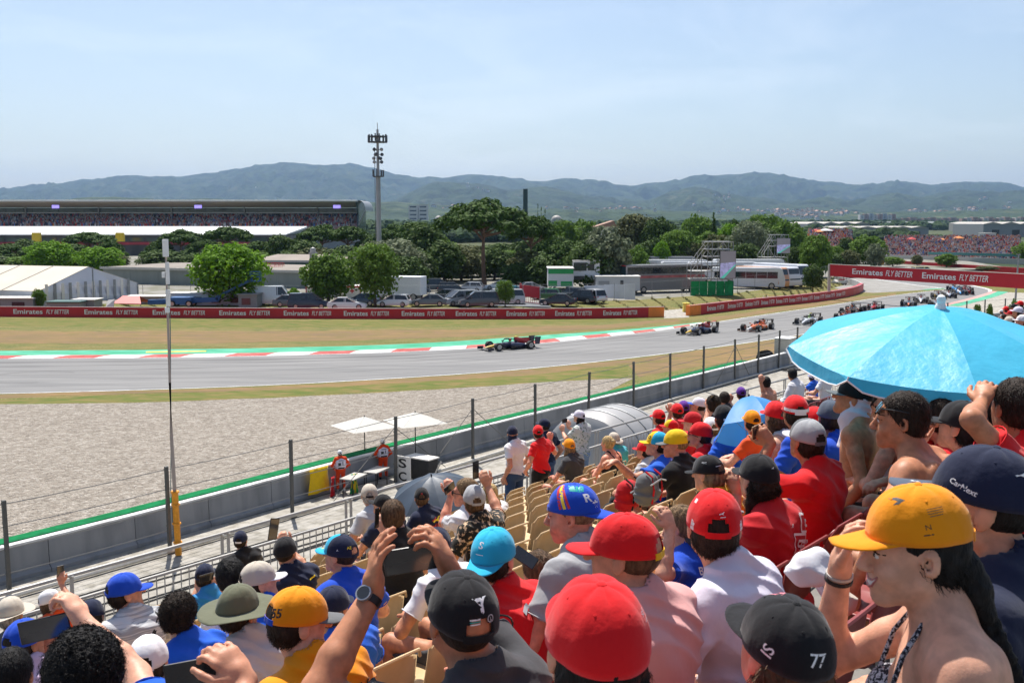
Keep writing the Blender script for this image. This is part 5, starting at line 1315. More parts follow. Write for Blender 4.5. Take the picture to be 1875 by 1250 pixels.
mb=MB();a,b=D(1070,524,132),D(1164,552,126)
c0,c1=G(1070,546,.5),G(1163,552,.5);ws=empty('white_sheet_fence',c0,0,'white sheeting hung on a fence below the white cabins','fence')
dv=c1-c0;nseg=5
for i in range(nseg):
 p_,q_=dv*(i/nseg),dv*((i+1)/nseg);h0=1.5+.12*i
 mb=MB();mb.bar(p_+Vector((0,0,h0*.5+.2)),q_+Vector((0,0,h0*.5+.25))-dv.normalized()*.03,.05,h0);mb.build('sheet',mat('white_sheet',(0.62,0.64,0.68),.6,.1,.5),ws)
q0,q1=G(953,553,.5),G(989,557,.5);gt=empty('red_gate',q0,0,'red sheeted gate with a taller left post in front of the parked cars','gate');dv=q1-q0
mb=MB();mb.bar((0,0,0),(0,0,2.35),.25);mb.build('gate_post',M_red,gt)
mb=MB();mb.bar(dv,dv+Vector((0,0,2.1)),.12);mb.build('gate_post',M_railg,gt)
mb=MB();mb.bar(dv*.06+Vector((0,0,1.45)),dv*.96+Vector((0,0,1.4)),.05,1.35);mb.build('red_sheet',M_red,gt)
for i in range(9):mb=MB();p_=dv*(.08+i*.108);mb.bar(p_+Vector((0,0,.1)),p_+Vector((0,0,.75)),.04);mb.build('bar',M_lift,gt)
for z in(.1,2.15):mb=MB();mb.bar(dv*.03+Vector((0,0,z)),dv*.98+Vector((0,0,z-.05)),.06);mb.build('gate_rail',M_lift,gt)
fe=empty('car_park_fence',pe[0],0,'low wire fence on thin grey posts along the edge of the car park','fence')
mbp=MB();mbp.tube([(0,0,0),(0,0,2.3)],.035,5);fpm=mbp.mesh('fence_post',M_railg)
line=resample(pe,3.0);prev=None;vis=[q for q in line if-.56<q.x/q.y<.32][::2]
for q in vis:link('fence_post',fpm,fe,q-fe.location)
for z in(1.15,2.25):
 mb=MB();mb.tube([q-fe.location+Vector((0,0,z))for q in vis],.012,4,cap=False);mb.build('wire',M_railg,fe)
q=G(1256,571,0);r=empty('yellow_bin',q,0,'yellow bin standing in the gap between the two red barriers','bin')
mb=MB();mb.box((0,0,.5),(.75,.75,1.0),taper=.9);mb.build('bin_body',M_kyel,r,bevel=.04);mb=MB();mb.box((0,0,1.04),(.78,.8,.1));mb.build('lid',M_kyel,r,bevel=.03)
for s_ in(-1,1):mb=MB();mb.lathe([(.1,-.03),(.1,.03)],10,(s_*.28,.38,.1),'X');mb.build('wheel',M_black,r)
r=empty('golf_cart',G(1537,521,0),2.4,'white roofed golf cart on the service road below the red banner','cart')
mb=MB();mb.prism([(-1.2,.3),(1.2,.3),(1.2,.6),(.8,.85),(.4,.5),(-.2,.5),(-.3,.8),(-1.2,.8)],-.6,.6);mb.build('body',M_hw,r);mb=MB();mb.box((-.1,0,1.85),(2.0,1.25,.08));mb.build('roof',M_hw,r)
for x in(-1,.8):
 for y in(-.55,.55):mb=MB();mb.bar((x,y,.6),(x*.95,y,1.85),.05);mb.build('roof_strut',M_black,r)
mb=MB();mb.box((-.45,0,.75),(.5,1.1,.4));mb.build('seat',M_lift,r)
wheels(r,.85,-.85,.5,.24,.16)
sheet('asphalt_patch',GL([(820,558),(1010,562),(1000,553),(840,551)],0.52),mat('grey_patch',(0.13,0.14,0.15),.9,.2,1),z=.53)
sheet('gap_path',GL([(1216,583),(1262,581),(1258,560),(1212,560)],.0),M_path,z=.0)
# scaffold towers with big screens
def screen_tower(px0,px1,yt,yb,Y,sx0,sx1,sy0,sy1,label,green):
 a,b=D(px0,yt,Y),D(px1,yt,Y);L=b.x-a.x;h=a.z-PARK_Z;r=empty('screen_tower',(a.x,Y,PARK_Z),0,label,'scaffold tower');d_=L*.55
 cols=4
 for j in range(2):
  for i in range(cols+1):
   mb=MB();mb.bar((L*i/cols,d_*j,0),(L*i/cols,d_*j,h*(.55+.45*min(1,i/2))),.09);mb.build('upright',M_railg,r)
 for lv in(.30,.45,.72,.86,1.0):
  for j in range(2):
   xs_=0 if lv<.6 else L*.35
   mb=MB();mb.bar((xs_,d_*j,h*lv),(L,d_*j,h*lv),.12);mb.build('ledger',M_rail,r)
  mb=MB();mb.box((L*(.5 if lv<.6 else .68),d_/2,h*lv),(L*(1 if lv<.6 else .62),d_,.08));mb.build('deck',M_rail if lv<.95 else M_railg,r)
 for i in range(cols):
  for lv0,lv1 in((.30,.45),(.45,.72),(.72,1.0)):
   if lv0>.5 and i<1:continue
   mb=MB();u=(L*i/cols,0,h*lv0);v=(L*(i+1)/cols,0,h*lv1)
   if i%2:u,v=(L*i/cols,0,h*lv1),(L*(i+1)/cols,0,h*lv0)
   mb.bar(u,v,.07);mb.build('diagonal_brace',M_rail,r)
 for k in range(3):mb=MB();mb.bar((L*(-.05+k*.1),d_*.4,h*.55),(L*(.38+k*.08),d_*.4,h*1.0),.08);mb.build('raking_strut',M_rail,r)
 p0,p1=D(sx0,sy0,Y-.6),D(sx1,sy1,Y-.6);o0=r.location
 mb=MB();mb.bx(p0.x-o0.x,p1.x-o0.x,-.9,-.55,p1.z-o0.z,p0.z-o0.z);mb.build('screen_frame',M_post,r)
 W_,H_=p1.x-p0.x,p0.z-p1.z;X0,Z0=p0.x-o0.x,p1.z-o0.z
 mb=MB();mb.bx(X0+.05,X0+W_-.05,-.93,-.9,Z0+.05,Z0+H_-.05);mb.build('display',mat('screen_grey',(0.16,0.15,0.17),.4,.1,.4,emit=(0.16,0.15,0.17),emit_s=.35),r)
 mb=MB();mb.add([(X0+.05,-.94,Z0+.1),(X0+W_-.05,-.94,Z0+H_*.45),(X0+W_-.05,-.94,Z0+H_*.60),(X0+.05,-.94,Z0+H_*.55)],[(0,1,2,3)]);mb.build('screen_image',mat('screen_violet',(0.35,0.33,0.55),.4,.45,2.5,emit=(0.3,0.3,0.5),emit_s=.35),r)
 mb=MB();mb.add([(X0+.05,-.945,Z0+.06),(X0+.6,-.945,Z0+.06),(X0+W_-.05,-.945,Z0+H_*.47),(X0+W_-.05,-.945,Z0+H_*.52)],[(0,1,2,3)]);mb.build('screen_track_image',mat('screen_teal',(0.1,0.5,0.4),.4,emit=(0.1,0.5,0.4),emit_s=.3),r)
 mg=mat('green_mesh',(0.01,0.26,0.075),.8,.2,1.5)
 for i in range(5):
  mb=MB();mb.bx(L*i/5+.02,L*(i+1)/5-.02,-.35,-.3,0,h*green);mb.build('green_sheeting',mg,r)
 mb=MB();mb.bx(L+.05,L+.1,-.3,d_,0,h*green);mb.build('green_sheeting',mg,r)
screen_tower(1266,1343,443,536,143,1318,1346,459,510,'large scaffold tower with a big screen and green sheeting at its foot',.27)
screen_tower(1395,1444,430,487,195,1422,1446,436,464,'smaller scaffold tower with a screen in front of the trees',.14)
q=G(1273,533,.5);r=empty('generator',q,0,'small white generator at the foot of the large scaffold tower','generator')
mb=MB();mb.bx(-.9,.9,-.5,.5,.15,1.25);mb.build('casing',M_hw,r,bevel=.05);mb=MB();mb.bx(-.6,.6,-.53,-.5,.5,.9);mb.build('grille',M_dark,r)
# telecom mast
q=D(694,437,190);mast=empty('telecom_mast',(D(694,437,190).x,190,PARK_Z),0,'very tall grey telecom mast with antenna rings rising above the trees','mast')
zt=D(692,232,190).z-PARK_Z;topx=D(692,232,190).x-mast.location.x
zb_=lambda y:D(692,y,190).z-PARK_Z
M_mast=mat('mast_steel',(0.38,0.36,0.36),.5,.08,.4,metal=.2);M_ant=mat('antenna_dark',(0.10,0.10,0.11),.6,.2,2)
mb=MB();mb.tube([(0,0,0),(0,0,zb_(322))],.5,12,rs=[.50,.40]);mb.build('lower_shaft',M_mast,mast,smooth=True)
mb=MB();mb.tube([(0,0,zb_(322)),(0,0,zt-.5)],.32,10,rs=[.28,.20]);mb.build('upper_shaft',M_mast,mast,smooth=True)
mb=MB();mb.tube([(0,0,zt-.5),(0,0,zt+.7)],.06,6);mb.build('lightning_rod',M_mast,mast)
mb=MB()
for i in range(40):mb.bar((-.62,-.12,zb_(437)+i*.9),(-.62,.12,zb_(437)+i*.9),.04)
mb.bar((-.62,-.14,zb_(437)),(-.55,-.14,zb_(270)),.06);mb.bar((-.62,.14,zb_(437)),(-.55,.14,zb_(270)),.06);mb.build('ladder',M_ant,mast)
def ring(z,rad,n,ah,nm='antenna'):
 mb=MB();mb.lathe([(rad-.12,z-.12),(rad,z-.12),(rad,z+.05),(rad-.12,z+.05)],18);mb.build('ring_platform',M_ant,mast)
 for k in range(4):mb=MB();a=k*PI/2;mb.bar((0,0,z-.05),(math.cos(a)*rad,math.sin(a)*rad,z-.05),.1);mb.build('ring_arm',M_ant,mast)
 mb=MB();mb.box((0,0,0),(.26,.16,ah));am=mb.mesh(nm,M_ant)
 for k in range(n):
  a=k*2*PI/n+.1;link(nm,am,mast,(math.cos(a)*rad,math.sin(a)*rad,z+ah*.45+random.uniform(-.1,.2)),(0,0,a))
ring(zb_(260),1.65,14,1.3);ring(zb_(250),1.5,4,.4);ring(zb_(323),.95,7,1.2)
for(y,n)in((274,3),(283,3),(290,3),(297,3)):
 for k in range(n):
  a=k*2.1+y;mb=MB();mb.lathe([(.05,-.1),(.32,.05),(.32,.14)],10,(math.cos(a)*.75,math.sin(a)*.75,zb_(y)),'Y');mb.bar((0,0,zb_(y)),(math.cos(a)*.7,math.sin(a)*.7,zb_(y)),.07);mb.build('dish',M_mast if k%2 else M_ant,mast)
# red roofed house and extra roofs among trees
q=D(1110,412,225);r=empty('red_roofed_house',(q.x,225,0),0,'house with a terracotta roof showing between the trees','house')
zr=D(1110,404,225).z;ze=D(1110,415,225).z
mb=MB();mb.bx(-1.4,1.8,0,8,0,ze);mb.build('wall',M_hw,r);mb=MB();mb.prism([(-2.4,ze),(2.2,ze),(1.6,zr)],-.5,8.5);mb.build('roof',M_hr,r)
# far crowd banks (right)
def bank(name,px0,px1,yt,yb,Y0,Y1,n,seed,pal,label):
 aL,bL=D(px0,yb,Y0),D(px1,yb,Y0);aU,bU=D(px0+3,yt,Y1),D(px1,yt,Y1)
 def pos(r):
  u,t=r.random(),r.random();lo=aL.lerp(bL,u);hi=aU.lerp(bU,u);q=lo.lerp(hi,t)
  return(q.x,q.y,q.z+.05)
 crowd('crowd',n,pos,seed,None,.55,pal,CM)
 r=empty(name,(aL.x,aL.y,aL.z),0,label,'grandstand');o0=r.location
 for i in range(10):
  t0,t1=i/10,(i+1)/10
  p0,p1=aL.lerp(aU,t0)-o0,bL.lerp(bU,t0)-o0;q0,q1=aL.lerp(aU,t1)-o0,bL.lerp(bU,t1)-o0
  mb=MB();mb.add([p0,p1,(q1.x,q1.y,p1.z),(q0.x,q0.y,p0.z),q0,q1],[(0,1,2,3),(3,2,5,4)]);mb.build('terrace_step',mat('far_terrace',(0.22,0.17,0.15),.9,.3,.3),r)
bank('far_grandstand',1617,1868,436,477,290,325,4600,8,(4,2.2,2.6,1.2,1,3,2,2),'open grandstand packed with a red and orange crowd at the far right')
bank('left_crowd_bank',1478,1560,424,466,300,325,1300,9,(4,2.5,1.6,1.6,1,2,1.6,2),'steep bank packed with spectators above the small green trees')
for i,(px,py,Y,rr,col)in enumerate(((1503,422,322,2.2,'crowd_orange'),(1512,420,322,2.4,'crowd_white'),(1494,421,323,1.6,'crowd_red'),(1669,436,318,1.6,'crowd_red'),(1726,438,318,1.5,'crowd_orange'),(1755,434,320,1.8,'crowd_orange'),(1816,474,292,1.9,'crowd_red'),(1757,475,292,1.6,'crowd_orange'))):
 q=D(px,py,Y);r=empty('far_parasol',(q.x,q.y,q.z-2),0,['orange parasol on top of the left crowd bank','white parasol on top of the left crowd bank','red parasol at the left top of the crowd bank','red parasol on the top rim of the far grandstand','orange parasol on the rim of the far grandstand, left of the flags','wide orange parasol beside the flags on the far grandstand','red parasol at the foot of the far grandstand','orange parasol at the foot of the far grandstand centre'][i],'parasol','parasols over the far crowd')
 mb=MB();mb.lathe([(rr,1.6),(rr*.6,2.0),(.05,2.3)],10);mb.build('canopy',_mats[col],r);mb=MB();mb.tube([(0,0,0),(0,0,1.9)],.05,5);mb.build('pole',M_rail,r)
fl_=MB()
for i,(px,col)in enumerate(((1770,'teal_paint'),(1780,'yellow_paint'),(1762,'crowd_red'))):
 q=D(px,436,321);r=empty('flag',(q.x,q.y,q.z-2),0,['teal flag over the rim of the far grandstand','yellow flag over the rim of the far grandstand, right of the teal one','red flag over the rim of the far grandstand, left of the teal one'][i],'flag','flags on the far grandstand')
 mb=MB();mb.tube([(0,0,0),(0,0,2.6)],.05,5);mb.build('pole',M_rail,r);mb=MB();mb.loft([[(x*.5,.15*math.sin(x*2),1.6+.1*math.sin(x)),(x*.5,.15*math.sin(x*2),2.5+.1*math.sin(x)),(x*.5,.15*math.sin(x*2)+.03,2.5+.1*math.sin(x)),(x*.5,.15*math.sin(x*2)+.03,1.6+.1*math.sin(x))]for x in range(6)]);mb.build('cloth',_mats[col],r)
wallbox('orange_sign',1611,1619,467,484,232,.3,(0.8,0.35,0.03),'small upright orange sign left of the far grandstand','sign')
wallbox('white_red_kiosk',1802,1824,427,440,330,4,(0.66,0.6,0.58),'white kiosk with red marks behind the far grandstand','kiosk',((.15,.45,.2,.8,M_lift,'red_mark'),))
for i,(px,py,st_,col,lab)in enumerate(((1595,486,'sedan',(.7,.7,.7),'white car behind the left part of the banner'),(1628,488,'suv',(.02,.02,.03),'black car behind the banner beside the round shrub'),(1652,489,'sedan',(.72,.5,.1),'yellow car behind the middle of the banner'),(1690,490,'van',(.72,.6,.2),'pale yellow van behind the banner'),(1664,488,'hatch',(.65,.65,.65),'white hatchback behind the banner next to the yellow van'))):
 parked_car(px,py,st_,.2,col,lab,205,'cars parked behind the banner',0)
# bodies, clothes and hair grown from blended volumes
def V3(*a):return np.array(a[0]if len(a)==1 else a,dtype=np.float64)
class Blob:
 def __init__(s):s.p=[]
 def cone(s,a,b,ra,rb=None,k=.02,cut=None,op=0):s.p.append(('c',V3(a),V3(b),ra,ra if rb is None else rb,k,cut,op));return s
 def ell(s,c,r,k=.02,rot=None,op=0):s.p.append(('e',V3(c),V3(r),rot,0,k,None,op));return s
 def chain(s,pts,rs,k=.015):
  for i in range(len(pts)-1):s.cone(pts[i],pts[i+1],rs[i],rs[i+1],k)
  return s
 def bbox(s):
  lo=np.full(3,1e9);hi=-lo
  for q in s.p:
   if q[7]:continue
   if q[0]=='c':
    r=max(q[3],q[4]);lo=np.minimum(lo,np.minimum(q[1],q[2])-r);hi=np.maximum(hi,np.maximum(q[1],q[2])+r)
   else:r=q[2].max()if q[3]is not None else q[2];lo=np.minimum(lo,q[1]-r);hi=np.maximum(hi,q[1]+r)
  return lo,hi
 def mesh(s,h,infl=0.0,post=None,pad=.03):
  lo,hi=s.bbox();lo=lo-infl-pad-h;hi=hi+infl+pad+h
  n=np.ceil((hi-lo)/h).astype(int)+1;arr=np.full(n,.15,dtype=np.float32)
  ax=[lo[i]+np.arange(n[i])*h for i in range(3)]
  for q in s.p:
   k=max(q[5],1e-4);pd=k+.02+infl+h
   if q[0]=='c':r=max(q[3],q[4]);a0,b0=np.minimum(q[1],q[2])-r-pd,np.maximum(q[1],q[2])+r+pd
   else:r=q[2].max()if q[3]is not None else q[2];a0,b0=q[1]-r-pd,q[1]+r+pd
   i0=np.maximum(0,np.floor((a0-lo)/h).astype(int));i1=np.minimum(n,np.ceil((b0-lo)/h).astype(int)+1)
   if(i1<=i0).any():continue
   X=ax[0][i0[0]:i1[0],None,None];Y=ax[1][None,i0[1]:i1[1],None];Z=ax[2][None,None,i0[2]:i1[2]]
   if q[0]=='c':
    a,b=q[1],q[2];ab=b-a;L2=max(1e-9,ab@ab)
    t0=((X-a[0])*ab[0]+(Y-a[1])*ab[1]+(Z-a[2])*ab[2])/L2;t=np.clip(t0,0,1)
    d=np.sqrt((X-a[0]-t*ab[0])**2+(Y-a[1]-t*ab[1])**2+(Z-a[2]-t*ab[2])**2)-(q[3]+(q[4]-q[3])*t)-infl
    if q[6]=='flat':d=np.maximum(d,(t0-1)*math.sqrt(L2))
   else:
    r=q[2]+infl
    x,y,z=X-q[1][0],Y-q[1][1],Z-q[1][2]
    if q[3]is not None:
     m=q[3];x,y,z=m[0][0]*x+m[0][1]*y+m[0][2]*z,m[1][0]*x+m[1][1]*y+m[1][2]*z,m[2][0]*x+m[2][1]*y+m[2][2]*z
    k0=np.sqrt((x/r[0])**2+(y/r[1])**2+(z/r[2])**2);k1=np.sqrt((x/r[0]**2)**2+(y/r[1]**2)**2+(z/r[2]**2)**2)+1e-6
    d=k0*(k0-1)/k1
   blk=arr[i0[0]:i1[0],i0[1]:i1[1],i0[2]:i1[2]]
   if q[7]:
    d=-d;hh=np.clip(.5-.5*(blk-d)/k,0,1);blk[...]=blk*(1-hh)+d*hh+k*hh*(1-hh)
   else:
    hh=np.clip(.5+.5*(d-blk)/k,0,1);blk[...]=d*(1-hh)+blk*hh-k*hh*(1-hh)
  if post:arr=post(ax[0][:,None,None],ax[1][None,:,None],ax[2][None,None,:],arr).astype(np.float32)
  return surface_nets(arr,lo,h)
def surface_nets(d,lo,h):
 s=d<0;c=s[:-1,:-1,:-1].astype(np.int8)
 cnt=c.copy()
 for(i,j,k)in((0,0,1),(0,1,0),(0,1,1),(1,0,0),(1,0,1),(1,1,0),(1,1,1)):
  cnt+=s[i:s.shape[0]-1+i,j:s.shape[1]-1+j,k:s.shape[2]-1+k]
 mask=(cnt>0)&(cnt<8);I=np.argwhere(mask);M=len(I)
 if M==0:return np.zeros((0,3)),np.zeros((0,4),int)
 cor=[(i,j,k)for i in(0,1)for j in(0,1)for k in(0,1)]
 val=np.stack([d[I[:,0]+i,I[:,1]+j,I[:,2]+k]for i,j,k in cor],1)
 acc=np.zeros((M,3));num=np.zeros(M)
 for a in range(8):
  for b in range(a+1,8):
   df=np.abs(np.array(cor[a])-np.array(cor[b]))
   if df.sum()!=1:continue
   va,vb=val[:,a],val[:,b];x=(va<0)!=(vb<0);t=np.where(x,va/np.where(x,va-vb,1),0)
   pos=np.array(cor[a])[None]+t[:,None]*(np.array(cor[b])-np.array(cor[a]))[None]
   acc+=pos*x[:,None];num+=x
 P_=(I+acc/num[:,None])*h+lo
 idx=np.full(mask.shape,-1,dtype=np.int32);idx[mask]=np.arange(M)
 F=[]
 for ax_ in range(3):
  u,v=(ax_+1)%3,(ax_+2)%3
  sl0=[slice(None)]*3;sl1=[slice(None)]*3;sl0[ax_]=slice(0,-1);sl1[ax_]=slice(1,None)
  for q in(sl0,sl1):q[u]=slice(1,-1);q[v]=slice(1,-1)
  A_,B_=s[tuple(sl0)],s[tuple(sl1)];E=np.argwhere(A_!=B_)
  if not len(E):continue
  e=E.copy();e[:,u]+=1;e[:,v]+=1
  def g(du,dv):
   w=e.copy();w[:,u]+=du;w[:,v]+=dv;return idx[w[:,0],w[:,1],w[:,2]]
  q=np.stack([g(-1,-1),g(0,-1),g(0,0),g(-1,0)],1)
  ins=A_[tuple(E.T)];q[~ins]=q[~ins][:,::-1];F.append(q)
 F=np.concatenate(F);F=F[(F>=0).all(1)]
 return P_,F
def np_mesh(name,V,F,m,smooth=True):
 me=bpy.data.meshes.new(name);n=len(F)
 me.vertices.add(len(V));me.vertices.foreach_set('co',np.asarray(V,dtype=np.float32).ravel())
 me.loops.add(4*n);me.loops.foreach_set('vertex_index',np.asarray(F,dtype=np.int32).ravel())
 me.polygons.add(n);me.polygons.foreach_set('loop_start',np.arange(0,4*n,4));me.polygons.foreach_set('loop_total',np.full(n,4))
 me.materials.append(m)
 if smooth:me.polygons.foreach_set('use_smooth',[True]*n)
 me.update(calc_edges=True);return me
# skin, cloth, hair materials
def skin_mat(i):
 c=[(0.58,0.27,0.165),(0.66,0.34,0.225),(0.47,0.20,0.105),(0.64,0.26,0.165),(0.32,0.15,0.085)][i]
 return mat('skin_%d'%i,c,.50,.16,26,spec=.32,bump=.22,bscale=240,bdist=.003,sss=.12,detail=6)
def cloth(name,c,bump=.25,c2=None,scale=5,rough=.85,stretch=(1,1,1),sheen=.15,pos=(.35,.65)):
 return mat('cloth_'+name,c,rough,.06,scale,bump=bump*1.2,bscale=26,bdist=.012,spec=.15,col2=c2,sheen=sheen,stretch=stretch,c2pos=pos,bdetail=5)
CL=dict(red=cloth('red',(0.68,0.010,0.014)),dred=cloth('dark_red',(0.50,0.010,0.016)),white=cloth('white',(0.72,0.71,0.73)),lav=cloth('lavender_white',(0.66,0.62,0.72)),pink=cloth('pink',(0.68,0.34,0.32)),lilac=cloth('lilac_pink',(0.60,0.46,0.60)),blue=cloth('royal_blue',(0.012,0.07,0.50)),blue2=cloth('alpine_blue',(0.015,0.11,0.60)),sky=cloth('sky_blue',(0.03,0.22,0.50)),navy=cloth('navy',(0.012,0.017,0.045)),black=cloth('black',(0.012,0.012,0.014)),grey=cloth('grey',(0.36,0.36,0.37)),lgrey=cloth('light_grey',(0.48,0.48,0.50)),dgrey=cloth('charcoal',(0.05,0.05,0.055)),mgrey=cloth('mid_grey',(0.13,0.135,0.14)),orange=cloth('papaya',(0.80,0.27,0.005)),ored=cloth('orange_red',(0.72,0.08,0.015)),teal=cloth('teal_stripe',(0.02,0.38,0.36),c2=(0.10,0.45,0.62),scale=9,stretch=(.1,.1,3)),stripe=cloth('grey_stripe',(0.60,0.60,0.60),c2=(0.36,0.37,0.39),scale=16,stretch=(.15,.15,4),pos=(.48,.52)),floral=cloth('floral',(0.016,0.016,0.014),c2=(0.55,0.38,0.24),scale=26,pos=(.53,.60)),floralw=cloth('white_floral',(0.62,0.63,0.60),c2=(0.10,0.18,0.11),scale=24,pos=(.54,.62)),jeans=cloth('denim',(0.045,0.085,0.17)),beige=cloth('beige',(0.52,0.46,0.38)),olive=cloth('olive',(0.13,0.135,0.085)),yellow=cloth('yellow',(0.78,0.50,0.01)),turq=cloth('turquoise',(0.02,0.36,0.52)),purple=cloth('purple',(0.12,0.03,0.28)),maroon=cloth('maroon',(0.13,0.015,0.02)),shortblue=cloth('light_denim',(0.20,0.30,0.45)),slate=cloth('slate',(0.075,0.095,0.13)),cyan=cloth('cyan',(0.02,0.40,0.62)),ored2=cloth('marshal_orange',(0.70,0.055,0.01)))
def hair_m(n,c,b=.5):return mat('hair_'+n,c,.62,.45,60,bump=.9,bscale=140,bdist=.008,spec=.18,stretch=(1,1,.35))
HR=dict(black=hair_m('black',(0.010,0.009,0.009)),dark=hair_m('dark_brown',(0.025,0.016,0.011)),brown=hair_m('brown',(0.10,0.058,0.032)),light=hair_m('light_brown',(0.22,0.14,0.075)),blond=hair_m('blond',(0.42,0.29,0.13)),grey=hair_m('grey',(0.30,0.28,0.26)))
M_strap=mat('black_strap',(0.012,0.012,0.013),.5,.1,8);M_eye=mat('eye_white',(0.7,0.68,0.66),.2,.02);M_iris=mat('iris_brown',(0.03,0.015,0.01),.15);M_lip=mat('lip',(0.42,0.13,0.12),.4,.05);M_teeth=mat('teeth',(0.75,0.72,0.66),.25,.02)
M_lens=mat('dark_lens',(0.01,0.012,0.015),.06,spec=.9);M_case=mat('phone_case',(0.012,0.012,0.014),.35,.05);M_pscreen=mat('phone_screen',(0.02,0.022,0.026),.06,.1,spec=.8)
def dense(vs,fs,lim):
 bm=bmesh.new();bv=[bm.verts.new(v)for v in vs]
 for f in fs:
  try:bm.faces.new([bv[i]for i in f])
  except ValueError:pass
 bmesh.ops.triangulate(bm,faces=bm.faces)
 for _ in range(4):
  e=[e for e in bm.edges if e.calc_length()>lim]
  if not e:break
  bmesh.ops.subdivide_edges(bm,edges=e,cuts=1);bmesh.ops.triangulate(bm,faces=bm.faces)
 bm.verts.index_update();V=[v.co.copy()for v in bm.verts];F=[tuple(v.index for v in f.verts)for f in bm.faces];bm.free();return V,F
def text_v(s,height,width=None,bold=.0,shear=0.0):
 vs,fs=text_geo(s,bold,shear);sy=height/.70;wid=vs[:,0].max()-vs[:,0].min();sx=sy if width is None else width/wid
 return[(v[0]*sx,v[1]*sy,0)for v in vs],fs
def poly_v(pts,w,h):return[(x*w,y*h,0)for x,y in pts],[tuple(range(len(pts)))]
# caps and hats : built in the frame of the head, forward = +y
def cap(parent,Mx,spec,S=1.0):
 col=spec.get('col','red');rev=spec.get('rev',False);kind=spec.get('kind','cap');cm=CL[col]
 fr=CL[spec.get('front',col)];bc=CL[spec.get('brim',col)];rx,ry,rz=.087*S,.110*S,.110*S
 tilt=Matrix.Rotation(R(spec.get('tilt',-6)),4,'X');T=Mx@Matrix.Translation((0,-.007*S,(.018+spec.get('lift',0))*S))@(Matrix.Rotation(PI,4,'Z')if rev else Matrix.Identity(4))@tilt
 if rev:T=Mx@Matrix.Translation((0,-.009*S,.020*S))@Matrix.Rotation(R(8),4,'X')@Matrix.Rotation(PI,4,'Z')
 seedp=random.uniform(0,6)
 def cp(az,el,off=0.0):
  e=el*PI/2;q=math.cos(e)**.82;sq=1-.026*math.exp(-((((az/(PI/3))%1)-0 if((az/(PI/3))%1)<.5 else 1-((az/(PI/3))%1))*6.5)**2)*(1 if el<.97 else 0)
  dn=spec.get('dent',.018);dent=1-dn*(.5+.5*math.sin(az*3+seedp))*math.sin(e*2)**2-dn*.35*abs(math.sin(az*4+3*e+seedp))*math.sin(e*7+az*2)*math.sin(e*2)
  f=1+(.03 if math.cos(az)>.2 else 0)*el*(1-el)*2
  return Vector((math.sin(az)*q*(rx*sq*dent*f+off),math.cos(az)*q*(ry*sq*dent*f+off),math.sin(e)*(rz+off)*sq))
 NA,NE=48,12
 if kind=='bucket':pass
 vs=[];fs=[];mi=[];hole=spec.get('hole',kind=='cap')
 for j in range(NE+1):
  for i in range(NA):vs.append(T@cp(2*PI*i/NA,j/NE*.985))
 for j in range(NE):
  for i in range(NA):
   az=2*PI*(i+.5)/NA;el=(j+.5)/NE
   if hole and abs(az-PI)<.42 and(abs(az-PI)/.42)**2+(el/.34)**2<1 and el>.07:continue
   i2=(i+1)%NA;fs.append((j*NA+i,j*NA+i2,(j+1)*NA+i2,(j+1)*NA+i));mi.append(1 if math.cos(az)>.5 and el>.0 else 0)
 fs.append(tuple(range(NE*NA,NE*NA+NA)));mi.append(0)
 me=bpy.data.meshes.new('cap');me.from_pydata(vs,[],fs);me.materials.append(cm);me.materials.append(fr);me.polygons.foreach_set('material_index',mi);me.polygons.foreach_set('use_smooth',[True]*len(fs))
 o=link('hat' if kind=='bucket' else 'cap',me,parent);sm=o.modifiers.new('thickness','SOLIDIFY');sm.thickness=.0022;sm.offset=-1
 if kind=='cap':
  L_=spec.get('brimlen',.072)*S;vs=[];n=18;m_=6
  for j in range(m_+1):
   for i in range(n+1):
    u=-1+2*i/n;az=u*1.08;b_=cp(az,.015,.0008);t=j/m_;ext=L_*t*(1-abs(u)**3.2*.92)
    tt=t*(1-abs(u)**3.2*.92);z=b_.z-(tt*.008+(u*u)*.022*tt)*S;vs.append(T@Vector((b_.x*(1-.04*t),b_.y+ext,z)))
  fs=[(j*(n+1)+i,j*(n+1)+i+1,(j+1)*(n+1)+i+1,(j+1)*(n+1)+i)for j in range(m_)for i in range(n)]
  me=bpy.data.meshes.new('brim');me.from_pydata(vs,[],fs);me.materials.append(bc);me.polygons.foreach_set('use_smooth',[True]*len(fs));b2=link('brim',me,o);sm=b2.modifiers.new('thickness','SOLIDIFY');sm.thickness=.003*S;sm.offset=0
 else:
  bw=spec.get('bw',.085)*S;vs=[];n=48;m_=6
  for j in range(m_+1):
   for i in range(n):
    az=2*PI*i/n;b_=cp(az,.12-.10*1);t=j/m_;wv=math.sin(az*2+seedp)*.010+math.sin(az*3+1)*.006
    vs.append(T@Vector((b_.x+math.sin(az)*bw*t,b_.y+math.cos(az)*bw*t,b_.z-spec.get('droop',.035)*t*t*S+wv*t+(abs(math.sin(az))*.03*t*t*spec.get('curl',0)))))
  fs=[(j*n+i,j*n+(i+1)%n,(j+1)*n+(i+1)%n,(j+1)*n+i)for j in range(m_)for i in range(n)]
  me=bpy.data.meshes.new('brim');me.from_pydata(vs,[],fs);me.materials.append(bc);me.polygons.foreach_set('use_smooth',[True]*len(fs));b2=link('brim',me,o);sm=b2.modifiers.new('thickness','SOLIDIFY');sm.thickness=.002
  if spec.get('band'):
   vs=[T@cp(2*PI*i/32,e_,.002)for e_ in(.02,.22)for i in range(32)];fs=[(i,(i+1)%32,32+(i+1)%32,32+i)for i in range(32)]
   me=bpy.data.meshes.new('hat_band');me.from_pydata(vs,[],fs);me.materials.append(CL[spec['band']]);link('hat_band',me,o)
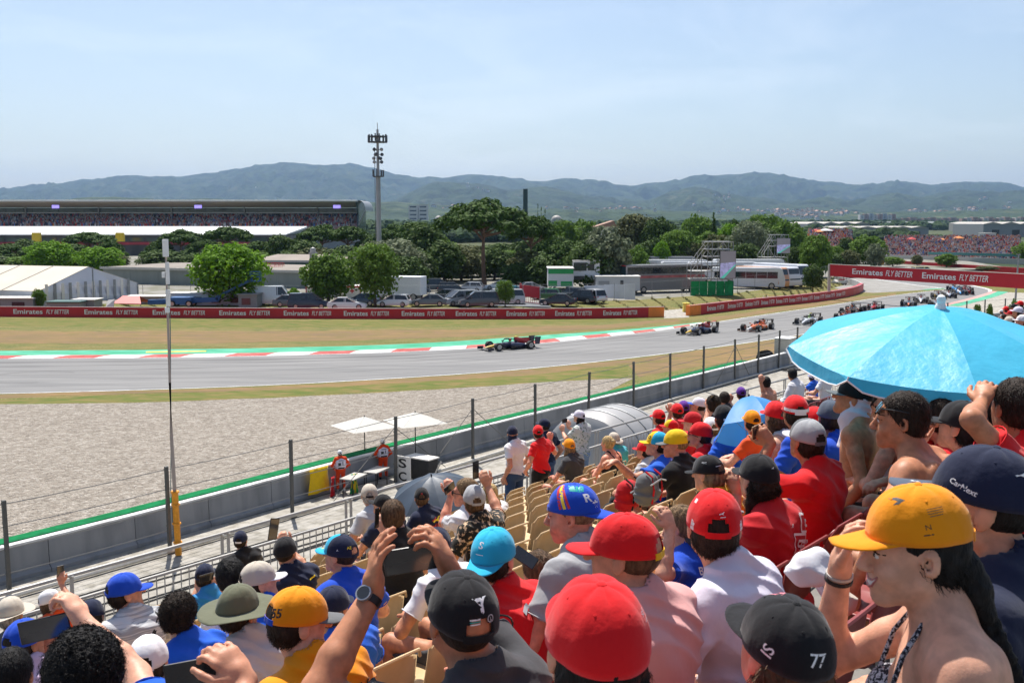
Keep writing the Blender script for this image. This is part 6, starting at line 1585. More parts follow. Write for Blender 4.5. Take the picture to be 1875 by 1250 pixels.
 if kind=='cap':
  mb=MB();mb.lathe([(.009*S,0),(.009*S,.003),(.005*S,.006)],10,(0,0,0));me=mb.mesh('button',cm,True);bo=link('button',me,o);bo.matrix_local=T@Matrix.Translation((0,0,rz*.997))
  if spec.get('near')or spec.get('seams'):
   mb=MB()
   for k in range(6):e0=.37 if hole and k==3 else .03;mb.tube([T@cp(k*PI/3,e0+(.96-e0)*t/14,.0004)for t in range(15)],.0013,4)
   mb.build('seam_piping',CL[spec['seams']]if spec.get('seams')else cm,o,smooth=True)
   for k in range(6):
    c_,c2_=T@cp(k*PI/3+PI/6,.60,.0005),T@cp(k*PI/3+PI/6,.60,.0030);b_=MB();b_.tube([c_,c2_],.0030,8,rs=[.0036,.0022]);b_.build('eyelet',cm,o,smooth=True)
  if hole:
   vs=[T@cp(PI-.46+.92*i/10,e_,.001)for e_ in(-.03,.085)for i in range(11)];fs=[(i,i+1,12+i,11+i)for i in range(10)]
   me=bpy.data.meshes.new('strap');me.from_pydata(vs,[],fs);me.materials.append(CL[spec.get('strap',col)]);s_=link('strap',me,o);s_.modifiers.new('t','SOLIDIFY').thickness=.0025
 if hole and spec.get('hc'):
  vs=[T@cp(PI-.46+.92*i/10,e_,-.0006)for e_ in(0,.1,.2,.3,.38)for i in range(11)];fs=[(j*11+i,j*11+i+1,j*11+12+i,j*11+11+i)for j in range(4)for i in range(10)]
  me=bpy.data.meshes.new('hair_in_gap');me.from_pydata(vs,[],fs);me.materials.append(HR[spec['hc']]);link('hair_in_gap',me,o)
 for pr in spec.get('prints',()):
  (vs0,fs0),az0,el0,m_,roll=pr[:5];V,F=dense(vs0,fs0,.012);out=[];cr,sr=math.cos(R(roll)),math.sin(R(roll))
  onb_=len(pr)>5 and pr[5]=='brim'
  for v in V:
   x,y=(v.x*cr-v.y*sr)*S,(v.x*sr+v.y*cr)*S;e=el0/90+y/(rz*PI/2);rr=max(.25,math.cos(min(1.35,e*PI/2)))
   if onb_:u=(x+az0*.001)/rx;az=u;b_=cp(az,.015);yy=b_.y+(el0*.001+y);t=(el0*.001+y)/(.072*S);q=Vector((b_.x,yy,b_.z+.006*t-.012*t-u*u*.018*t+.0035))
   else:az=R(az0)-x/(.098*S*rr);q=cp(az,min(.99,e),.0022)
   out.append(T@q)
  me=bpy.data.meshes.new('cap_print');me.from_pydata(out,[],F);me.materials.append(m_);link('cap_print',me,o)
 return o
def frame_mat(y,z):
 y=Vector(y).normalized();x=y.cross(Vector(z)).normalized();z=x.cross(y)
 return x,y,z
def ik(a,t,l1,l2,pole):
 a,t,pole=Vector(a),Vector(t),Vector(pole);d=t-a;L=d.length;mx=(l1+l2)*.995
 if L>mx:t=a+d*(mx/L);d=t-a;L=mx
 if L<.12:L=.12
 c=(l1*l1+L*L-l2*l2)/(2*l1*L);c=max(-1,min(1,c));s_=math.sqrt(1-c*c);dn=d.normalized()
 p=(pole-dn*pole.dot(dn)).normalized()
 return a+dn*(l1*c)+p*(l1*s_),t
def hand(B,w,f,n,side,S=1.0,curl=.5,spread=.5,fr=.0085,thumb=1.0,k=.006):
 """w wrist, f direction of the hand, n direction the palm faces; side +1 right hand"""
 w,f,n=Vector(w),Vector(f).normalized(),Vector(n);n=(n-f*n.dot(f)).normalized();u=f.cross(n)*side
 u=-u
 pc=w+f*.048*S
 x_,y_,z_=u,f,n;rot=[list(x_),list(y_),list(z_)]
 B.ell(pc+f*.0,(.040*S,.052*S,.017*S),k=.012,rot=rot)
 B.cone(w,w+f*.03*S,.025*S,.027*S,.015)
 ln=(.074,.082,.077,.060)
 for i in range(4):
  o=(1.5-i)*.0205*S;b=w+f*(.084-abs(i-1.2)*.005)*S+u*o
  d=(f+u*(1.5-i)*.10*spread).normalized();L_=ln[i]*S;c=curl*(1+.08*i)
  p1=b+(d*math.cos(c*.6)+n*math.sin(c*.6))*L_*.45;p2=p1+(d*math.cos(c*1.6)+n*math.sin(c*1.6))*L_*.33;p3=p2+(d*math.cos(c*2.3)+n*math.sin(c*2.3))*L_*.25
  r=fr*S*(1.05,1.08,1.02,.9)[i];B.cone(w+f*.05*S+u*o*.8,b,r*1.25,r*1.15,k);B.chain([b,p1,p2,p3],[r*1.12,r*1.02,r*.93,r*.82],k)
 b=w+f*.022*S+u*.026*S;a=b+(f*.75+u*.75*thumb+n*.25)*.036*S;c_=a+(f*.95+u*.35*thumb+n*.35)*.032*S;e=c_+(f*.95+u*.05+n*.45)*.026*S
 B.chain([b,a,c_,e],[.0165*S,.0125*S,.0105*S,.0088*S],k*1.2)
 return pc+f*.05*S+n*.02*S
def head_sdf(B,M,S,face=False,skin_only=False,female=False):
 def q(*a):return M@Vector([x*S for x in a])
 rot=[list(M.to_3x3().col[i].normalized())for i in range(3)]
 def e(c,r,k=.02,op=0):B.ell(q(*c),[x*S for x in r],k*S,rot,op)
 e((0,-.015,.030),(.074,.095,.088));e((0,.033,-.025),(.060,.060,.082),.03)
 B.cone(q(-.048,.0,-.055),q(0,.066,-.094),.020*S,.017*S,.03*S);B.cone(q(.048,.0,-.055),q(0,.066,-.094),.020*S,.017*S,.03*S)
 for s_ in(-1,1):e((s_*.078,-.010,-.004),(.0085,.020,.031),.006)
 if face:
  e((0,.074,-.096),(.020,.018,.016),.02)
  for s_ in(-1,1):
   e((s_*.034,.066,-.036),(.025,.022,.024),.02);e((s_*.031,.100,.006),(.017,.015,.011),.012,1);e((s_*.031,.080,.005),(.0145,.0145,.0145),.004)
   e((s_*.0105,.104,-.034),(.008,.010,.007),.006);e((s_*.080,-.004,-.004),(.006,.010,.017),.004,1)
  B.cone(q(-.038,.082,.027),q(.038,.082,.027),.010*S,None,.02*S)
  B.cone(q(0,.090,.014),q(0,.116,-.027),.0085*S,.0115*S,.014*S)
  B.cone(q(-.020,.088,-.058),q(.020,.088,-.058),.0075*S,None,.02*S);B.cone(q(-.016,.086,-.070),q(.016,.086,-.070),.0080*S,None,.02*S)
 else:
  B.cone(q(0,.088,.012),q(0,.113,-.028),.010*S,.013*S,.015*S)
def hairfn(amp,fq,seed,cutp=None,M=None):
 def post(X,Y,Z,d):
  X0,Y0,Z0=X,Y,Z;w=1.1/fq;X=X+w*np.sin(Y*fq*.8+Z*fq*.5+seed);Y=Y+w*np.sin(Z*fq*.7+X0*fq*.6);Z=Z+w*np.sin(X0*fq*.9+Y0*fq*.4)
  n=np.sin(X*fq+seed)*np.sin(Y*fq*1.07+2*seed)*np.sin(Z*fq*.93+.5)+.6*np.sin(X*fq*2.1+1)*np.sin(Y*fq*1.9+seed)*np.sin(Z*fq*2.3)
  d=d-amp*n;X,Y,Z=X0,Y0,Z0
  if cutp is not None:
   for(p,nn)in cutp:d=np.maximum(d,(X-p[0])*nn[0]+(Y-p[1])*nn[1]+(Z-p[2])*nn[2])
  return d
 return post
def folds(amp,seed,up):
 def post(X,Y,Z,d):
  a=X*11+Z*26+1.6*np.sin(Z*13+X*8+seed)+seed;b=Y*17-Z*12+1.3*np.sin(X*15+seed*2);c=Z*38+X*26+2*np.sin(X*12+Z*6+seed)
  return d-amp*(.6*(1-2*np.abs(np.sin(a*1.1+.8*np.sin(b))))+.45*(1-2*np.abs(np.sin(c*.55)))*np.sin(b*.7+1)+.15*np.sin(X*47+Z*41+seed))
 return post
PEOPLE=[]
DBG=False
def strands(ho,V,F,m,n,kind,S,seed,rot3,cen,zmax=None):
 r=np.random.default_rng(seed);f=F[r.integers(0,len(F),n)];a,b,c,d=(V[f[:,i]]for i in range(4));w0=r.random((n,1));w1=r.random((n,1))
 p=(a*(1-w0)+b*w0)*(1-w1)+(d*(1-w0)+c*w0)*w1
 if zmax is not None:up3=np.array(rot3.col[2]);kp=((p-np.array(cen))@up3)<zmax*S;p,a,b,d=p[kp],a[kp],b[kp],d[kp];n=len(p)
 if n<5:return
 nr=np.cross(b-a,d-a);nr/=np.linalg.norm(nr,axis=1)[:,None]+1e-9
 ce=np.array(cen);nr*=np.sign((nr*(p-ce)).sum(1))[:,None];dn=np.array(rot3@Vector((0,-.45,-.9)))
 t=dn-nr*(nr@dn)[:,None]+r.normal(size=(n,3))*.22;t-=nr*(t*nr).sum(1)[:,None];t/=np.linalg.norm(t,axis=1)[:,None]+1e-9;u=np.cross(nr,t);P_=[];N=8
 cu=kind in('curly','curlylong');L=(.028 if cu else .020 if kind in('short','mop')else .04)*S*r.uniform(.6,1.3,(n,1));ph=r.random((n,1))*6.28;w=.0011*S
 for k in range(N):
  s=k/(N-1)
  if cu:q=p+nr*(.001+L*.28*s)+t*L*.45*s+(u*np.cos(ph+s*8)+t*np.sin(ph+s*8))*.0052*S*min(1,s*4);e=u*np.sin(ph+s*8)+nr*.4
  else:q=p+t*L*s+nr*(.0012+.0022*math.sin(s*2.6))*S*r.uniform(.4,1.7,(n,1));e=u
  ww=w*(1.1-.8*s);P_.append(q+e*ww);P_.append(q-e*ww)
 A_=np.stack(P_,1).reshape(-1,3);base_=np.arange(n)[:,None]*2*N;Q=np.concatenate([base_+2*k+np.array([[0,1,3,2]])for k in range(N-1)])
 o=link('hair_strands',np_mesh('hair_strands',A_,Q,m,False),ho);o['kind']='stuff'
def person(px,py,k=None,loc=None,h=.016,pose='sit',yaw=0,lean=10,hy=0,hp=0,hr=0,skin=0,hair='short',hc='dark',cap_=None,shirt='red',sleeve=.62,pants='dgrey',shorts=True,L='lap',Rr='lap',label='',group=None,prints=(),female=False,face=False,wide=1.0,legs=True,collar=None,extras=None,Sx=None,seed=None,tuck=False,hcut=None,polo=False,armS=1.0,z0=None,Y=None,leghide=False,backpatch=None):
 """px,py: top of the head in the photograph; k: row of the stand. yaw, hy in degrees: turned to the left (+) of facing the track / of facing away from the camera"""
 seed=seed if seed is not None else int(px*7+py)%97
 by=STAND_YAW+R(yaw)if loc is None or k is not None else R(yaw);Le=R(lean)
 capx=.018 if cap_ else .008
 up_h=.50*math.cos(Le)+.138+.118+capx;fwd=.50*math.sin(Le)+.050
 rotm=Matrix.Rotation(by,3,'Z')
 if k is not None:
  pr=ROW*k-.05;off=rotm@Vector((0,fwd,0));Tt=P(px,py,pr+off.dot(SN))if Y is None else D(px,py,Y);fl=row_floor(k,Tt.dot(SD))
 else:
  off=rotm@Vector((0,fwd,0));Tt=D(px,py,loc[0]);fl=loc[1]
 Ht=Tt.z-fl
 if pose=='sit':S=(Ht-.50)/up_h
 else:S=Ht*.475/up_h
 if k is not None and pose=='sit':S=max(S,.97)
 if Sx:S=Sx
 S=max(.72,min(1.13,S));hz=Ht-S*up_h
 base=Vector((Tt.x,Tt.y,fl))-rotm@Vector((0,fwd*S,0));base.z=fl
 root=empty('person',base,by,label,'person',group)
 W2L=(Matrix.Translation(base)@Matrix.Rotation(by,4,'Z')).inverted()
 up=Vector((0,math.sin(Le),math.cos(Le)));fw=Vector((0,math.cos(Le),-math.sin(Le)));hip=Vector((0,0,hz))
 def tp(x,f,u):return hip+Vector((x*S*wide,0,0))+fw*(f*S)+up*(u*S)
 nb=tp(0,0,.50);hc_=nb+Vector((0,.050*S,.138*S));hc_.y-=.0
 hyl=R(hy)-by;hp=hp+(16 if cap_ and not face else 3)
 MH=Matrix.Translation(hc_)@Matrix.Rotation(hyl,4,'Z')@Matrix.Rotation(R(hp),4,'X')@Matrix.Rotation(R(hr),4,'Y')
 fem=.93 if female else 1.0
 def torso(B,infl=0,belly=.0):
  B.ell(tp(0,.0,.02),(.165*S*wide+infl,.125*S+infl,.125*S+infl),.06)
  B.ell(tp(0,.015,.17),(.145*S*wide*fem+infl,.108*S+infl,.15*S+infl),.06)
  B.ell(tp(0,.0,.33),(.165*S*wide*fem+infl,.112*S+infl,.15*S+infl),.06)
  B.cone(tp(-.135*fem,-.015,.435),tp(.135*fem,-.015,.435),.062*S+infl,None,.06)
  for s_ in(-1,1):B.cone(tp(s_*.11,-.02,.455),tp(s_*.02,-.012,.530),.044*S+infl,.046*S+infl,.05)
  for s_ in(-1,1):B.ell(tp(s_*.085,-.075,.36),(.07*S+infl,.035*S+infl,.10*S+infl),.04)
  if female:
   for s_ in(-1,1):B.ell(tp(s_*.07,.085,.30),(.055*S+infl,.05*S+infl,.055*S+infl),.04)
 B=Blob();torso(B);B.cone(tp(0,-.005,.49),MH@Vector((0,-.02*S,-.06*S)),.060*S*fem,.054*S*fem,.03)
 head_sdf(B,MH,S*(.97 if female else 1),face)
 sh={-1:tp(-.175*fem,-.01,.435),1:tp(.175*fem,-.01,.435)};arms={}
 l1,l2=.292*S*armS,.262*S*armS;tips={}
 for s_,spec in((-1,L),(1,Rr)):
  pole=Vector((s_*.6,-.35,-.75));fdir=None;pn=Vector((-s_,0,0));cu=.55;sp=.4
  a=sh[s_]
  if spec=='lap':t=Vector((s_*.13,.33,hz+.17));pole=Vector((s_,-.5,-.3));pn=Vector((0,0,-1));cu=.4
  elif spec=='fold':t=Vector((s_*.02+.04*s_,.30,hz+.20));pole=Vector((s_,-.3,-.5));pn=Vector((0,-.3,-1));cu=.5
  elif spec=='knee':t=Vector((s_*.17,.42,hz+.10));pole=Vector((s_,-.2,.0));pn=Vector((0,0,-1))
  elif spec=='down':t=Vector((s_*.26,.04,hz-.03));pole=Vector((s_*.5,-1,0));pn=Vector((-s_,0,0));cu=.3
  elif spec=='pocket':t=Vector((s_*.22,.16,hz+.02));pole=Vector((s_*1.0,-.8,0));pn=Vector((-s_,0,0));cu=.6
  elif spec=='chin':t=MH@Vector((s_*.05,.14*S,-.14*S));pole=Vector((s_*.7,.2,-1));pn=Vector((0,-1,.2));fdir=Vector((-s_*.3,0,1));cu=.8
  elif spec=='head':t=MH@Vector((s_*.14*S,.02,.02*S));pole=Vector((s_*1,.1,.25));pn=Vector((-s_,0,0));fdir=Vector((-s_*.6,.0,.6));cu=.6
  else:
   g=spec;cand=[]
   for i in range(60):
    yy=Tt.y-.75+i*.03
    if yy<.35:continue
    w_=W2L@D(g['px'],g['py'],yy);dist=(w_-a).length;cand.append((abs(dist-g.get('reach',.44)*S)+(0 if w_.y>.02 else .25),w_,yy))
   cand.sort(key=lambda c:c[0]);t=cand[0][1]
   if 'Y' in g:t=W2L@D(g['px'],g['py'],g['Y'])
   pole=Vector(g.get('pole',(s_*.7,-.2,-1)));fdir=g.get('f');fdir=(W2L.to_3x3()@Vector(fdir))if fdir else None
   pn=W2L.to_3x3()@Vector(g.get('n',(0,1,0)));cu=g.get('curl',.75);sp=g.get('spread',.5)
  el,wr=ik(a,t,l1,l2,pole);fd=fdir if fdir is not None else(wr-el).normalized()
  arms[s_]=(a,el,wr,fd)
  ua=.047*S*(.86 if female else 1);B.ell(a,(.056*S*fem,)*3,.05)
  md=a.lerp(el,.4);B.cone(a,md,.050*S*fem,ua,.03);B.cone(md,el,ua,.039*S*fem,.02)
  m2=el.lerp(wr,.32);B.cone(el,m2,.039*S*fem,.042*S*fem,.02);B.cone(m2,wr,.042*S*fem,.026*S*fem,.015)
  tips[s_]=hand(B,wr,fd,pn,s_,S*(.94 if female else 1.02),cu,sp,fr=.0088 if h<.01 else(.0098 if h<.014 else .0115),k=.005 if h<.01 else .012)
 lg={}
 for s_ in(-1,1):
  hj=hip+Vector((s_*.092*S,.02,-.02*S))
  if pose=='sit':
   sl=1.0;kn=hj+Vector((s_*.07,.42*sl,.015));kn.z=max(kn.z,.46);an=Vector((kn.x+s_*.01,kn.y+.02,.085));rest=(kn.z-.085)
  else:kn=Vector((hj.x+s_*.02,.05,hz*.53));an=Vector((hj.x+s_*.04,.0,.09))
  lg[s_]=(hj,kn,an)
  B.cone(hj,kn,.083*S,.056*S,.05);c_=kn.lerp(an,.3)+Vector((0,-.015,0));B.cone(kn,c_,.054*S,.055*S,.02);B.cone(c_,an,.055*S,.036*S,.02)
  B.cone(an+Vector((0,-.02,-.04)),an+Vector((0,.12,-.055)),.034,.028,.03)
 V,F=B.mesh(h);link('body',np_mesh('body',V,F,skin_mat(skin)),root)
 if face:HEADV,HEADF=[tuple(v)for v in V],[tuple(int(i)for i in f)for f in F]
 so=None
 if shirt:
  Bs=Blob();inf=.014*S;torso(Bs,inf)
  for s_ in(-1,1):
   a,el,wr,fd=arms[s_]
   if sleeve>0:
    Bs.ell(a,(.064*S+inf*.4,)*3,.04);loose=.016*S
    if sleeve<=1:e=Vector(a).lerp(el,sleeve);Bs.cone(a,e,.056*S*fem+loose*.5,.050*S*fem+loose,.03,cut='flat')
    else:Bs.cone(a,el,.058*S+loose*.4,.046*S+loose*.6,.03);e=Vector(el).lerp(wr,min(.96,sleeve-1));Bs.cone(el,e,.046*S+loose*.6,.034*S+loose*.5,.02,cut='flat')
  hem=tp(0,0,-.06 if not tuck else .02);ne=tp(0,.02,.555);nr=(.075 if not female else .085)*S;nf=folds(.0085,seed,up)
  pk=[]
  def post(X,Y,Z,d):
   d=nf(X,Y,Z,d);d=np.maximum(d,-((Y-hem.y)*up.y+(Z-hem.z)*up.z)-.0)
   dn=np.sqrt(X**2+(Y-ne.y)**2+(Z-ne.z)**2)-nr;d=np.maximum(d,-dn)
   if sleeve<=0:
    for s_ in(-1,1):
     a=sh[s_];da=np.sqrt((X-a.x)**2+((Y-a.y)*.8)**2+((Z-a.z+.02)*.8)**2)-.098*S;d=np.maximum(d,-da)
    if sleeve<0:
     q=tp(0,0,.36);dd=(Y-q.y)*up.y+(Z-q.z)*up.z;strap=np.abs(np.abs(X)-.075*S)-.010;d=np.maximum(d,np.minimum(np.maximum(dd,-1),1)if False else np.where(strap<0,-1,dd))
   return d
  V,F=Bs.mesh(max(h,.006),0,post)
  so=link('shirt',np_mesh('shirt',V,F,CL[shirt]),root)
  if collar or h<.012:
   mb=MB();rr=nr*.84;c0=tp(0,-.004,.512)
   pts=[c0+Vector((math.sin(a_)*rr,math.cos(a_)*rr*.95,.010*math.cos(a_+PI)))for a_ in[2*PI*i/24 for i in range(25)]]
   mb.tube(pts,(.013 if collar else .0095)*S,6);mb.build('collar',CL[collar or shirt],so,smooth=True)
  if polo or sleeve>0 and h<.012:
   for s_ in(-1,1):
    mb=MB();a,el,wr,fd=arms[s_]
    if 0<sleeve<=1:
     e=Vector(a).lerp(el,sleeve);dr=(el-a).normalized();x_=dr.cross(Vector((.3,.5,.8))).normalized();y_=dr.cross(x_);rr=.050*S*fem+.0175*S
     mb.tube([e-dr*.006+(x_*math.cos(t)+y_*math.sin(t))*rr for t in[2*PI*i/20 for i in range(21)]],.0035,5,cap=False);mb.build('sleeve_hem',CL[collar or shirt],so,smooth=True)
  if prints:
   bv=BVHTree.FromPolygons([tuple(v)for v in V],[tuple(int(i)for i in f)for f in F])
   for(geo,cx,cu_,m_,roll)in prints:
    VV,FF=dense(geo[0],geo[1],.02);out=[];cr,sr=math.cos(R(roll)),math.sin(R(roll));ok=0
    for v in VV:
     x,y=v.x*cr-v.y*sr,v.x*sr+v.y*cr;o_=tp(cx+x,-.6,cu_+y);hit=bv.ray_cast(o_,fw)
     if hit[0]is None:out.append(tp(cx+x,-.1,cu_+y));continue
     out.append(hit[0]-fw*.004+hit[1]*.002);ok+=1
    me=bpy.data.meshes.new('shirt_print');me.from_pydata(out,[],FF);me.materials.append(m_);link('shirt_print',me,so)
 if pants and legs:
  Bp=Blob();i_=.012
  Bp.ell(tp(0,0,.0),(.168*S*wide+i_,.128*S+i_,.115*S+i_),.05)
  for s_ in(-1,1):
   hj,kn,an=lg[s_]
   if shorts:Bp.cone(hj,Vector(hj).lerp(kn,.88),.085*S+i_,.070*S+i_,.05,cut='flat')
   else:Bp.cone(hj,kn,.085*S+i_,.060*S+i_,.04);Bp.cone(kn,Vector(kn).lerp(an,.93),.060*S+i_,.048*S+i_,.02,cut='flat')
  wz=tp(0,0,.07);nf2=folds(.004,seed+5,up)
  V,F=Bp.mesh(max(h,.014),0,lambda X,Y,Z,d:np.maximum(nf2(X,Y,Z,d),(Y-wz.y)*up.y+(Z-wz.z)*up.z));link('shorts' if shorts else 'trousers',np_mesh('trousers',V,F,CL[pants]),root)
  for s_ in(-1,1):
   an=lg[s_][2];Bq=Blob();Bq.cone(an+Vector((0,-.03,-.045)),an+Vector((0,.13,-.052)),.043,.036,.03);Bq.cone(an+Vector((0,-.02,-.03)),an+Vector((0,-.01,.02)),.04,.042,.02,cut='flat')
   V,F=Bq.mesh(max(h,.012),0,lambda X,Y,Z,d:np.maximum(d,.004-Z));link('shoe',np_mesh('shoe',V,F,CL[random.choice(('white','black','grey'))]),root)
 hS=S*(.97 if female else 1);q=lambda*a:MH@Vector([x*hS for x in a]);hrot=[list(MH.to_3x3().col[i].normalized())for i in range(3)]
 if hair:
  Bh=Blob();thick=dict(short=.008,buzz=.004,curly=.024,mop=.018,long=.012,pony=.009,bun=.010,braid=.010,curlylong=.022,balding=.004).get(hair,.01)
  t_=min(thick,.003)if cap_ else thick
  Bh.ell(q(0,-.017,.032),[(x+t_)*hS for x in(.074,.094,.088)],.01,hrot)
  if cap_ and thick>.01:Bh.ell(q(0,-.05,-.035),[x*hS for x in(.080,.062,.050)],.02,hrot)
  if hair in('curlylong','long'):Bh.ell(q(0,-.055,-.045),[x*hS for x in(.078,.055,.07)],.03,hrot)
  if hair not in('buzz','balding'):Bh.ell(q(0,-.045,-.02),[x*hS for x in(.070,.060,.060)],.03,hrot)
  rot3=MH.to_3x3();cuts=[]
  if cap_:cuts.append((q(0,0,.026+cap_.get('lift',0)),rot3@Vector((0,.105,.994))))
  cp_=q(0,.052,.045)if not hcut else q(*hcut);cn=rot3@Vector((0,.86,-.50));cuts.append((cp_,cn))
  if hair in('short','buzz','curly','mop','balding','pony','bun','braid'):cuts.append((q(0,-.06,-.062),rot3@Vector((0,.0,-1))))
  if hair in('short','buzz','curly','mop','balding'):cuts.append((q(0,.0,-.026),rot3@Vector((0,.80,-.60))))
  amp,fq=dict(curly=(.0060,190),curlylong=(.0060,170),mop=(.004,70),short=(.0022,190),buzz=(.001,220)).get(hair,(.0025,120))
  V,F=Bh.mesh(max(.0045,min(h*.6,.012))if h<.014 else h*.8,0,hairfn(amp*S,fq,seed%7,cuts));ho=link('hair',np_mesh('hair',V,F,HR[hc]),root)
  if h<.0125 and hair not in('buzz','balding'):strands(ho,V,F,HR[hc],{'curly':2600,'curlylong':1800}.get(hair,1500),hair,S,seed,rot3,q(0,-.03,.0),-.006 if cap_ else None)
  Bt=Blob()
  if hair=='pony':Bt.chain([q(0,-.105,.02),q(0,-.135,-.01),q(.005,-.14,-.08),q(.0,-.12,-.15),q(0,-.11,-.19)],[.018*S,.026*S,.028*S,.020*S,.006*S])
  if hair=='bun':Bt.ell(q(0,-.11,.045),(.042*S,)*3)
  if hair in('long','curlylong'):
   for i in range(9 if hair=='long' else 11):
    x=(-.068+.136*i/(8 if hair=='long' else 10));ln_=(.23 if hair=='long' else .13)*random.uniform(.85,1.1)
    Bt.chain([q(x*.9,-.075+abs(x)*.5,.0),q(x*1.15,-.10+abs(x)*.6,-.09),q(x*1.2+random.uniform(-.01,.01),-.105+abs(x)*.5,-.09-ln_*.5),q(x*.95,-.10+abs(x)*.4,-.09-ln_)],[.022*S,.021*S,.018*S,.006*S])
  if hair=='braid':
   pts=[q(-.01,-.09,-.03),q(-.015,-.115,-.08),q(-.025,-.135,-.135),q(-.035,-.155,-.19),q(-.045,-.175,-.245),q(-.05,-.19,-.30),q(-.055,-.20,-.36),q(-.06,-.205,-.42)]
   Bt.chain(pts[:3],[.040*S,.034*S,.022*S])
   for i in range(34):
    t=i/33;j=min(len(pts)-2,int(t*(len(pts)-1)));c_=pts[j].lerp(pts[j+1],t*(len(pts)-1)-j);sd=(-1)**i;Bt.ell(c_+rot3@Vector((0,sd*.010,0)),(.0150*S,.0145*S,.0165*S),.002)
  if Bt.p:
   V,F=Bt.mesh(max(.0045,h*.7),0,hairfn(.0022,170,seed%5));lo_=link('hair_length',np_mesh('hair_length',V,F,HR[hc]),ho)
   if h<.0125 and hair!='braid':strands(ho,V,F,HR[hc],1500,hair,S,seed+1,rot3,q(0,-.03,-.05))
 if cap_:
  if h<.0105 and cap_.get('kind')!='bucket':cap_['near']=True
  if hair not in(None,'buzz','balding'):cap_['hc']=hc
  co=cap(root,MH,cap_,hS)
  if cap_.get('glasses'):sunglasses(root,MH,hS,*cap_['glasses'])
 if face:
  bvh=BVHTree.FromPolygons(HEADV,HEADF);fdn=rot3@Vector((0,-1,0))
  def onf(x,z,off=.001):
   o_=q(x,.2,z);h_=bvh.ray_cast(o_,fdn);return(h_[0]if h_[0]is not None else q(x,.09,z))-fdn*off
  def pr(mb,pts,rs,off=.0008):
   P_=[];R_=[]
   for i in range(len(pts)-1):
    for t in(0,.34,.67):a_=Vector(pts[i]).lerp(Vector(pts[i+1]),t);P_.append(onf(a_.x,a_.y,off));R_.append((rs[i]*(1-t)+rs[i+1]*t)*S)
   P_.append(onf(*pts[-1],off));R_.append(rs[-1]*S);mb.tube(P_,.001,6,rs=R_)
  for s_ in(-1,1):
   for nm,c0,rr,m_ in(('eye',(s_*.031,.0835,.0055),.0125,M_eye),('iris',(s_*.031,.0915,.0055),.0062,M_iris)):
    mb=MB();mb.lathe([(rr*math.sin(PI*i/8)*hS+1e-5,-rr*math.cos(PI*i/8)*hS)for i in range(9)],12);o_=mb.build(nm,m_,root,smooth=True);o_.matrix_local=MH@Matrix.Translation([x*hS for x in c0])
   pr(mbx:=MB(),[(s_*x,z)for x,z in((.013,.0295),(.024,.034),(.036,.0345),(.050,.028))],[.0030,.0042,.0036,.0016]);mbx.build('eyebrow',HR[hc],root,smooth=True)
   pr(mbx:=MB(),[(s_*x,z)for x,z in((.017,.008),(.024,.0135),(.034,.0145),(.047,.008))],[.0012,.002,.002,.0014],.001);mbx.build('eyelash',HR['black'],root)
  if face=='smile':
   mo=[(-.036,-.0430),(-.022,-.0535),(0,-.0575),(.022,-.0535),(.036,-.0430)];lo2=[(-.036,-.0445),(-.022,-.0665),(0,-.0740),(.022,-.0665),(.036,-.0445)];V_=[];n_=13
   for w in(0,.5,1):
    for i in range(n_):
     t=i/(n_-1)*4;j_=min(3,int(t));u_=t-j_;a_=Vector(mo[j_]).lerp(Vector(mo[j_+1]),u_);b_=Vector(lo2[j_]).lerp(Vector(lo2[j_+1]),u_);c_=a_.lerp(b_,w);V_.append(onf(c_.x,c_.y,.0012))
   mb=MB();mb.add(V_,[(r_*n_+i,r_*n_+i+1,r_*n_+n_+i+1,r_*n_+n_+i)for r_ in(0,1)for i in range(n_-1)]);mb.build('teeth',M_teeth,root,smooth=True)
   mb=MB();pr(mb,mo,[.0012,.0024,.0024,.0024,.0012],.0006);pr(mb,lo2,[.0012,.0030,.0038,.0030,.0012],.0006);mb.build('lips',M_lip,root,smooth=True)
 if DBG:print('PP',px,py,k,'Y%.2f S%.2f hz%.2f'%(Tt.y,S,hz),pose)
 info=dict(root=root,MH=MH,S=S,tips=tips,arms=arms,tp=tp,W2L=W2L,base=base,by=by,hip=hip,nb=nb,lg=lg,q=q,shirt=so,up=up,fw=fw)
 PEOPLE.append(info);return info
def sunglasses(root,MH,S,up=False,rev=False):
 z=.055 if up else .006;y=.088 if up else .104;g=Blob();q=lambda*a:MH@Vector([x*S for x in a])
 for s_ in(-1,1):
  mb=MB();mb.lathe([(.001,.004),(.022*S,.002),(.024*S,-.002),(.001,-.004)],14,axis='Y');o=mb.build('sunglass_lens',M_lens,root,smooth=True);o.matrix_local=MH@Matrix.Translation((s_*.032*S,y*S,z*S))@Matrix.Scale(1.25,4,(1,0,0))@Matrix.Rotation(R(35 if up else 0),4,'X')
  mb=MB();mb.tube([q(s_*.058,y-.006,z+.004),q(s_*.081,.03,z+.002),q(s_*.082,-.03,z-.008)],.0035*S,5);mb.build('sunglass_arm',M_strap,root)
def world_pt(info,v):return info['W2L'].inverted()@Vector(v)
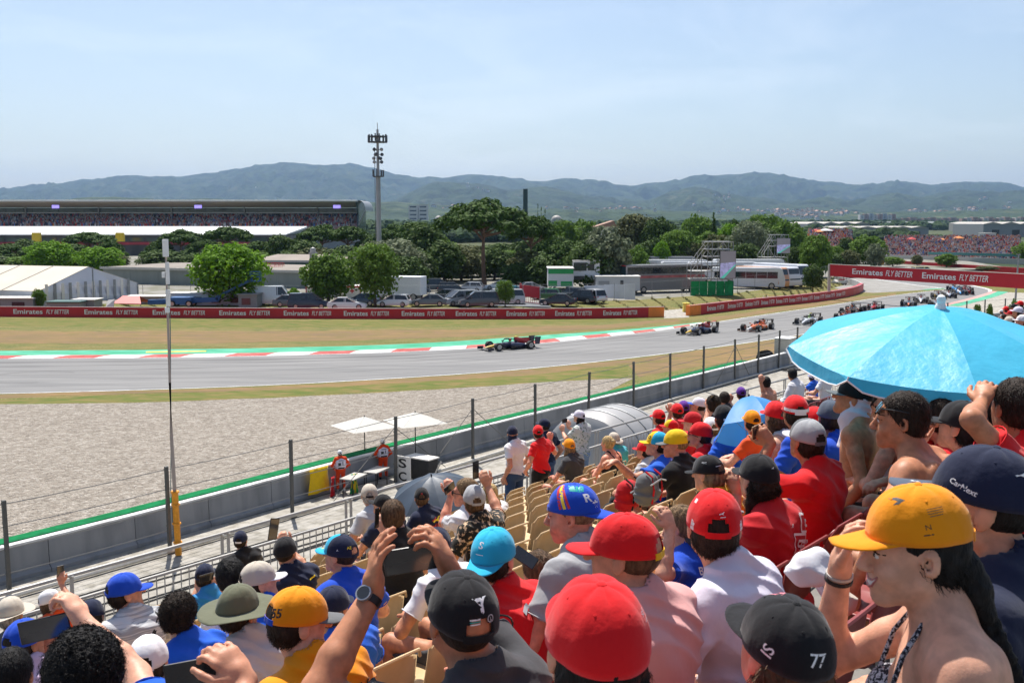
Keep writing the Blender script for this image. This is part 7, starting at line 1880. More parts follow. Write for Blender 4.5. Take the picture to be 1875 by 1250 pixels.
def phone(info,side,label,w=.150,hgt=.074,yaw=0,tilt=0,roll=0,off=(0,0,0),at=None,screen_to_cam=True,cat='phone',name='phone',case=None,case_m=None):
 """a phone held in the hand; its screen faces the holder"""
 c=world_pt(info,info['tips'][side])if at is None else at;c=c+Vector(off);by=info['by']+R(yaw)
 r=empty(name,c,by,label,cat,'phones held up by the crowd');r.rotation_euler=(R(tilt),R(roll),by)
 mb=MB();mb.box((0,0,0),(w,.008,hgt));mb.build('case',case_m or M_case,r,bevel=.004);mb=MB();mb.box((0,-.0045,0),(w*.95,.001,hgt*.92));mb.build('screen',M_pscreen,r)
 mb=MB();mb.box((w*.36,.006,hgt*.22),(.022,.005,.026));mb.build('camera_bump',M_lens,r,bevel=.002)
 return r
# the spectators
MW=M_letter;MBk=mat('print_black',(0.02,0.02,0.02),.6);MYl=mat('print_yellow',(0.85,0.62,0.03),.6);MRd=mat('print_red',(0.6,0.03,0.03),.6);MGr=mat('print_grey',(0.42,0.43,0.45),.5);MTl=mat('print_teal',(0.0,0.35,0.30),.5);MDk=mat('print_dark',(0.06,0.06,0.065),.6);MLb=mat('print_light_blue',(0.12,0.5,0.65),.6);MPk=mat('print_pink',(0.75,0.22,0.27),.6)
T=text_v
bar_=lambda w,h:poly_v([(-.5,-.5),(.5,-.5),(.5,.5),(-.5,.5)],w,h)
def five(w,h):
 k=.16
 o=[(-.5,-.28),(-.5,-.5),(.35,-.5),(.5,-.32),(.5,.02),(.35,.17),(-.22,.17),(-.22,.32),(.5,.32),(.5,.5),(-.5,.5),(-.5,.0),(.18,.0),(.18,-.28)]
 V=[];F=[]
 n=len(o)
 for i in range(n):
  a,b=Vector(o[i]),Vector(o[(i+1)%n]);t=(b-a).normalized();nn=Vector((-t.y,t.x))*.035;j=len(V)
  V+=[((a+nn).x*w,(a+nn).y*h,0),((b+nn).x*w,(b+nn).y*h,0),((b-nn).x*w,(b-nn).y*h,0),((a-nn).x*w,(a-nn).y*h,0)];F.append((j,j+1,j+2,j+3))
 return V,F
puma=lambda w:poly_v([(-.5,-.2),(-.2,-.05),(.05,.0),(.25,.2),(.5,.25),(.3,.02),(.2,-.2),(.35,-.5),(.1,-.3),(-.1,-.18),(-.35,-.35)],w,w*.7)
wing=lambda w:poly_v([(-.5,-.5),(-.1,-.1),(.5,.5),(.1,.05),(.25,-.1),(-.05,-.2)],w,w*.5)
Y44=person(845,1038,3,Y=2.85,h=.0065,hy=24,hp=4,lean=4,shirt='dgrey',hair='buzz',hc='dark',skin=2,label='man in a black cap numbered 44 raising a large phone in both hands',extras=None,collar='black',cap_=dict(col='black',strap='black',prints=[(T('44',.018),10,40,MW,180,'brim'),(poly_v([(-.5,.5),(-.3,.42),(-.12,.1),(-.1,-.4),(0,-.5),(.1,-.4),(.12,.1),(.3,.42),(.5,.5),(.25,.55),(0,-.15),(-.25,.55)],.042,.040),172,46,MW,0),(T('O',.02),158,26,MGr,0),(T('Y',.012),158,26,MGr,180),(bar_(.030,.004),188,29,MW,4),(bar_(.030,.003),188,26,MTl,4),(bar_(.028,.003),188,23,MW,4)]),L=dict(px=682,py=1085,f=(.1,.05,1),n=(1,.35,0),curl=.35,spread=.3,Y=2.78,pole=(-.6,-.3,-1)),Rr=dict(px=822,py=1040,f=(-.45,-.1,1),n=(-.9,.2,-.35),Y=3.0,curl=.75,pole=(.6,-.2,-1)))
Yw=person(1683,893,1,Y=2.02,Sx=.96,yaw=26,h=.0062,hy=84,hp=-6,hr=0,lean=8,female=True,face='smile',hair='braid',hc='black',cap_=dict(col='orange',hole=True,tilt=-1,lift=.018,brimlen=.080,prints=[(poly_v([(-.5,.1),(.0,.5),(.5,.35),(.35,-.3),(.1,-.5),(.2,.05),(-.1,.1)],.034,.022),-38,52,MDk,0),(T('N',.011),-88,22,MBk,8),(bar_(.018,.0025),-88,14,MBk,8),(bar_(.030,.0014),-100,44,MDk,10),(bar_(.030,.0014),-100,41,MDk,10),(bar_(.030,.0014),-100,38,MDk,10),(bar_(.026,.0014),-100,35,MDk,10)]),shirt=None,pants='dgrey',skin=1,label='smiling woman in an orange cap with a black braid shading her eyes with one hand',L='lap',Rr=dict(px=1538,py=1045,Y=2.22,f=(.05,-.05,1),n=(1,-.5,0),curl=.55,spread=.5,pole=(.2,-.2,-1)))
Y77=person(1437,1078,1,Y=1.96,h=.0075,hy=24,hp=4,lean=14,hair='long',hc='brown',shirt='dgrey',female=True,skin=1,label='person in a black cap numbered 77 low at the bottom of the picture',L='lap',Rr='lap',cap_=dict(col='black',strap='black',hole=False,prints=[(T('77',.028,bold=.012),188,24,MW,-4),(T('IS',.024,bold=.01),-108,18,MW,80)]+[(bar_(.0035,.030),-14+i*6,62-abs(i-3),MPk,-6)for i in range(6)]))
Yr60=person(1092,1046,1,Y=1.80,h=.0075,hy=12,hp=0,lean=16,hair='mop',hc='black',shirt='red',skin=1,label='person in the largest bright red cap with dark hair at the bottom centre',L='lap',Rr='lap',cap_=dict(col='red',strap='red',dent=.045,hole=False,seams='red',prints=[(T('SF',.012),112,40,MW,0),(bar_(.020,.002),112,31,MW,0)]))
Yc=person(1800,808,1,Y=2.40,h=.008,hy=66,hp=-2,lean=6,hair='buzz',hc='black',shirt='navy',skin=0,label='man in a dark navy cap with white marks behind the woman in the orange cap',L='lap',Rr='lap',wide=1.06,cap_=dict(col='navy',brim='slate',strap='red',dent=.04,brimlen=.085,prints=[(puma(.022),0,40,MW,90,'brim'),(T('CarNext',.011,bold=.02),-62,16,MW,-14),(puma(.022),-128,44,MW,0)]))
Ys=person(1652,716,3,Y=4.75,Sx=1.10,h=.0075,hy=72,hp=-4,lean=24,face=True,hair='short',hc='dark',shirt=None,pants='dgrey',skin=2,label='bare chested man with dark sunglasses pushed up on his hair',L=dict(px=1560,py=1075,reach=.5,pole=(-1,-.4,.1)),Rr='knee',wide=1.04)
sunglasses(Ys['root'],Ys['MH'],Ys['S'],up=True)
Y59=person(1143,935,2,Y=3.15,h=.0075,hy=66,hp=-10,lean=10,hair='buzz',hc='brown',shirt='pink',skin=0,label='broad man in a red cap with his brim to the left and a pink shirt',L='lap',Rr='lap',wide=1.08,cap_=dict(col='red',strap='yellow',dent=.05,brimlen=.078,prints=[(bar_(.03,.004),178,3,MYl,0)]))
Y55=person(1309,890,2,Y=3.45,h=.0075,hy=-4,hp=-4,lean=12,hair='short',hc='dark',shirt='lav',skin=1,label='person in a red and white cap and a thin white shirt, seen from behind',L='lap',Rr='lap',cap_=dict(col='red',seams='white',dent=.02,prints=[(puma(.020),172,40,MW,0),(bar_(.018,.0025),170,33,MW,0),(poly_v([(-.5,-.5),(.5,-.5),(.6,.2),(-.3,.5)],.018,.034),-118,10,MW,0),(poly_v([(-.5,-.5),(.5,-.5),(.3,.5),(-.6,.2)],.018,.034),118,10,MW,0),(bar_(.014,.016),-100,48,MW,10)]))
Ycu=person(152,1160,4,Y=2.95,h=.0075,hy=10,hp=-8,lean=8,hair='curly',hc='black',shirt='blue2',skin=1,label='man with black curly hair and a blue T-shirt holding a phone high',L='lap',Rr=dict(px=150,py=1135,Y=3.45,f=(-.5,.3,.55),n=(-1,.3,0),curl=.9,pole=(1,0,-.6)))
phone(Ycu,1,'large black phone held out at the far left by the curly haired man',w=.165,hgt=.082,yaw=-35,roll=-8,at=D(82,1150,3.45))
Ycy=person(445,1262,3,Y=2.35,h=.008,hy=5,lean=0,hair='short',hc='dark',shirt='black',skin=0,label='person below the frame whose hand holds a phone at the bottom left',L=dict(px=452,py=1240,Y=2.75,f=(-.75,.2,.8),n=(-.6,.6,-.4),curl=.8,pole=(-.3,-.2,-1)),Rr='lap')
phone(Ycy,-1,'wide black phone held low at the bottom edge below the bucket hat',w=.165,hgt=.082,yaw=-38,roll=-6,at=D(358,1232,2.78))
p_=person(436,1066,5,h=.009,hy=-28,hp=-8,lean=14,hair='short',hc='dark',shirt='lgrey',collar='black',skin=2,label='man in an olive green bucket hat and a grey and white polo shirt',L='lap',Rr='lap',cap_=dict(kind='bucket',col='olive',brim='olive',bw=.085,droop=.02,curl=.8,dent=.06))
p_=person(545,1071,4,Y=3.95,h=.008,hy=-58,hp=-16,lean=12,hair='short',hc='dark',shirt='orange',collar='navy',skin=1,label='person in an orange cap numbered 55 and a NORRIS shirt',L='lap',Rr='lap',prints=[(T('N O R R I S',.034,.34,bold=.01),.0,.39,MBk,0)],cap_=dict(col='orange',brim='mgrey',strap='blue',prints=[(T('55',.030,bold=.03),150,20,MBk,10)]))
p_=person(328,1088,6,h=.009,hy=-12,hp=-4,lean=16,hair='curly',hc='dark',shirt='blue2',skin=1,label='young man with short curly brown hair and a blue shirt with white arrow print',L='lap',Rr='lap',prints=[(wing(.20),-.02,.40,MW,0),(T('ALONSO',.024,bold=.01),.07,.35,MW,12)])
p_=person(228,1046,8,h=.010,hy=-52,hp=-6,lean=14,hair='short',hc='dark',shirt='stripe',skin=0,label='man in a bright blue cap and a grey striped T-shirt with a black shoulder strap',L='lap',Rr='lap',cap_=dict(col='blue',prints=[(wing(.045),-150,28,MW,0),(bar_(.03,.003),-150,18,MW,0)]))
mb=MB();i_=p_;mb.tube([i_['tp'](-.17,-.14,.06),i_['tp'](-.02,-.155,.27),i_['tp'](.12,-.10,.47),i_['tp'](.13,.02,.52),i_['tp'](.10,.13,.42)],.020,5);mb.build('shoulder_strap',M_strap,p_['root'])
p_=person(44,1130,8,Y=5.9,h=.009,hy=-25,hp=-6,lean=18,hair='short',hc='dark',shirt='lilac',skin=2,label='man in a blue cap and a lilac T-shirt low at the left edge',L='chin',Rr='lap',wide=1.08,cap_=dict(col='blue',prints=[(wing(.04),-150,28,MW,0)]))
p_=person(166,1096,8,h=.010,hy=10,hp=-26,lean=24,hair='short',hc='dark',shirt='dgrey',skin=1,label='person bent forward in a dark navy cloth cap at the left',L='lap',Rr='lap',cap_=dict(col='navy',hole=False,dent=.05))
p_=person(18,1090,10,h=.012,hy=0,hp=-10,lean=10,hair='short',hc='grey',shirt='mgrey',skin=2,label='person in a cream straw hat with a red band at the left edge',L='lap',Rr='lap',cap_=dict(kind='bucket',col='beige',brim='beige',band='red',bw=.075,droop=.0,curl=.6))
p_=person(92,1076,12,h=.012,hy=-55,hp=4,lean=6,hair='long',hc='brown',shirt='ored',skin=0,female=True,label='woman in a white cap with a yellow brim holding up a small phone',L='lap',Rr=dict(px=112,py=1068,f=(-.1,0,1),n=(0,1,0),reach=.52),cap_=dict(col='white',brim='yellow'))
phone(p_,1,'small dark phone held up vertically against the railing at the left',w=.075,hgt=.15,off=(0,0,.02))
p_=person(421,1023,7,h=.010,hy=20,hp=-10,lean=12,hair='mop',hc='black',shirt='white',skin=0,label='person with smooth black hair and a white shirt behind the bucket hat',L='lap',Rr='lap')
p_=person(375,1030,10,h=.012,hy=-10,hp=-4,lean=10,hair='short',hc='dark',shirt='sky',skin=0,label='person in a navy cap and a sky blue shirt taking a phone picture',L=dict(px=362,py=1075,f=(.1,0,1),n=(.6,.6,0),reach=.40),Rr=dict(px=388,py=1078,f=(-.1,0,1),n=(-.6,.6,0),reach=.40),cap_=dict(col='navy'))
phone(p_,-1,'black phone held level by the person in the sky blue shirt',w=.14,hgt=.07,at=D(378,1057,8.6))
p_=person(474,1025,7,Y=6.6,h=.010,hy=-60,hp=-4,lean=12,hair='short',hc='dark',shirt='blue2',skin=1,label='person in a beige cap and a blue shirt with a white sponsor stripe',L='lap',Rr='lap',cap_=dict(col='beige',brim='white',dent=.03),prints=[(bar_(.14,.022),.03,.36,MW,0),(T('ES',.03),.10,.28,MLb,0),(bar_(.05,.025),.0,.28,MPk,0)])
p_=person(440,970,13,h=.013,hy=0,hp=-4,lean=8,hair='short',hc='dark',shirt='black',skin=1,label='person in a navy cap with a white rim and a black shirt by the railing',L='lap',Rr='lap',cap_=dict(col='navy',strap='white'))
p_=person(522,980,8,h=.010,hy=-8,hp=0,lean=8,hair='buzz',hc='dark',shirt='navy',skin=0,label='broad man in a black backwards cap and a navy shirt filming with a raised phone',wide=1.08,L='lap',Rr=dict(px=525,py=1002,f=(-.4,0,1),n=(-.3,1,0),reach=.48),cap_=dict(col='black',hole=False),prints=[(puma(.05),-.02,.36,MW,0),(bar_(.06,.012),.1,.43,MYl,20),(bar_(.05,.012),.1,.17,MYl,-30)])
phone(p_,1,'dark phone raised beside the railing by the broad man in the black cap',w=.085,hgt=.165,roll=12,at=D(501,968,7.6))
p_=person(622,976,6,h=.009,hy=64,hp=-8,lean=14,hair='buzz',hc='dark',shirt='blue',skin=0,label='man in a two tone blue cap and a blue shirt with a white signature print',wide=1.05,L='lap',Rr='lap',prints=[(wing(.24),-.02,.38,MW,12),(wing(.15),-.04,.27,MW,-5),(bar_(.18,.009),.05,.32,MW,58)],cap_=dict(col='navy',front='cyan',brim='cyan',prints=[(T('14',.02,bold=.02),0,32,MYl,0,'brim'),(T('AE',.018,bold=.02),-150,30,MYl,0),(T('A',.012),-105,22,MW,0)]))
p_=person(800,963,5,h=.009,hy=16,hp=-12,lean=18,hair='short',hc='dark',shirt='white',skin=2,label='person in a dark navy cap and a pinkish white T-shirt behind the raised phone',L='lap',Rr='lap',cap_=dict(col='navy',hole=False,dent=.03))
p_=person(719,913,8,Y=8.0,h=.010,hy=8,hp=-2,lean=10,hair='short',hc='brown',shirt='black',collar='red',skin=1,label='man with short brown hair and a black T-shirt with a red collar',wide=1.05,L=dict(px=705,py=975,f=(-.3,0,1),n=(.5,.8,0),reach=.42),Rr='lap')
phone(p_,-1,'dark phone held upright by the man with the red collar',w=.078,hgt=.16,yaw=25,roll=8,at=D(690,948,7.9))
p_=person(700,903,10,h=.013,hy=60,hp=0,lean=6,hair='short',hc='dark',shirt='navy',skin=0,label='man in a black cap and a navy shirt half hidden behind the red collared man',L='lap',Rr='lap',cap_=dict(col='black'))
p_=person(676,884,11,h=.013,hy=10,hp=-8,lean=14,hair='short',hc='grey',shirt='lgrey',skin=0,label='person in a beige cap and a pale grey shirt next to the railing',L='lap',Rr='lap',cap_=dict(col='beige',brim='beige',strap='black'))
p_=person(772,891,10,h=.012,hy=6,hp=-10,lean=12,hair='short',hc='brown',shirt='navy',skin=0,label='man in a black cap and a navy shirt with a Red Bull print',L='lap',Rr='lap',cap_=dict(col='black',prints=[(T('O',.018,bold=.05),180,34,MRd,0)]),prints=[(T('Red Bull',.045,.22,bold=.03),.02,.31,MRd,0),(puma(.15),.03,.39,MYl,0),(puma(.09),-.01,.395,MRd,0)])
p_=person(852,875,9,Y=9.6,h=.011,hy=80,hp=-4,lean=8,face=True,hair='short',hc='light',shirt='white',skin=3,label='man in profile with sunglasses and brown hair in a white T-shirt',L=dict(px=826,py=905,f=(-.2,0,1),n=(0,1,0),reach=.42),Rr='lap')
sunglasses(p_['root'],p_['MH'],p_['S'])
phone(p_,-1,'grey phone held level in front of the man in sunglasses',w=.15,hgt=.075,roll=-20,at=D(823,893,9.7))
p_=person(868,885,8,Y=8.9,h=.011,hy=14,hp=0,lean=10,hair='short',hc='brown',shirt='floral',skin=0,label='man in a grey cap and a black floral shirt reaching a phone high overhead',L='lap',Rr=dict(px=893,py=890,f=(-.4,0,1),n=(-.3,1,0),reach=.50),cap_=dict(col='grey',prints=[(wing(.03),180,34,MW,0)]))
phone(p_,1,'black phone held highest overhead by the man in the floral shirt',w=.078,hgt=.16,at=D(871,860,8.9))
p_=person(897,886,10,h=.014,hy=30,hp=-20,lean=20,hair='curlylong',hc='blond',shirt='white',skin=3,female=True,label='blond curly haired person bent forward behind the floral shirt',L='lap',Rr='lap')
p_=person(938,778,14,pose='stand',h=.014,hy=2,lean=2,hair=None,shirt='white',pants='jeans',shorts=False,skin=0,L='down',Rr='pocket',label='standing man in a white T-shirt and jeans with a navy neck flap cap',cap_=dict(col='navy',hole=False))
Bf=Blob();Bf.cone(p_['q'](0,-.045,-.02),p_['q'](0,-.06,-.14),.078,.085,.03);V_,F_=Bf.mesh(.012);link('neck_flap',np_mesh('neck_flap',V_,F_,CL['navy']),p_['root'])
person(985,777,13,pose='stand',h=.013,hy=6,lean=3,hair='short',hc='dark',shirt='red',pants='black',shorts=False,skin=3,L='pocket',Rr=dict(px=1008,py=805,f=(-.3,0,1),n=(0,1,0),reach=.36),sleeve=.6,collar='red',label='standing man in a bright red shirt and black trousers with a red cap',cap_=dict(col='red',prints=[(bar_(.02,.004),180,30,MW,0)]))
person(996,765,15,pose='stand',h=.015,hy=55,lean=2,hair='short',hc='dark',shirt='navy',pants='jeans',skin=0,L='down',Rr='down',label='person in a navy cap standing at the railing behind the man in red',cap_=dict(col='navy'))
p_=person(1060,749,14,pose='stand',h=.014,hy=48,lean=2,female=True,hair='long',hc='black',shirt='floralw',pants='shortblue',skin=1,L=dict(px=1030,py=790,f=(0,0,1),n=(.4,1,0),reach=.46),Rr=dict(px=1040,py=782,f=(0,0,1),n=(-.4,1,0),reach=.42),label='woman in a white cap and a white floral shirt standing with a raised phone',cap_=dict(col='lav',hole=True))
phone(p_,-1,'small phone in the hands of the woman in the floral shirt',w=.14,hgt=.07,at=D(1034,770,16.8))
person(1042,801,11,h=.013,hy=24,hp=-2,lean=10,female=True,hair='curlylong',hc='light',shirt='dgrey',skin=3,label='woman in an orange cap with long wavy brown hair down her back',L='lap',Rr='lap',cap_=dict(col='orange',prints=[(bar_(.02,.005),180,24,MBk,0)]))
person(1112,797,10,h=.013,hy=48,hp=-4,lean=12,female=True,hair='bun',hc='blond',shirt='black',sleeve=-1,skin=3,label='woman with a blond bun and bare shoulders in a black strap top',L='fold',Rr='fold')
person(1124,790,11,h=.014,hy=30,hp=-6,lean=16,hair='short',hc='grey',shirt='teal',skin=0,label='person in a cream sun hat and a teal striped shirt',L='lap',Rr='lap',cap_=dict(kind='bucket',col='beige',brim='beige',bw=.06,curl=.4))
p_=person(1203,788,7,Y=10.4,h=.011,yaw=22,hy=72,hp=-6,lean=-6,hair='short',hc='dark',shirt='blue2',pants='black',shorts=False,skin=0,label='man in a yellow and blue cap leaning back in a blue shirt',L=dict(px=1128,py=845,f=(-1,0,0),n=(0,0,-1),reach=.5,pole=(0,0,-1)),Rr='lap',cap_=dict(col='cyan',brim='yellow',front='yellow',prints=[(T('O',.03,bold=.06),-40,30,MBk,0)]))
mb=MB();i_=p_;mb.tube([i_['tp'](-.16,-.10,.10),i_['tp'](-.02,-.125,.30),i_['tp'](.12,-.08,.47),i_['tp'](.13,.03,.50)],.013,5);mb.build('shoulder_strap',M_strap,p_['root'])
person(1238,784,7,Y=9.7,h=.010,hy=72,hp=-2,lean=6,face=True,hair='buzz',hc='light',shirt='black',skin=3,label='man in profile in a yellow cap and a black shirt with a round print',L='knee',Rr='lap',cap_=dict(col='yellow',brim='mgrey',strap='black',prints=[(puma(.02),-150,30,MBk,0)]),prints=[(poly_v([(math.cos(a)*.5,math.sin(a)*.5)for a in[i*PI/8 for i in range(16)]],.17,.19),.06,.33,MGr,0),(T('NZ',.05),.06,.33,MW,10)])
person(1228,767,9,h=.013,hy=82,hp=2,lean=8,hair='short',hc='dark',shirt='red',skin=0,label='person in a red cap with yellow trim left of the yellow cap',L='lap',Rr='lap',cap_=dict(col='red',front='yellow'))
person(1240,737,10,h=.013,hy=12,hp=-4,lean=4,hair='short',hc='dark',shirt='red',skin=0,label='person sitting tall in a red cap and a red and yellow shirt',L=dict(px=1228,py=755,f=(0,0,1),reach=.42),Rr='lap',cap_=dict(col='red'),prints=[(bar_(.10,.26),.10,.20,MYl,-12)])
person(1252,732,11,h=.014,hy=10,lean=6,hair='short',hc='dark',shirt='dgrey',skin=2,label='person in a small purple cap behind the tall red shirted one',L='lap',Rr=dict(px=1262,py=752,f=(0,0,1),reach=.42),cap_=dict(col='purple'))
person(1279,726,10,h=.013,hy=62,lean=6,hair='short',hc='dark',shirt=None,pants='navy',skin=0,label='bare shouldered person in a white and blue cap by the railing',L='lap',Rr='lap',cap_=dict(col='lav',front='white',brim='blue'))
p_=person(1306,722,10,Y=13.6,h=.012,hy=14,lean=6,hair='short',hc='dark',shirt='black',sleeve=.4,skin=1,label='person with both thin arms raised filming beside the blue umbrella',L=dict(px=1297,py=748,f=(.2,0,1),n=(.6,.7,0),reach=.46),Rr=dict(px=1313,py=746,f=(-.2,0,1),n=(-.6,.7,0),reach=.46))
phone(p_,-1,'black phone framed by two raised thin arms near the railing',w=.13,hgt=.07,at=D(1305,728,13.5))
person(1326,717,11,h=.014,hy=20,lean=6,hair='mop',hc='dark',shirt='dgrey',skin=0,label='dark haired person just left of the purple capped one',L='lap',Rr=dict(px=1336,py=735,f=(0,0,1),reach=.42))
person(1357,707,11,h=.014,hy=4,lean=6,hair='short',hc='dark',shirt='dgrey',skin=0,label='person in a purple cap directly behind the blue umbrella',L='lap',Rr='lap',cap_=dict(col='purple'))
person(1325,739,8,Y=10.6,h=.011,hy=10,hp=-4,lean=12,hair='short',hc='dark',shirt='blue2',skin=2,label='man in a black cap and a blue shirt just left of the blue umbrella',L='lap',Rr='lap',cap_=dict(col='black',strap='white',prints=[(bar_(.03,.005),180,24,MRd,0)]))
person(1282,771,8,Y=10.6,h=.011,hy=70,hp=-4,lean=10,hair='short',hc='dark',shirt='red',skin=0,label='person with sunglasses in a red cap and a red shirt numbered 5',L='lap',Rr='lap',cap_=dict(col='red',glasses=(False,)),prints=[(five(.10,.14),.05,.30,MW,0)])
person(1402,688,11,h=.014,hy=10,lean=6,hair='short',hc='black',shirt=None,pants='navy',skin=0,label='bare backed man near the railing beyond the blue umbrella',L='lap',Rr=dict(px=1393,py=700,f=(0,0,1),reach=.44))
person(1451,673,11,h=.014,hy=5,lean=12,hair='short',hc='black',shirt='white',sleeve=1.9,pants='shortblue',shorts=False,skin=2,label='dark haired man in a long sleeved white shirt at the far railing',L='lap',Rr='lap',wide=1.08)
person(1486,682,12,h=.015,hy=8,lean=6,hair='short',hc='dark',shirt='blue2',skin=1,label='child in a pale blue cap and a blue shirt between two white shirts',L='lap',Rr='lap',cap_=dict(col='lav',brim='blue'),Sx=.80)
person(1506,672,11,h=.014,hy=62,lean=8,hair='short',hc='dark',shirt='white',skin=0,label='person in a khaki cap and a white shirt at the far railing',L='lap',Rr='lap',cap_=dict(col='beige'))
Yo=person(1377,749,6,Y=9.3,h=.010,hy=12,hp=-4,lean=6,hair='short',hc='dark',shirt='ored',skin=1,Sx=.86,label='child in an orange cap and an orange red shirt before the blue umbrella',L='lap',Rr='lap',cap_=dict(col='orange'))
person(1421,731,6,Y=8.9,h=.010,hy=22,hp=-6,lean=8,female=True,hair='curlylong',hc='brown',shirt='lgrey',sleeve=0,skin=1,label='woman in a red cap with long dark curly hair',L='lap',Rr='lap',cap_=dict(col='red',strap='red'))
person(1457,721,5,Y=8.0,h=.010,hy=4,hp=-8,lean=8,hair='short',hc='dark',shirt='blue',skin=2,wide=1.08,label='person in a red cap with a wide white band and a blue shirt',L='lap',Rr='lap',cap_=dict(col='red',strap='white',prints=[(bar_(.16,.022),180,12,MW,0),(bar_(.08,.022),120,12,MW,0),(bar_(.08,.022),240,12,MW,0)]),prints=[(T('14',.09,bold=.02),.07,.30,MW,0)])
p_=person(1521,730,5,Y=8.2,h=.010,hy=2,hp=-8,lean=8,hair='short',hc='dark',shirt='blue',skin=2,label='person in a slate blue cap and a blue shirt numbered 14 with a black strap',L='lap',Rr='lap',cap_=dict(col='slate',hole=False),prints=[(T('14',.10,bold=.02),.06,.26,MW,-6)])
mb=MB();i_=p_;mb.tube([i_['tp'](.17,-.12,.20),i_['tp'](.02,-.135,.36),i_['tp'](-.12,-.08,.49)],.014,5);mb.build('shoulder_strap',M_strap,p_['root'])
p_=person(1478,763,4,Y=6.3,h=.009,hy=26,hp=-4,lean=8,hair='short',hc='dark',shirt='red',collar='black',skin=2,wide=1.08,label='broad man in a grey cap and a red polo shirt holding a phone out',L=dict(px=1412,py=812,Y=6.35,f=(-.5,.2,.6),n=(.2,1,0),curl=.8),Rr='lap',cap_=dict(col='grey',front='mgrey',strap='mgrey',brim='lgrey'))
phone(p_,-1,'golden rimmed phone held level by the man in the grey cap',w=.15,hgt=.085,roll=-4,at=D(1387,789,6.4),case_m=mat('gold_case',(0.45,0.30,0.16),.4,.05))
p_=person(1297,831,4,Y=5.9,h=.009,hy=46,hp=-16,lean=16,hair='mop',hc='light',shirt='yellow',skin=1,label='fair haired child in a black cap looking down left of the dark curly hair',L='lap',Rr='lap',Sx=.88,cap_=dict(col='black',front='dgrey',prints=[(T('REC',.012),-100,40,MW,0),(bar_(.04,.004),-160,26,MW,5)]))
p_=person(1389,828,4,Y=5.6,h=.009,hy=26,hp=-6,lean=12,hair='curlylong',hc='dark',shirt='dred',skin=1,label='youth in a black cap with dark curly hair and a red shirt numbered 5',L=dict(px=1348,py=905,f=(-.3,0,1),n=(.6,.6,0),reach=.42),Rr='lap',cap_=dict(col='black',hole=False,dent=.02,prints=[(puma(.02),178,40,MW,0)]),prints=[(five(.13,.17),.03,.28,MW,-12),(five(.13,.17),.12,.36,MW,-12),(puma(.035),-.02,.42,MW,0)])
person(1048,883,4,Y=4.75,h=.008,hy=74,hp=-10,lean=14,face=True,hair='buzz',hc='light',shirt='grey',skin=3,wide=1.08,label='man in profile in a reversed cap with Spanish flag stripes and a grey T-shirt',L='lap',Rr='lap',cap_=dict(col='blue',rev=True,brim='blue',prints=[(bar_(.13,.012),128,40,MRd,-62),(bar_(.13,.012),118,42,MYl,-62),(bar_(.13,.009),108,44,MRd,-62),(bar_(.05,.04),70,66,MTl,0),(T('R',.036,bold=.03),42,38,MW,0),(T('*',.05,bold=.05),20,14,MW,0)]))
p_=person(905,963,4,Y=4.6,h=.008,hy=-24,hp=-16,lean=18,hair='short',hc='dark',shirt='red',skin=3,label='person in a turquoise cap worn backwards and a red shirt looking at a phone',L='lap',Rr='lap',cap_=dict(col='cyan',rev=True,brim='cyan',prints=[(T('S',.030,bold=.02),8,44,MW,0),(bar_(.036,.003),8,24,MW,0)]),prints=[(bar_(.06,.02),-.03,.44,MGr,20)])
phone(p_,-1,'black phone held low beside the turquoise capped person',w=.065,hgt=.125,yaw=0,tilt=-50,roll=-35,at=D(961,1020,4.75))
p_=person(1246,925,4,Y=5.0,h=.009,hy=60,hp=-20,lean=16,hair='short',hc='light',shirt='blue',skin=1,Sx=.86,label='child in a blue sponsored shirt hidden behind the red and white cap',pants='dgrey',L=dict(px=1228,py=965,f=(-.4,0,1),n=(-.3,.5,0),reach=.32),Rr='lap',prints=[(T('BWT',.045,bold=.02),-.06,.40,MW,-8)])
Ycl=person(1563,690,5,Y=7.2,pose='stand',z0=None,h=.010,hy=74,hp=2,lean=2,hair=None,shirt=None,pants='navy',skin=2,label='standing bare chested man with a white cloth hanging from under a black cap',L='down',Rr='down',cap_=dict(col='black',brim='mgrey',hole=False))
Bf=Blob();q_=Ycl['q'];Bf.cone(q_(0,-.03,.0),q_(0,-.05,-.10),.092,.10,.03);Bf.cone(q_(0,-.05,-.10),q_(-.02,-.09,-.30),.10,.085,.04,cut='flat');V_,F_=Bf.mesh(.009,0,folds(.010,3,None));link('head_cloth',np_mesh('head_cloth',V_,F_,CL['lav']),Ycl['root'])
person(1762,728,3,Y=5.2,h=.009,hy=42,hp=-4,lean=10,female=True,hair='pony',hc='black',shirt='white',skin=0,label='woman in a black cap with a black ponytail and a white T-shirt',L='chin',Rr='head',cap_=dict(col='black',hole=False,prints=[(puma(.02),-150,30,MW,0)]))
person(1688,690,4,Y=6.2,h=.010,hy=20,lean=6,hair='short',hc='dark',shirt='red',skin=0,wide=1.1,label='person in a red shirt numbered 5 behind the bare chested man',L='head',Rr='lap',cap_=dict(col='white',front='red'),prints=[(five(.18,.20),.05,.30,MW,0)])
person(1860,690,3,Y=4.6,h=.009,hy=14,lean=8,hair='short',hc='dark',shirt='red',skin=2,wide=1.12,label='broad man in a red shirt with a white angular print at the right edge',L='head',Rr='head',prints=[(five(.20,.22),.02,.26,MW,-8),(puma(.04),-.10,.40,MW,0),(bar_(.015,.22),.13,.30,MW,-30)])
person(1636,700,5,Y=7.0,h=.012,hy=40,lean=8,hair='short',hc='brown',shirt='white',sleeve=0,skin=3,label='person in a sleeveless white top just behind the man with sunglasses',L='lap',Rr='head')
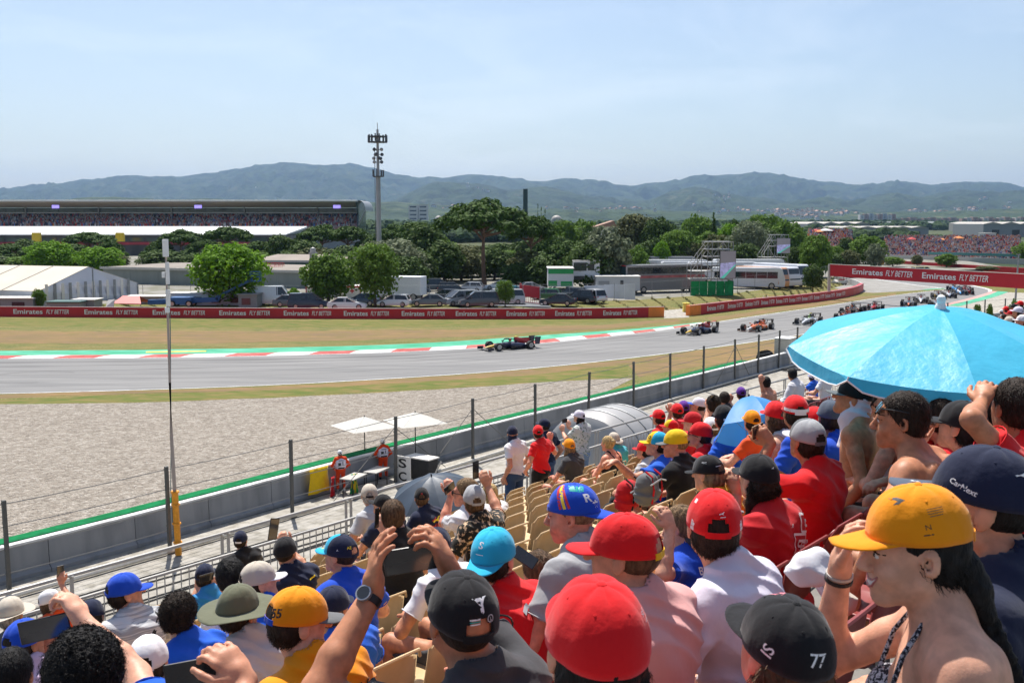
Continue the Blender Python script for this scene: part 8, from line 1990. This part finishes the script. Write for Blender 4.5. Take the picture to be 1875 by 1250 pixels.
for i,(px,py,k_,Y_,hr_,hcc,sh_,cp_,hy_,lb)in enumerate(((1206,748,11,16.5,'short','dark','red','red',30,'person in a red cap and shirt farthest left in the purple capped row'),(1338,762,8,11.0,'short','dark','navy','white',20,'person in a white cap and navy shirt pressed against the blue umbrella'),(1405,742,8,10.4,'mop','brown','white',None,10,'brown haired person in a white shirt right of the blue umbrella'),(1440,748,7,9.6,'long','dark','blue2',None,25,'long haired person in a blue shirt behind the red polo shirt'),(1492,742,6,9.2,'short','dark','white','red',15,'person in a red cap and white shirt left of the slate blue cap'),(1548,728,6,8.8,'short','brown','red',None,30,'bare headed person in red left of the cloth covered man'),(1602,712,6,8.2,'short','dark','lav',None,60,'dark haired person in a pale shirt under the umbrella left edge'),(1722,722,4,5.9,'mop','dark','red',None,20,'dark haired person in a red shirt under the umbrella centre'),(1826,712,4,5.4,'short','black','dred',None,10,'black haired person in dark red under the umbrella right side'),(1268,752,9,13.0,'short','dark','dred','dred',60,'person in a dark red cap and shirt in the middle of the red cluster'),(1302,762,9,12.4,'short','brown','white','white',10,'person in a white cap and white shirt left of the blue umbrella'),(1180,806,9,12.6,'short','dark','lgrey','red',50,'person in a red cap and grey shirt left of the yellow and blue cap'),(610,1070,6,5.6,'short','brown','blue2','navy',-20,'person in a navy cap and blue shirt behind the raised wrist'),(270,1160,5,4.4,'short','dark','sky','white',10,'person in a white cap and sky blue shirt behind the black curly head'),(20,1185,6,4.6,'short','black','mgrey',None,5,'dark haired person in grey at the lower left corner'),(985,1010,4,5.2,'mop','brown','white',None,40,'brown haired child in a white shirt between the turquoise and the striped cap'))):
 person(px,py,k_,Y=Y_,h=.011,hy=hy_,hp=-8,lean=10,hair=hr_,hc=hcc,shirt=sh_,skin=i%4,cap_=dict(col=cp_)if cp_ else None,label=lb,L='lap',Rr='lap',Sx=.9 if i==15 else None)
for i,(px,py,Y,hr_,sh_,cp_,hy_)in enumerate(((1838,574,27,'short','black',None,30),(1852,566,25,'short','dred','dred',60),(1864,560,24,'short','white','lav',40),(1872,575,19,'short','black','white',70),(1848,578,21,'short','lav','beige',20),(1828,584,28,'short','teal',None,10),(1857,555,30,'short','navy','black',50),(1842,560,33,'short','red','red',20),(1822,577,33,'short','orange','black',30),(1868,550,33,'short','black','red',45),(1834,566,38,'short','grey','white',20),(1812,586,31,'long','cyan',None,10),(1880,566,26,'short','blue','white',60))):
 person(px,py,k=None,loc=(Y,FL0-RISE*D(px,py,Y).dot(SN)/ROW+.022*(D(px,py,Y).dot(SD)-4)-.1-.0),yaw=51,h=.02,hy=hy_,lean=8,hair=hr_,hc='dark',shirt=sh_,skin=i%4,cap_=dict(col=cp_)if cp_ else None,label='far right spectator, %s, beyond the umbrella'%['black shirt and bare head','dark red cap and shirt','white shirt under a pale cap','black shirt under white cap at frame edge','pale shirt under a beige cap','teal shirt and bare head','navy shirt under a black cap','red shirt under a red cap','orange shirt under a black cap','black shirt under a red cap','grey shirt under a white cap','cyan shirt and long hair','blue shirt under a white cap'][i],L='lap',Rr='lap')
def wrist_band(info,side,name,m,r=.034,w=.02,dial=None,off=.0):
 a,el,wr,fd=info['arms'][side];d=(wr-el).normalized();c=wr-d*(.02+off);x=d.cross(Vector((.2,.3,1))).normalized();y=d.cross(x)
 mb=MB();S=info['S'];rings=[]
 for k in range(21):
  t=2*PI*k/20;n=x*math.cos(t)+y*math.sin(t);rings.append([c+n*r*S-d*w/2,c+n*(r+.003)*S-d*w/2,c+n*(r+.003)*S+d*w/2,c+n*r*S+d*w/2])
 mb.loft(rings,caps=False);o=mb.build(name,m,info['root'],smooth=False)
 if dial:
  n=(info['W2L'].to_3x3()@Vector(dial)).normalized();n=(n-d*n.dot(d)).normalized();q=(d.to_track_quat('X','Z').to_matrix());u=d.cross(n)
  for rr,h0,h1,m2,nm in((.023,.0,.010,M_rim,'watch_case'),(.0185,.010,.0112,M_lens,'dial')):
   mb=MB();vs=[]
   for hh in(h0,h1):vs+=[c+n*(r*S+hh)+(d*math.cos(t)+u*math.sin(t))*rr for t in[2*PI*k/24 for k in range(24)]]
   mb.add(vs,[(k,(k+1)%24,24+(k+1)%24,24+k)for k in range(24)]+[tuple(range(24,48)),tuple(reversed(range(24)))]);mb.build(nm,m2,o,smooth=False)
wrist_band(Y44,-1,'wristwatch',M_strap,.029,.022,dial=(-.55,-1,.1))
wrist_band(Yw,1,'bracelet',M_strap,.029,.008);wrist_band(Yw,1,'fabric_bracelet',M_rail,.028,.006,off=-.012)
phone(Y44,-1,'big black phone held sideways between both hands of the man in the 44 cap',w=.160,hgt=.078,yaw=-46,roll=-8,at=D(752,1024,2.98))
i_=Yw;mb=MB();t_=i_['tp'];mt=cloth('patterned_string',(0.02,0.02,0.03),c2=(.5,.5,.55),scale=160,pos=(.5,.54))
for s_ in(-1,1):mb.tube([t_(s_*.065,.13,.30),t_(s_*.075,.125,.36),t_(s_*.07,.085,.45),t_(s_*.052,.03,.518),t_(s_*.03,-.05,.53),t_(0,-.072,.515)],.0055,6)
mb.tube([t_(0,-.072,.515),t_(-.012,-.095,.49),t_(-.015,-.10,.45)],.004,5);mb.build('bikini_strings',mt,i_['root'],smooth=True)
Bq=Blob()
for s_ in(-1,1):Bq.ell(t_(s_*.075,.105,.30),(.07,.055,.065),.01)
V_,F_=Bq.mesh(.008);link('bikini_top',np_mesh('bikini_top',V_,F_,mt),i_['root'])
# seats
seat_m={}
for nm,c in(('cream',(0.60,0.42,0.22)),('maroon',(0.24,0.045,0.04))):seat_m[nm]=mat('seat_'+nm,c,.42,.10,5,spec=.4,bump=.05)
def seat_meshes(m):
 prof=[(.21,.395),(.19,.425),(.05,.415),(-.08,.405),(-.15,.42),(-.185,.47),(-.215,.60),(-.235,.76),(-.245,.785)]
 n=9;V=[];F=[]
 for j,(y,z)in enumerate(prof):
  for i in range(n):
   u=-1+2*i/(n-1);w=.205*(1-(.10 if j==0 else 0)-(.30*max(0,j-7)**1));up_=(abs(u)**3)*.035
   V.append((u*w,y+(up_*1.0 if j>4 else 0),z+(up_ if j<=4 else(-.022*abs(u)**4 if j>=7 else 0))))
 for j in range(len(prof)-1):
  for i in range(n-1):F.append((j*n+i,j*n+i+1,(j+1)*n+i+1,(j+1)*n+i))
 me=bpy.data.meshes.new('shell');me.from_pydata(V,[],F);me.materials.append(m);me.polygons.foreach_set('use_smooth',[True]*len(F))
 bm=bmesh.new();bm.from_mesh(me);g=bmesh.ops.solidify(bm,geom=bm.faces[:],thickness=.012);bm.to_mesh(me);bm.free()
 mb=MB();mb.bar((0,0,0),(0,0,.40),.05,.05);mb.bar((-.18,0,.385),(.18,0,.385),.04,.03);br=mb.mesh('bracket',M_railg)
 mb=MB();mb.tube([(-.20,-.225,.74),(-.17,-.25,.792),(0,-.256,.797),(.17,-.25,.792),(.20,-.225,.74)],.010,6);rim=mb.mesh('rolled_rim',m,True)
 return me,br,rim
SM={k:seat_meshes(v)for k,v in seat_m.items()}
cnt=0;cand=[]
for k in range(1,14):
 for i in range(-8,80):
  s=i*.50+.12;q=ST(s,ROW*k-.05,row_floor(k,s));
  if q.y<1.2:continue
  u=q.x/q.y*FPX;down=(CAM_H-q.z-.78)/q.y
  py=625+FPX*(down*math.cos(PITCH)-math.sin(PITCH))/(math.cos(PITCH)+down*math.sin(PITCH))
  if abs(u)<960 and py<1300 and q.y<34:cand.append((q.y,k,s,q))
cand.sort(key=lambda c:c[0])
for(yy,k,s,q)in cand[:298]:
 c='maroon' if(s>15 or(s>2.6 and k<=3 and s<7))else 'cream'
 r=empty('bucket_chair',q,STAND_YAW,None,'chair','moulded seats of the stand')
 pxl=937.5+FPX*q.x/q.y;r['label']='%s plastic bucket seat, %s row from the top, %s'%(c,('first','second','third','fourth','fifth','sixth','seventh','eighth','ninth','tenth','eleventh','twelfth','thirteenth')[k-1],['at the left frame edge','below the curly heads','below the bucket hat','by the raised watch','left of the turquoise cap','right of the turquoise cap','by the flag striped cap','above the pink shirt','left of the red white cap','right of the red white cap','by the red polo shirt','by the bare chested man','under the big umbrella'][max(0,min(12,int(pxl/145)))])
 a,b,c2=SM[c];sh_=link('shell',a,r);link('rolled_rim',c2,sh_);link('bracket',b,r)
# the big turquoise umbrella and other sunshades
def parasol(name,label,apex,R_,drop,n,rot,m,pole_h,trim=None,valance=0.0,sag=.03,tiltv=(0,0),finial=None,group=None,curve=1.6,pole_m=None,poleoff=(0,0)):
 r=empty(name,apex,0,label,'parasol',group);r.rotation_euler=(R(tiltv[0]),R(tiltv[1]),rot)
 N=10;Mq=8
 def pt(a,t,f):
  sg=sag*math.sin(PI*f)*t*(1-.0*t);rad=R_*t*(1-(1-math.cos(PI/n))*math.sin(PI*f)*.92)
  return Vector((math.cos(a)*rad,math.sin(a)*rad,-drop*t**curve-sg))
 for k in range(n):
  a0=2*PI*k/n;a1=2*PI*(k+1)/n;V=[];F=[]
  for j in range(N+1):
   for i in range(Mq+1):V.append(pt(a0+(a1-a0)*i/Mq,max(.015,j/N),i/Mq))
  for j in range(N):
   for i in range(Mq):b=j*(Mq+1)+i;F.append((b,b+1,b+Mq+2,b+Mq+1))
  me=bpy.data.meshes.new('panel');me.from_pydata(V,[],F);me.materials.append(m);me.polygons.foreach_set('use_smooth',[True]*len(F));po=link('panel',me,r)
  if valance:
   V=[];
   for i in range(Mq+1):
    f=i/Mq;e=pt(a0+(a1-a0)*f,1,f);dd=valance*(1-abs(2*f-1)**6*.75);o_=Vector((e.x,e.y,0)).normalized();V+=[e,e+Vector((o_.x*.012,o_.y*.012,-dd))]
   F=[(2*i,2*i+1,2*i+3,2*i+2)for i in range(Mq)];me=bpy.data.meshes.new('valance');me.from_pydata(V,[],F);me.materials.append(m);link('valance',me,po)
   if trim:mb=MB();mb.tube([V[0]]+V[1::2]+[V[-2]],.006,5);mb.build('trim',trim,po)
  mb=MB();mb.tube([pt(a0,t,0)-Vector((0,0,.012))for t in(.02,.35,.7,1)],.004,4);mb.build('rib',M_rail,r)
  if pole_h>.5:mb=MB();mb.tube([pt(a0,.55,0)-Vector((0,0,.015)),Vector((0,0,-drop-.12))],.003,4);mb.build('stretcher',M_rail,r)
 mb=MB();mb.tube([(0,0,.03),(poleoff[0],poleoff[1],-pole_h)],.016 if R_>.7 else .009,8);mb.build('pole',pole_m or M_rail,r,smooth=True)
 if finial:mb=MB();mb.lathe([(.004,.085),(.022,.075),(.03,.055),(.024,.03),(.034,.01),(.036,-.01)],14);mb.build('finial',finial,r,smooth=True)
 return r
m_nyl=mat('turquoise_nylon',(0.045,0.54,0.80),.42,.05,2.5,bump=.55,bscale=5,bdist=.03,spec=.42,trans=.28,sheen=.2,bdetail=7,stretch=(1,1,1))
ap=D(1722,563,6.6)
parasol('beach_umbrella','large turquoise beach umbrella with a white piped scalloped edge',ap,.93,.27,8,R(-8),m_nyl,1.75,M_white,.085,.015,(9,0),M_white,curve=1.45,poleoff=(-.1,.0))
m_bu=mat('blue_umbrella_cloth',(0.06,0.30,0.68),.5,.05,4,bump=.2,bscale=8,trans=.3)
parasol('blue_umbrella','small mid blue umbrella tilted like a tent among the crowd',D(1372,727,10.2),.42,.36,6,.5,m_bu,.75,None,.0,.02,(-32,14),curve=1.8,pole_m=M_black)
m_gu=mat('slate_umbrella_cloth',(0.045,0.065,0.095),.5,.1,4,bump=.2,bscale=8,trans=.1)
parasol('slate_umbrella','dark slate grey umbrella held low by the railing',D(790,871,12.4),.58,.26,8,.2,m_gu,.8,None,.0,.02,(8,-10),curve=1.7,pole_m=M_black)
def square_parasol(px,py,Y,w,label,rz):
 ap=D(px,py,Y);r=empty('square_parasol',ap,rz,label,'parasol','square parasols of the marshals');m=mat('cream_canvas',(0.70,0.68,0.62),.7,.03,2,trans=.25)
 c=[(-w,-w),(w,-w),(w,w),(-w,w)]
 for k in range(4):
  a,b=c[k],c[(k+1)%4];V=[(0,0,0),(a[0],a[1],-.42),(b[0],b[1],-.42)];V,F=dense(V,[(0,1,2)],.5)
  V=[(v.x,v.y,v.z-.05*math.sin(PI*min(1,abs(v.z)/.42))*0)for v in V];me=bpy.data.meshes.new('panel');me.from_pydata(V,[],F);me.materials.append(m);link('panel',me,r)
  mb=MB();mb.tube([(0,0,-.01),(a[0],a[1],-.43)],.012,4);mb.build('rib',M_black,r)
 mb=MB();mb.tube([(0,0,.05),(0,0,-ap.z)],.025,6);mb.build('pole',M_black,r);mb=MB();mb.box((0,0,-ap.z+.05),(.45,.45,.1));mb.build('base',M_conc,r)
square_parasol(667,762,42.5,1.05,'cream square parasol at the left above the sitting marshal',R(38));square_parasol(760,754,43.5,1.05,'cream square parasol at the right beside the standing marshal',R(30))
def marshal(px,py,Y,pose,label,hy):
 i_=person(px,py,k=None,loc=(Y,0.0 if pose=='stand' else .55),yaw=25,pose=pose,h=.024,hy=hy,lean=4,hair='short',hc='dark',shirt='ored2',sleeve=1.9,pants='ored2',shorts=False,skin=0,L='pocket',Rr='pocket',label=label,cap_=dict(col='white'),wide=1.05)
 B=Blob();t_=i_['tp'];S=i_['S'];B.ell(t_(0,.01,.18),(.22*S,.180*S,.22*S),.04);B.ell(t_(0,0,.34),(.22*S,.175*S,.15*S),.04)
 V,F=B.mesh(.02);v_=link('tabard',np_mesh('tabard',V,F,CL['lav']),i_['root'])
 bv=BVHTree.FromPolygons([tuple(v)for v in V],[tuple(int(i)for i in f)for f in F])
 for(geo,cx,cz)in((T('MARSHAL',.035,.2,bold=.02),0,.38),(T('1',.13,bold=.03),.05,.26),(bar_(.10,.11),-.07,.24),(bar_(.24,.06),0,.09)):
  VV,FF=dense(geo[0],geo[1],.05);out=[]
  for v in VV:
   h_=bv.ray_cast(t_(cx+v.x,-.6,cz+v.y),i_['fw']);out.append((h_[0]if h_[0]is not None else t_(cx,-.15,cz))-i_['fw']*.006)
  me=bpy.data.meshes.new('tabard_print');me.from_pydata(out,[],FF);me.materials.append(MBk);link('tabard_print',me,v_)
marshal(700,803,42.2,'stand','marshal in orange overalls and a white tabard standing at the wall',40)
marshal(622,823,40.2,'stand','marshal in orange with a white helmet leaning at the wall beside the yellow flag',20)
def cloth_flag(name,label,a,b,dz,m,wob=.04,cat='flag'):
 a,b=Vector(a),Vector(b);V=[];F=[]
 for j in range(7):
  for i in range(6):q=a.lerp(b,i/5)+Vector((0,0,-dz*j/6))+Vector((math.sin(i*2+j*.7)*wob,math.cos(i*1.7+j)*wob-.03*j,0));V.append(q-a)
 for j in range(6):
  for i in range(5):b_=j*6+i;F.append((b_,b_+1,b_+7,b_+6))
 me=bpy.data.meshes.new(name);me.from_pydata([tuple(v)for v in V],[],F);me.materials.append(m);me.polygons.foreach_set('use_smooth',[True]*len(F));o=link(name,me,None,a);o.modifiers.new('t','SOLIDIFY').thickness=.01;return tag(o,label,cat)
fw_=lambda px,py,Y:D(px,py,Y)
cloth_flag('yellow_flag','plain yellow flag hanging over the concrete wall',fw_(566,861,39.0),fw_(602,851,39.8),.95,CL['yellow'])
cloth_flag('red_flag','dark red flag hanging beside the yellow one on the wall',fw_(606,874,39.4),fw_(612,871,39.6),.75,CL['dred'])
cloth_flag('striped_flag','green and yellow striped flag leaning by the marshals',fw_(642,868,39.8),fw_(655,866,40.0),.75,cloth('green_yellow',(0.02,0.30,0.08),c2=(.75,.5,.02),scale=3,stretch=(3,3,.2),pos=(.48,.52)))
sb=D(738,875,41.0);r=empty('safety_car_board',(sb.x,sb.y,0),R(-35),'white board with large black letters SC beside the standing marshal','sign');mb=MB();mb.box((0,0,.62),(.8,.05,1.2));mb.build('board',M_hw,r)
for s_,z in(('S',.92),('C',.38)):lettering(r,s_,(0,-.03,z),(1,0,0),(0,0,1),.36,.42,MBk,.02)
r=empty('monitor_box',G(764,884),R(-35),'black box open at the front beside the SC board','box');mb=MB();mb.bx(-.6,.6,0,.6,0,1.0);mb.build('casing',M_black,r);mb=MB();mb.bx(-.65,.65,-.05,.65,1.0,1.05);mb.build('lid',M_hw,r);mb=MB();mb.bar((.7,-.1,0),(1.1,.2,1.0),.06);mb.build('strut',M_rail,r)
for i,(px,py,Y)in enumerate(((648,905,39.8),(690,892,41.2))):
 q=G(px,py);r=empty('folding_table',q,STAND_YAW+.3,['small pale folding table left of the standing marshal','small grey folding table in front of the standing marshal'][i],'table');mb=MB();mb.box((0,0,.72),(1.1,.6,.04));mb.build('table_top',M_rail,r)
 for x in(-.45,.45):
  for y in(-.22,.22):mb=MB();mb.bar((x,y,0),(x,y,.7),.03);mb.build('leg',M_black,r)
def blob_thing(name,c,r,m,label,cat,amp=.01,rz=0,h=.012):
 B=Blob()
 for z,k_ in((-.4,1),(.35,.88)):B.cone((-.45*r[0],0,z*r[2]),(.45*r[0],.2*r[1],z*r[2]*1.1),r[1]*k_*1.1,r[1]*k_,.06)
 B.cone((-.3*r[0],-.7*r[1],-.4*r[2]),(.3*r[0],-.7*r[1],-.35*r[2]),r[1]*.55,None,.03);V,F=B.mesh(h,0,folds(amp,2,None));o=link(name,np_mesh(name,V,F,m),None,c);o.rotation_euler=(0,0,rz);return tag(o,label,cat)
def bag(px,py,Y,c1,c2,label):
 q=D(px,py,Y);o=blob_thing('backpack',q,(.13,.09,.16),CL[c1],label,'bag',.012,STAND_YAW)
 mb=MB()
 for x in(-.07,.07):mb.tube([(x,-.09,-.12),(x,-.11,0),(x,-.09,.12),(x,-.02,.16)],.010,5)
 mb.build('strap',CL[c2],o,smooth=True);mb=MB();mb.tube([(-.13,-.11,.06),(0,-.14,.10),(.13,-.11,.06)],.008,5);mb.build('zip',CL['grey'],o)
bag(1150,905,9.4,'dred','black','red backpack lying on the seats below the man in the yellow cap');bag(1186,892,9.2,'mgrey','dred','grey and red backpack standing on a seat beside the red one');bag(1300,962,5.0,'dgrey','cyan','dark bag beside the child in blue')
blob_thing('white_garment',D(1482,1040,3.7),(.085,.045,.085),CL['white'],'crumpled white garment hung over the maroon seat','garment',.020,.4,.006)
def sneaker(c,rz,label):
 r=empty('sneaker',c,rz,label,'shoe');B=Blob();B.cone((0,-.08,.055),(0,.13,.040),.042,.036,.03);B.cone((0,-.085,.06),(0,-.06,.10),.040,.038,.03,cut='flat');V,F=B.mesh(.006,0,lambda X,Y,Z,d:np.maximum(d,.020-Z));link('upper',np_mesh('upper',V,F,CL['beige']),r)
 B=Blob();B.cone((0,-.085,.02),(0,.135,.02),.046,.040,.03);V,F=B.mesh(.006,0,lambda X,Y,Z,d:np.maximum(d,np.abs(Z-.012)-.014));link('sole',np_mesh('sole',V,F,CL['white']),r)
 for i in range(5):mb=MB();y=-.01+i*.024;mb.tube([(-.026,y,.079-i*.004),(0,y+.006,.090-i*.004),(.026,y,.079-i*.004)],.0035,5);mb.build('lace',M_white,r)
 return r
sk=sneaker(D(1503,1085,4.2),1.9,'cream and white trainer propped up between the maroon seat and the woman');sk.rotation_euler=(R(55),R(10),1.2)
# the racing cars
def race_car(px,py,label,body,nose,cover,wing_,pod,head=None,cam_y=False,helmet=(.6,.1,.05),s=1.0,turn=0.0,lod=0):
 q=G(px,py);bi=min(range(len(far_edge)),key=lambda i:(far_edge[i]-q).length);a,b=far_edge[max(0,bi-2)],far_edge[min(len(far_edge)-1,bi+2)];t=(a-b).normalized();rz=math.atan2(t.y,t.x)+turn if head is None else head
 r=empty('racing_car',q,rz,label,'racing car','racing cars on the track')
 def pm(c):return mat('race_paint_%02d%02d%02d'%tuple(int(x*99)for x in c),c,.25,.02,coat=.7)
 bm_,nm_,cm_,wm_,dm_=pm(body),pm(nose),pm(cover),pm(wing_),pm(pod)
 def ring(x,w,z0,z1,y=0,n=10):return[(x,y+w*math.cos(2*PI*k/n)*(1 if abs(math.cos(2*PI*k/n))<.9 else .97),(z0+z1)/2+(z1-z0)/2*math.sin(2*PI*k/n))for k in range(n)]
 mb=MB();mb.loft([ring(2.45,.06,.20,.27),ring(2.1,.10,.20,.36),ring(1.6,.15,.20,.46)]);mb.build('nose_cone',nm_,r,smooth=True)
 mb=MB();mb.loft([ring(1.6,.155,.19,.47),ring(1.0,.21,.14,.56),ring(.45,.28,.10,.62),ring(.3,.30,.08,.60),ring(-.35,.32,.08,.62),ring(-.6,.30,.08,.72)]);mb.build('chassis',bm_,r,smooth=True)
 mb=MB();mb.loft([ring(-.42,.11,.62,.97),ring(-.75,.13,.5,.96),ring(-1.3,.12,.42,.80),ring(-1.9,.08,.38,.58)]);mb.add([(-.7,0,.9),(-1.85,0,.88),(-1.95,0,.5),(-.9,0,.5)],[(0,1,2,3)]);mb.build('engine_cover',cm_,r,smooth=True)
 mb=MB();mb.lathe([(.085,-.435),(.10,-.40),(.085,-.40)],12,(0,0,.83),'X');mb.build('air_intake',M_black,r)
 for y in(-1,1):
  mb=MB();mb.loft([ring(.25,.17,.16,.55,y*.50),ring(-.2,.22,.12,.56,y*.50),ring(-.9,.20,.10,.50,y*.46),ring(-1.5,.10,.10,.34,y*.34)]);mb.build('sidepod',dm_,r,smooth=True)
  mb=MB();mb.bar((.45,y*.32,.62),(.42,y*.55,.66),.05,.03);mb.box((.42,y*.60,.66),(.07,.16,.09));mb.build('mirror',bm_,r)
  mb=MB();mb.loft([[(x,y*.80,z)for z in(.1,.3)]+[(x,y*.83,z)for z in(.3,.1)]for x in(.35,-.1)]);mb.build('barge_board',M_black,r)
  for(x0,x1,z)in((1.15,1.55,.22),(1.85,1.55,.42),(1.15,1.55,.42),(-1.05,-1.5,.22),(-1.85,-1.5,.40)):mb=MB();mb.bar((x0,y*.15,z+.02),(x1,y*.64,z-.03),.035,.02);mb.build('wishbone',M_black,r)
  mb=MB();mb.bx(2.05,2.62,y*.93-.012,y*.93+.012,.06,.30);mb.build('front_endplate',wm_,r)
  mb=MB();mb.prism([(-2.15,.32),(-2.6,.32),(-2.72,.95),(-2.12,.95)],y*.50-.012,y*.50+.012);mb.build('rear_endplate',wm_,r)
 for(x,z,ch)in((2.50,.10,.18),(2.32,.15,.14),(2.18,.21,.12)):
  for y in(-1,1):mb=MB();mb.box((x,y*.52,z),(ch,.80,.018),rot=Matrix.Rotation(R(-14),3,'Y'));mb.build('front_wing_element',wm_ if x<2.4 else dm_,r)
 for(x,z,ch)in((-2.36,.82,.26),(-2.56,.91,.18)):mb=MB();mb.box((x,0,z),(ch,.98,.025),rot=Matrix.Rotation(R(-16),3,'Y'));mb.build('rear_wing_element',wm_,r)
 mb=MB();mb.box((-2.4,0,.50),(.2,.9,.02));mb.bar((-2.0,.0,.4),(-2.4,0,.8),.05);mb.build('beam_wing',M_black,r)
 mb=MB();mb.loft([[(1.3,-.3,.04),(1.3,.3,.04),(1.3,.3,.07),(1.3,-.3,.07)],[(.3,-.72,.04),(.3,.72,.04),(.3,.72,.07),(.3,-.72,.07)],[(-1.2,-.70,.04),(-1.2,.70,.04),(-1.2,.70,.07),(-1.2,-.70,.07)],[(-2.2,-.45,.1),(-2.2,.45,.1),(-2.2,.45,.22),(-2.2,-.45,.22)]]);mb.build('floor',M_black,r)
 mb=MB();mb.tube([(.78,0,.56),(.62,0,.80),(.52,.08,.87),(.25,.26,.88),(-.25,.27,.84),(-.5,.22,.72)],.03,6);mb.tube([(.62,0,.80),(.52,-.08,.87),(.25,-.26,.88),(-.25,-.27,.84),(-.5,-.22,.72)],.03,6);mb.build('halo',M_black,r,smooth=True)
 mb=MB();mb.lathe([(.02,.90),(.09,.87),(.125,.80),(.125,.72),(.10,.64)],12);hm=mb.build('helmet',pm(helmet),r,smooth=True);mb=MB();mb.bx(.06,.128,-.09,.09,.75,.81);mb.build('visor',M_lens,hm)
 mb=MB();mb.box((-.55,0,1.02),(.18,.26,.05));mb.build('roll_camera',M_kyel if cam_y else M_black,r)
 wheels(r,1.55,-1.5,.80,.335,.36,20)
 return r
NV,BK,OR,WH,RD,YE,BL=(0.012,0.016,0.05),(0.012,0.012,0.014),(0.75,0.17,0.02),(0.65,0.65,0.66),(0.55,0.02,0.02),(0.80,0.50,0.03),(0.03,0.28,0.62)
RC=[(934,638.5,'leading navy racing car with a yellow nose and a red engine cover',NV,YE,RD,NV,NV,dict(cam_y=True)),(1281,610,'second racing car, navy with a yellow and orange nose',NV,YE,RD,BK,NV,dict(cam_y=True)),(1387,604,'orange and white racing car third in the row',OR,WH,OR,BK,OR,dict(helmet=(.03,.1,.3))),(1481,592,'silver white and black racing car fourth in the row',WH,WH,BK,BK,WH,dict(cam_y=True,helmet=(.3,.6,.1))),(1559,572,'black racing car with a yellow nose abreast of an orange one',BK,YE,BK,BK,OR,dict(helmet=(.7,.2,.05))),(1550,583,'black and orange racing car just behind the umbrella edge',BK,OR,OR,BK,OR,{}),(1600,568,'dark red racing car showing its rear wing above the umbrella',RD,BK,RD,BK,BK,{}),(1664,559,'orange nosed racing car left of the umbrella finial',BK,OR,OR,BK,WH,{}),(1686,553.5,'white and black racing car above the umbrella finial',WH,WH,BK,BK,BK,dict(helmet=(.6,.1,.1))),(1714,560,'grey racing car partly hidden by the umbrella tip',(.2,.2,.22),BK,(.2,.2,.22),BK,BK,{}),(1718,546,'black racing car with an orange and yellow nose in the bend',BK,OR,BK,BK,YE,{}),(1737,544,'dark blue and white racing car behind the black one',WH,NV,NV,BK,NV,{}),(1747,532,'light blue racing car leading the last group',BL,BL,BK,BK,BL,{}),(1756,538.5,'white and light blue racing car in the last group',WH,BL,WH,BK,BL,{}),(1767,533,'red and white racing car at the back of the last group',RD,RD,WH,BK,WH,{}),(1768,538,'black and red racing car at the rear right of the last group',BK,WH,RD,BK,RD,{})]
for(px,py,lab,b_,n_,c_,w_,p_,kw),hd_ in zip(RC,[-150,-132,-127,-122,-120,-120,-118,-112,-112,-112,-110,-110,-106,-108,-106,-108]):race_car(px,py,lab,b_,n_,c_,w_,p_,head=R(hd_),**kw)
for i,(px,py)in enumerate(((1398,542),(1406,542))):
 person(px,py,k=None,loc=(138.5,.1),yaw=190,h=.04,hy=190,lean=6,hair=None,shirt='white',pants='white',shorts=False,skin=1,L='lap',Rr='lap',cap_=dict(col='white'),label=['left one of two tiny white clad marshals sitting on the grass bank','right one of two tiny white clad marshals sitting on the grass bank'][i])
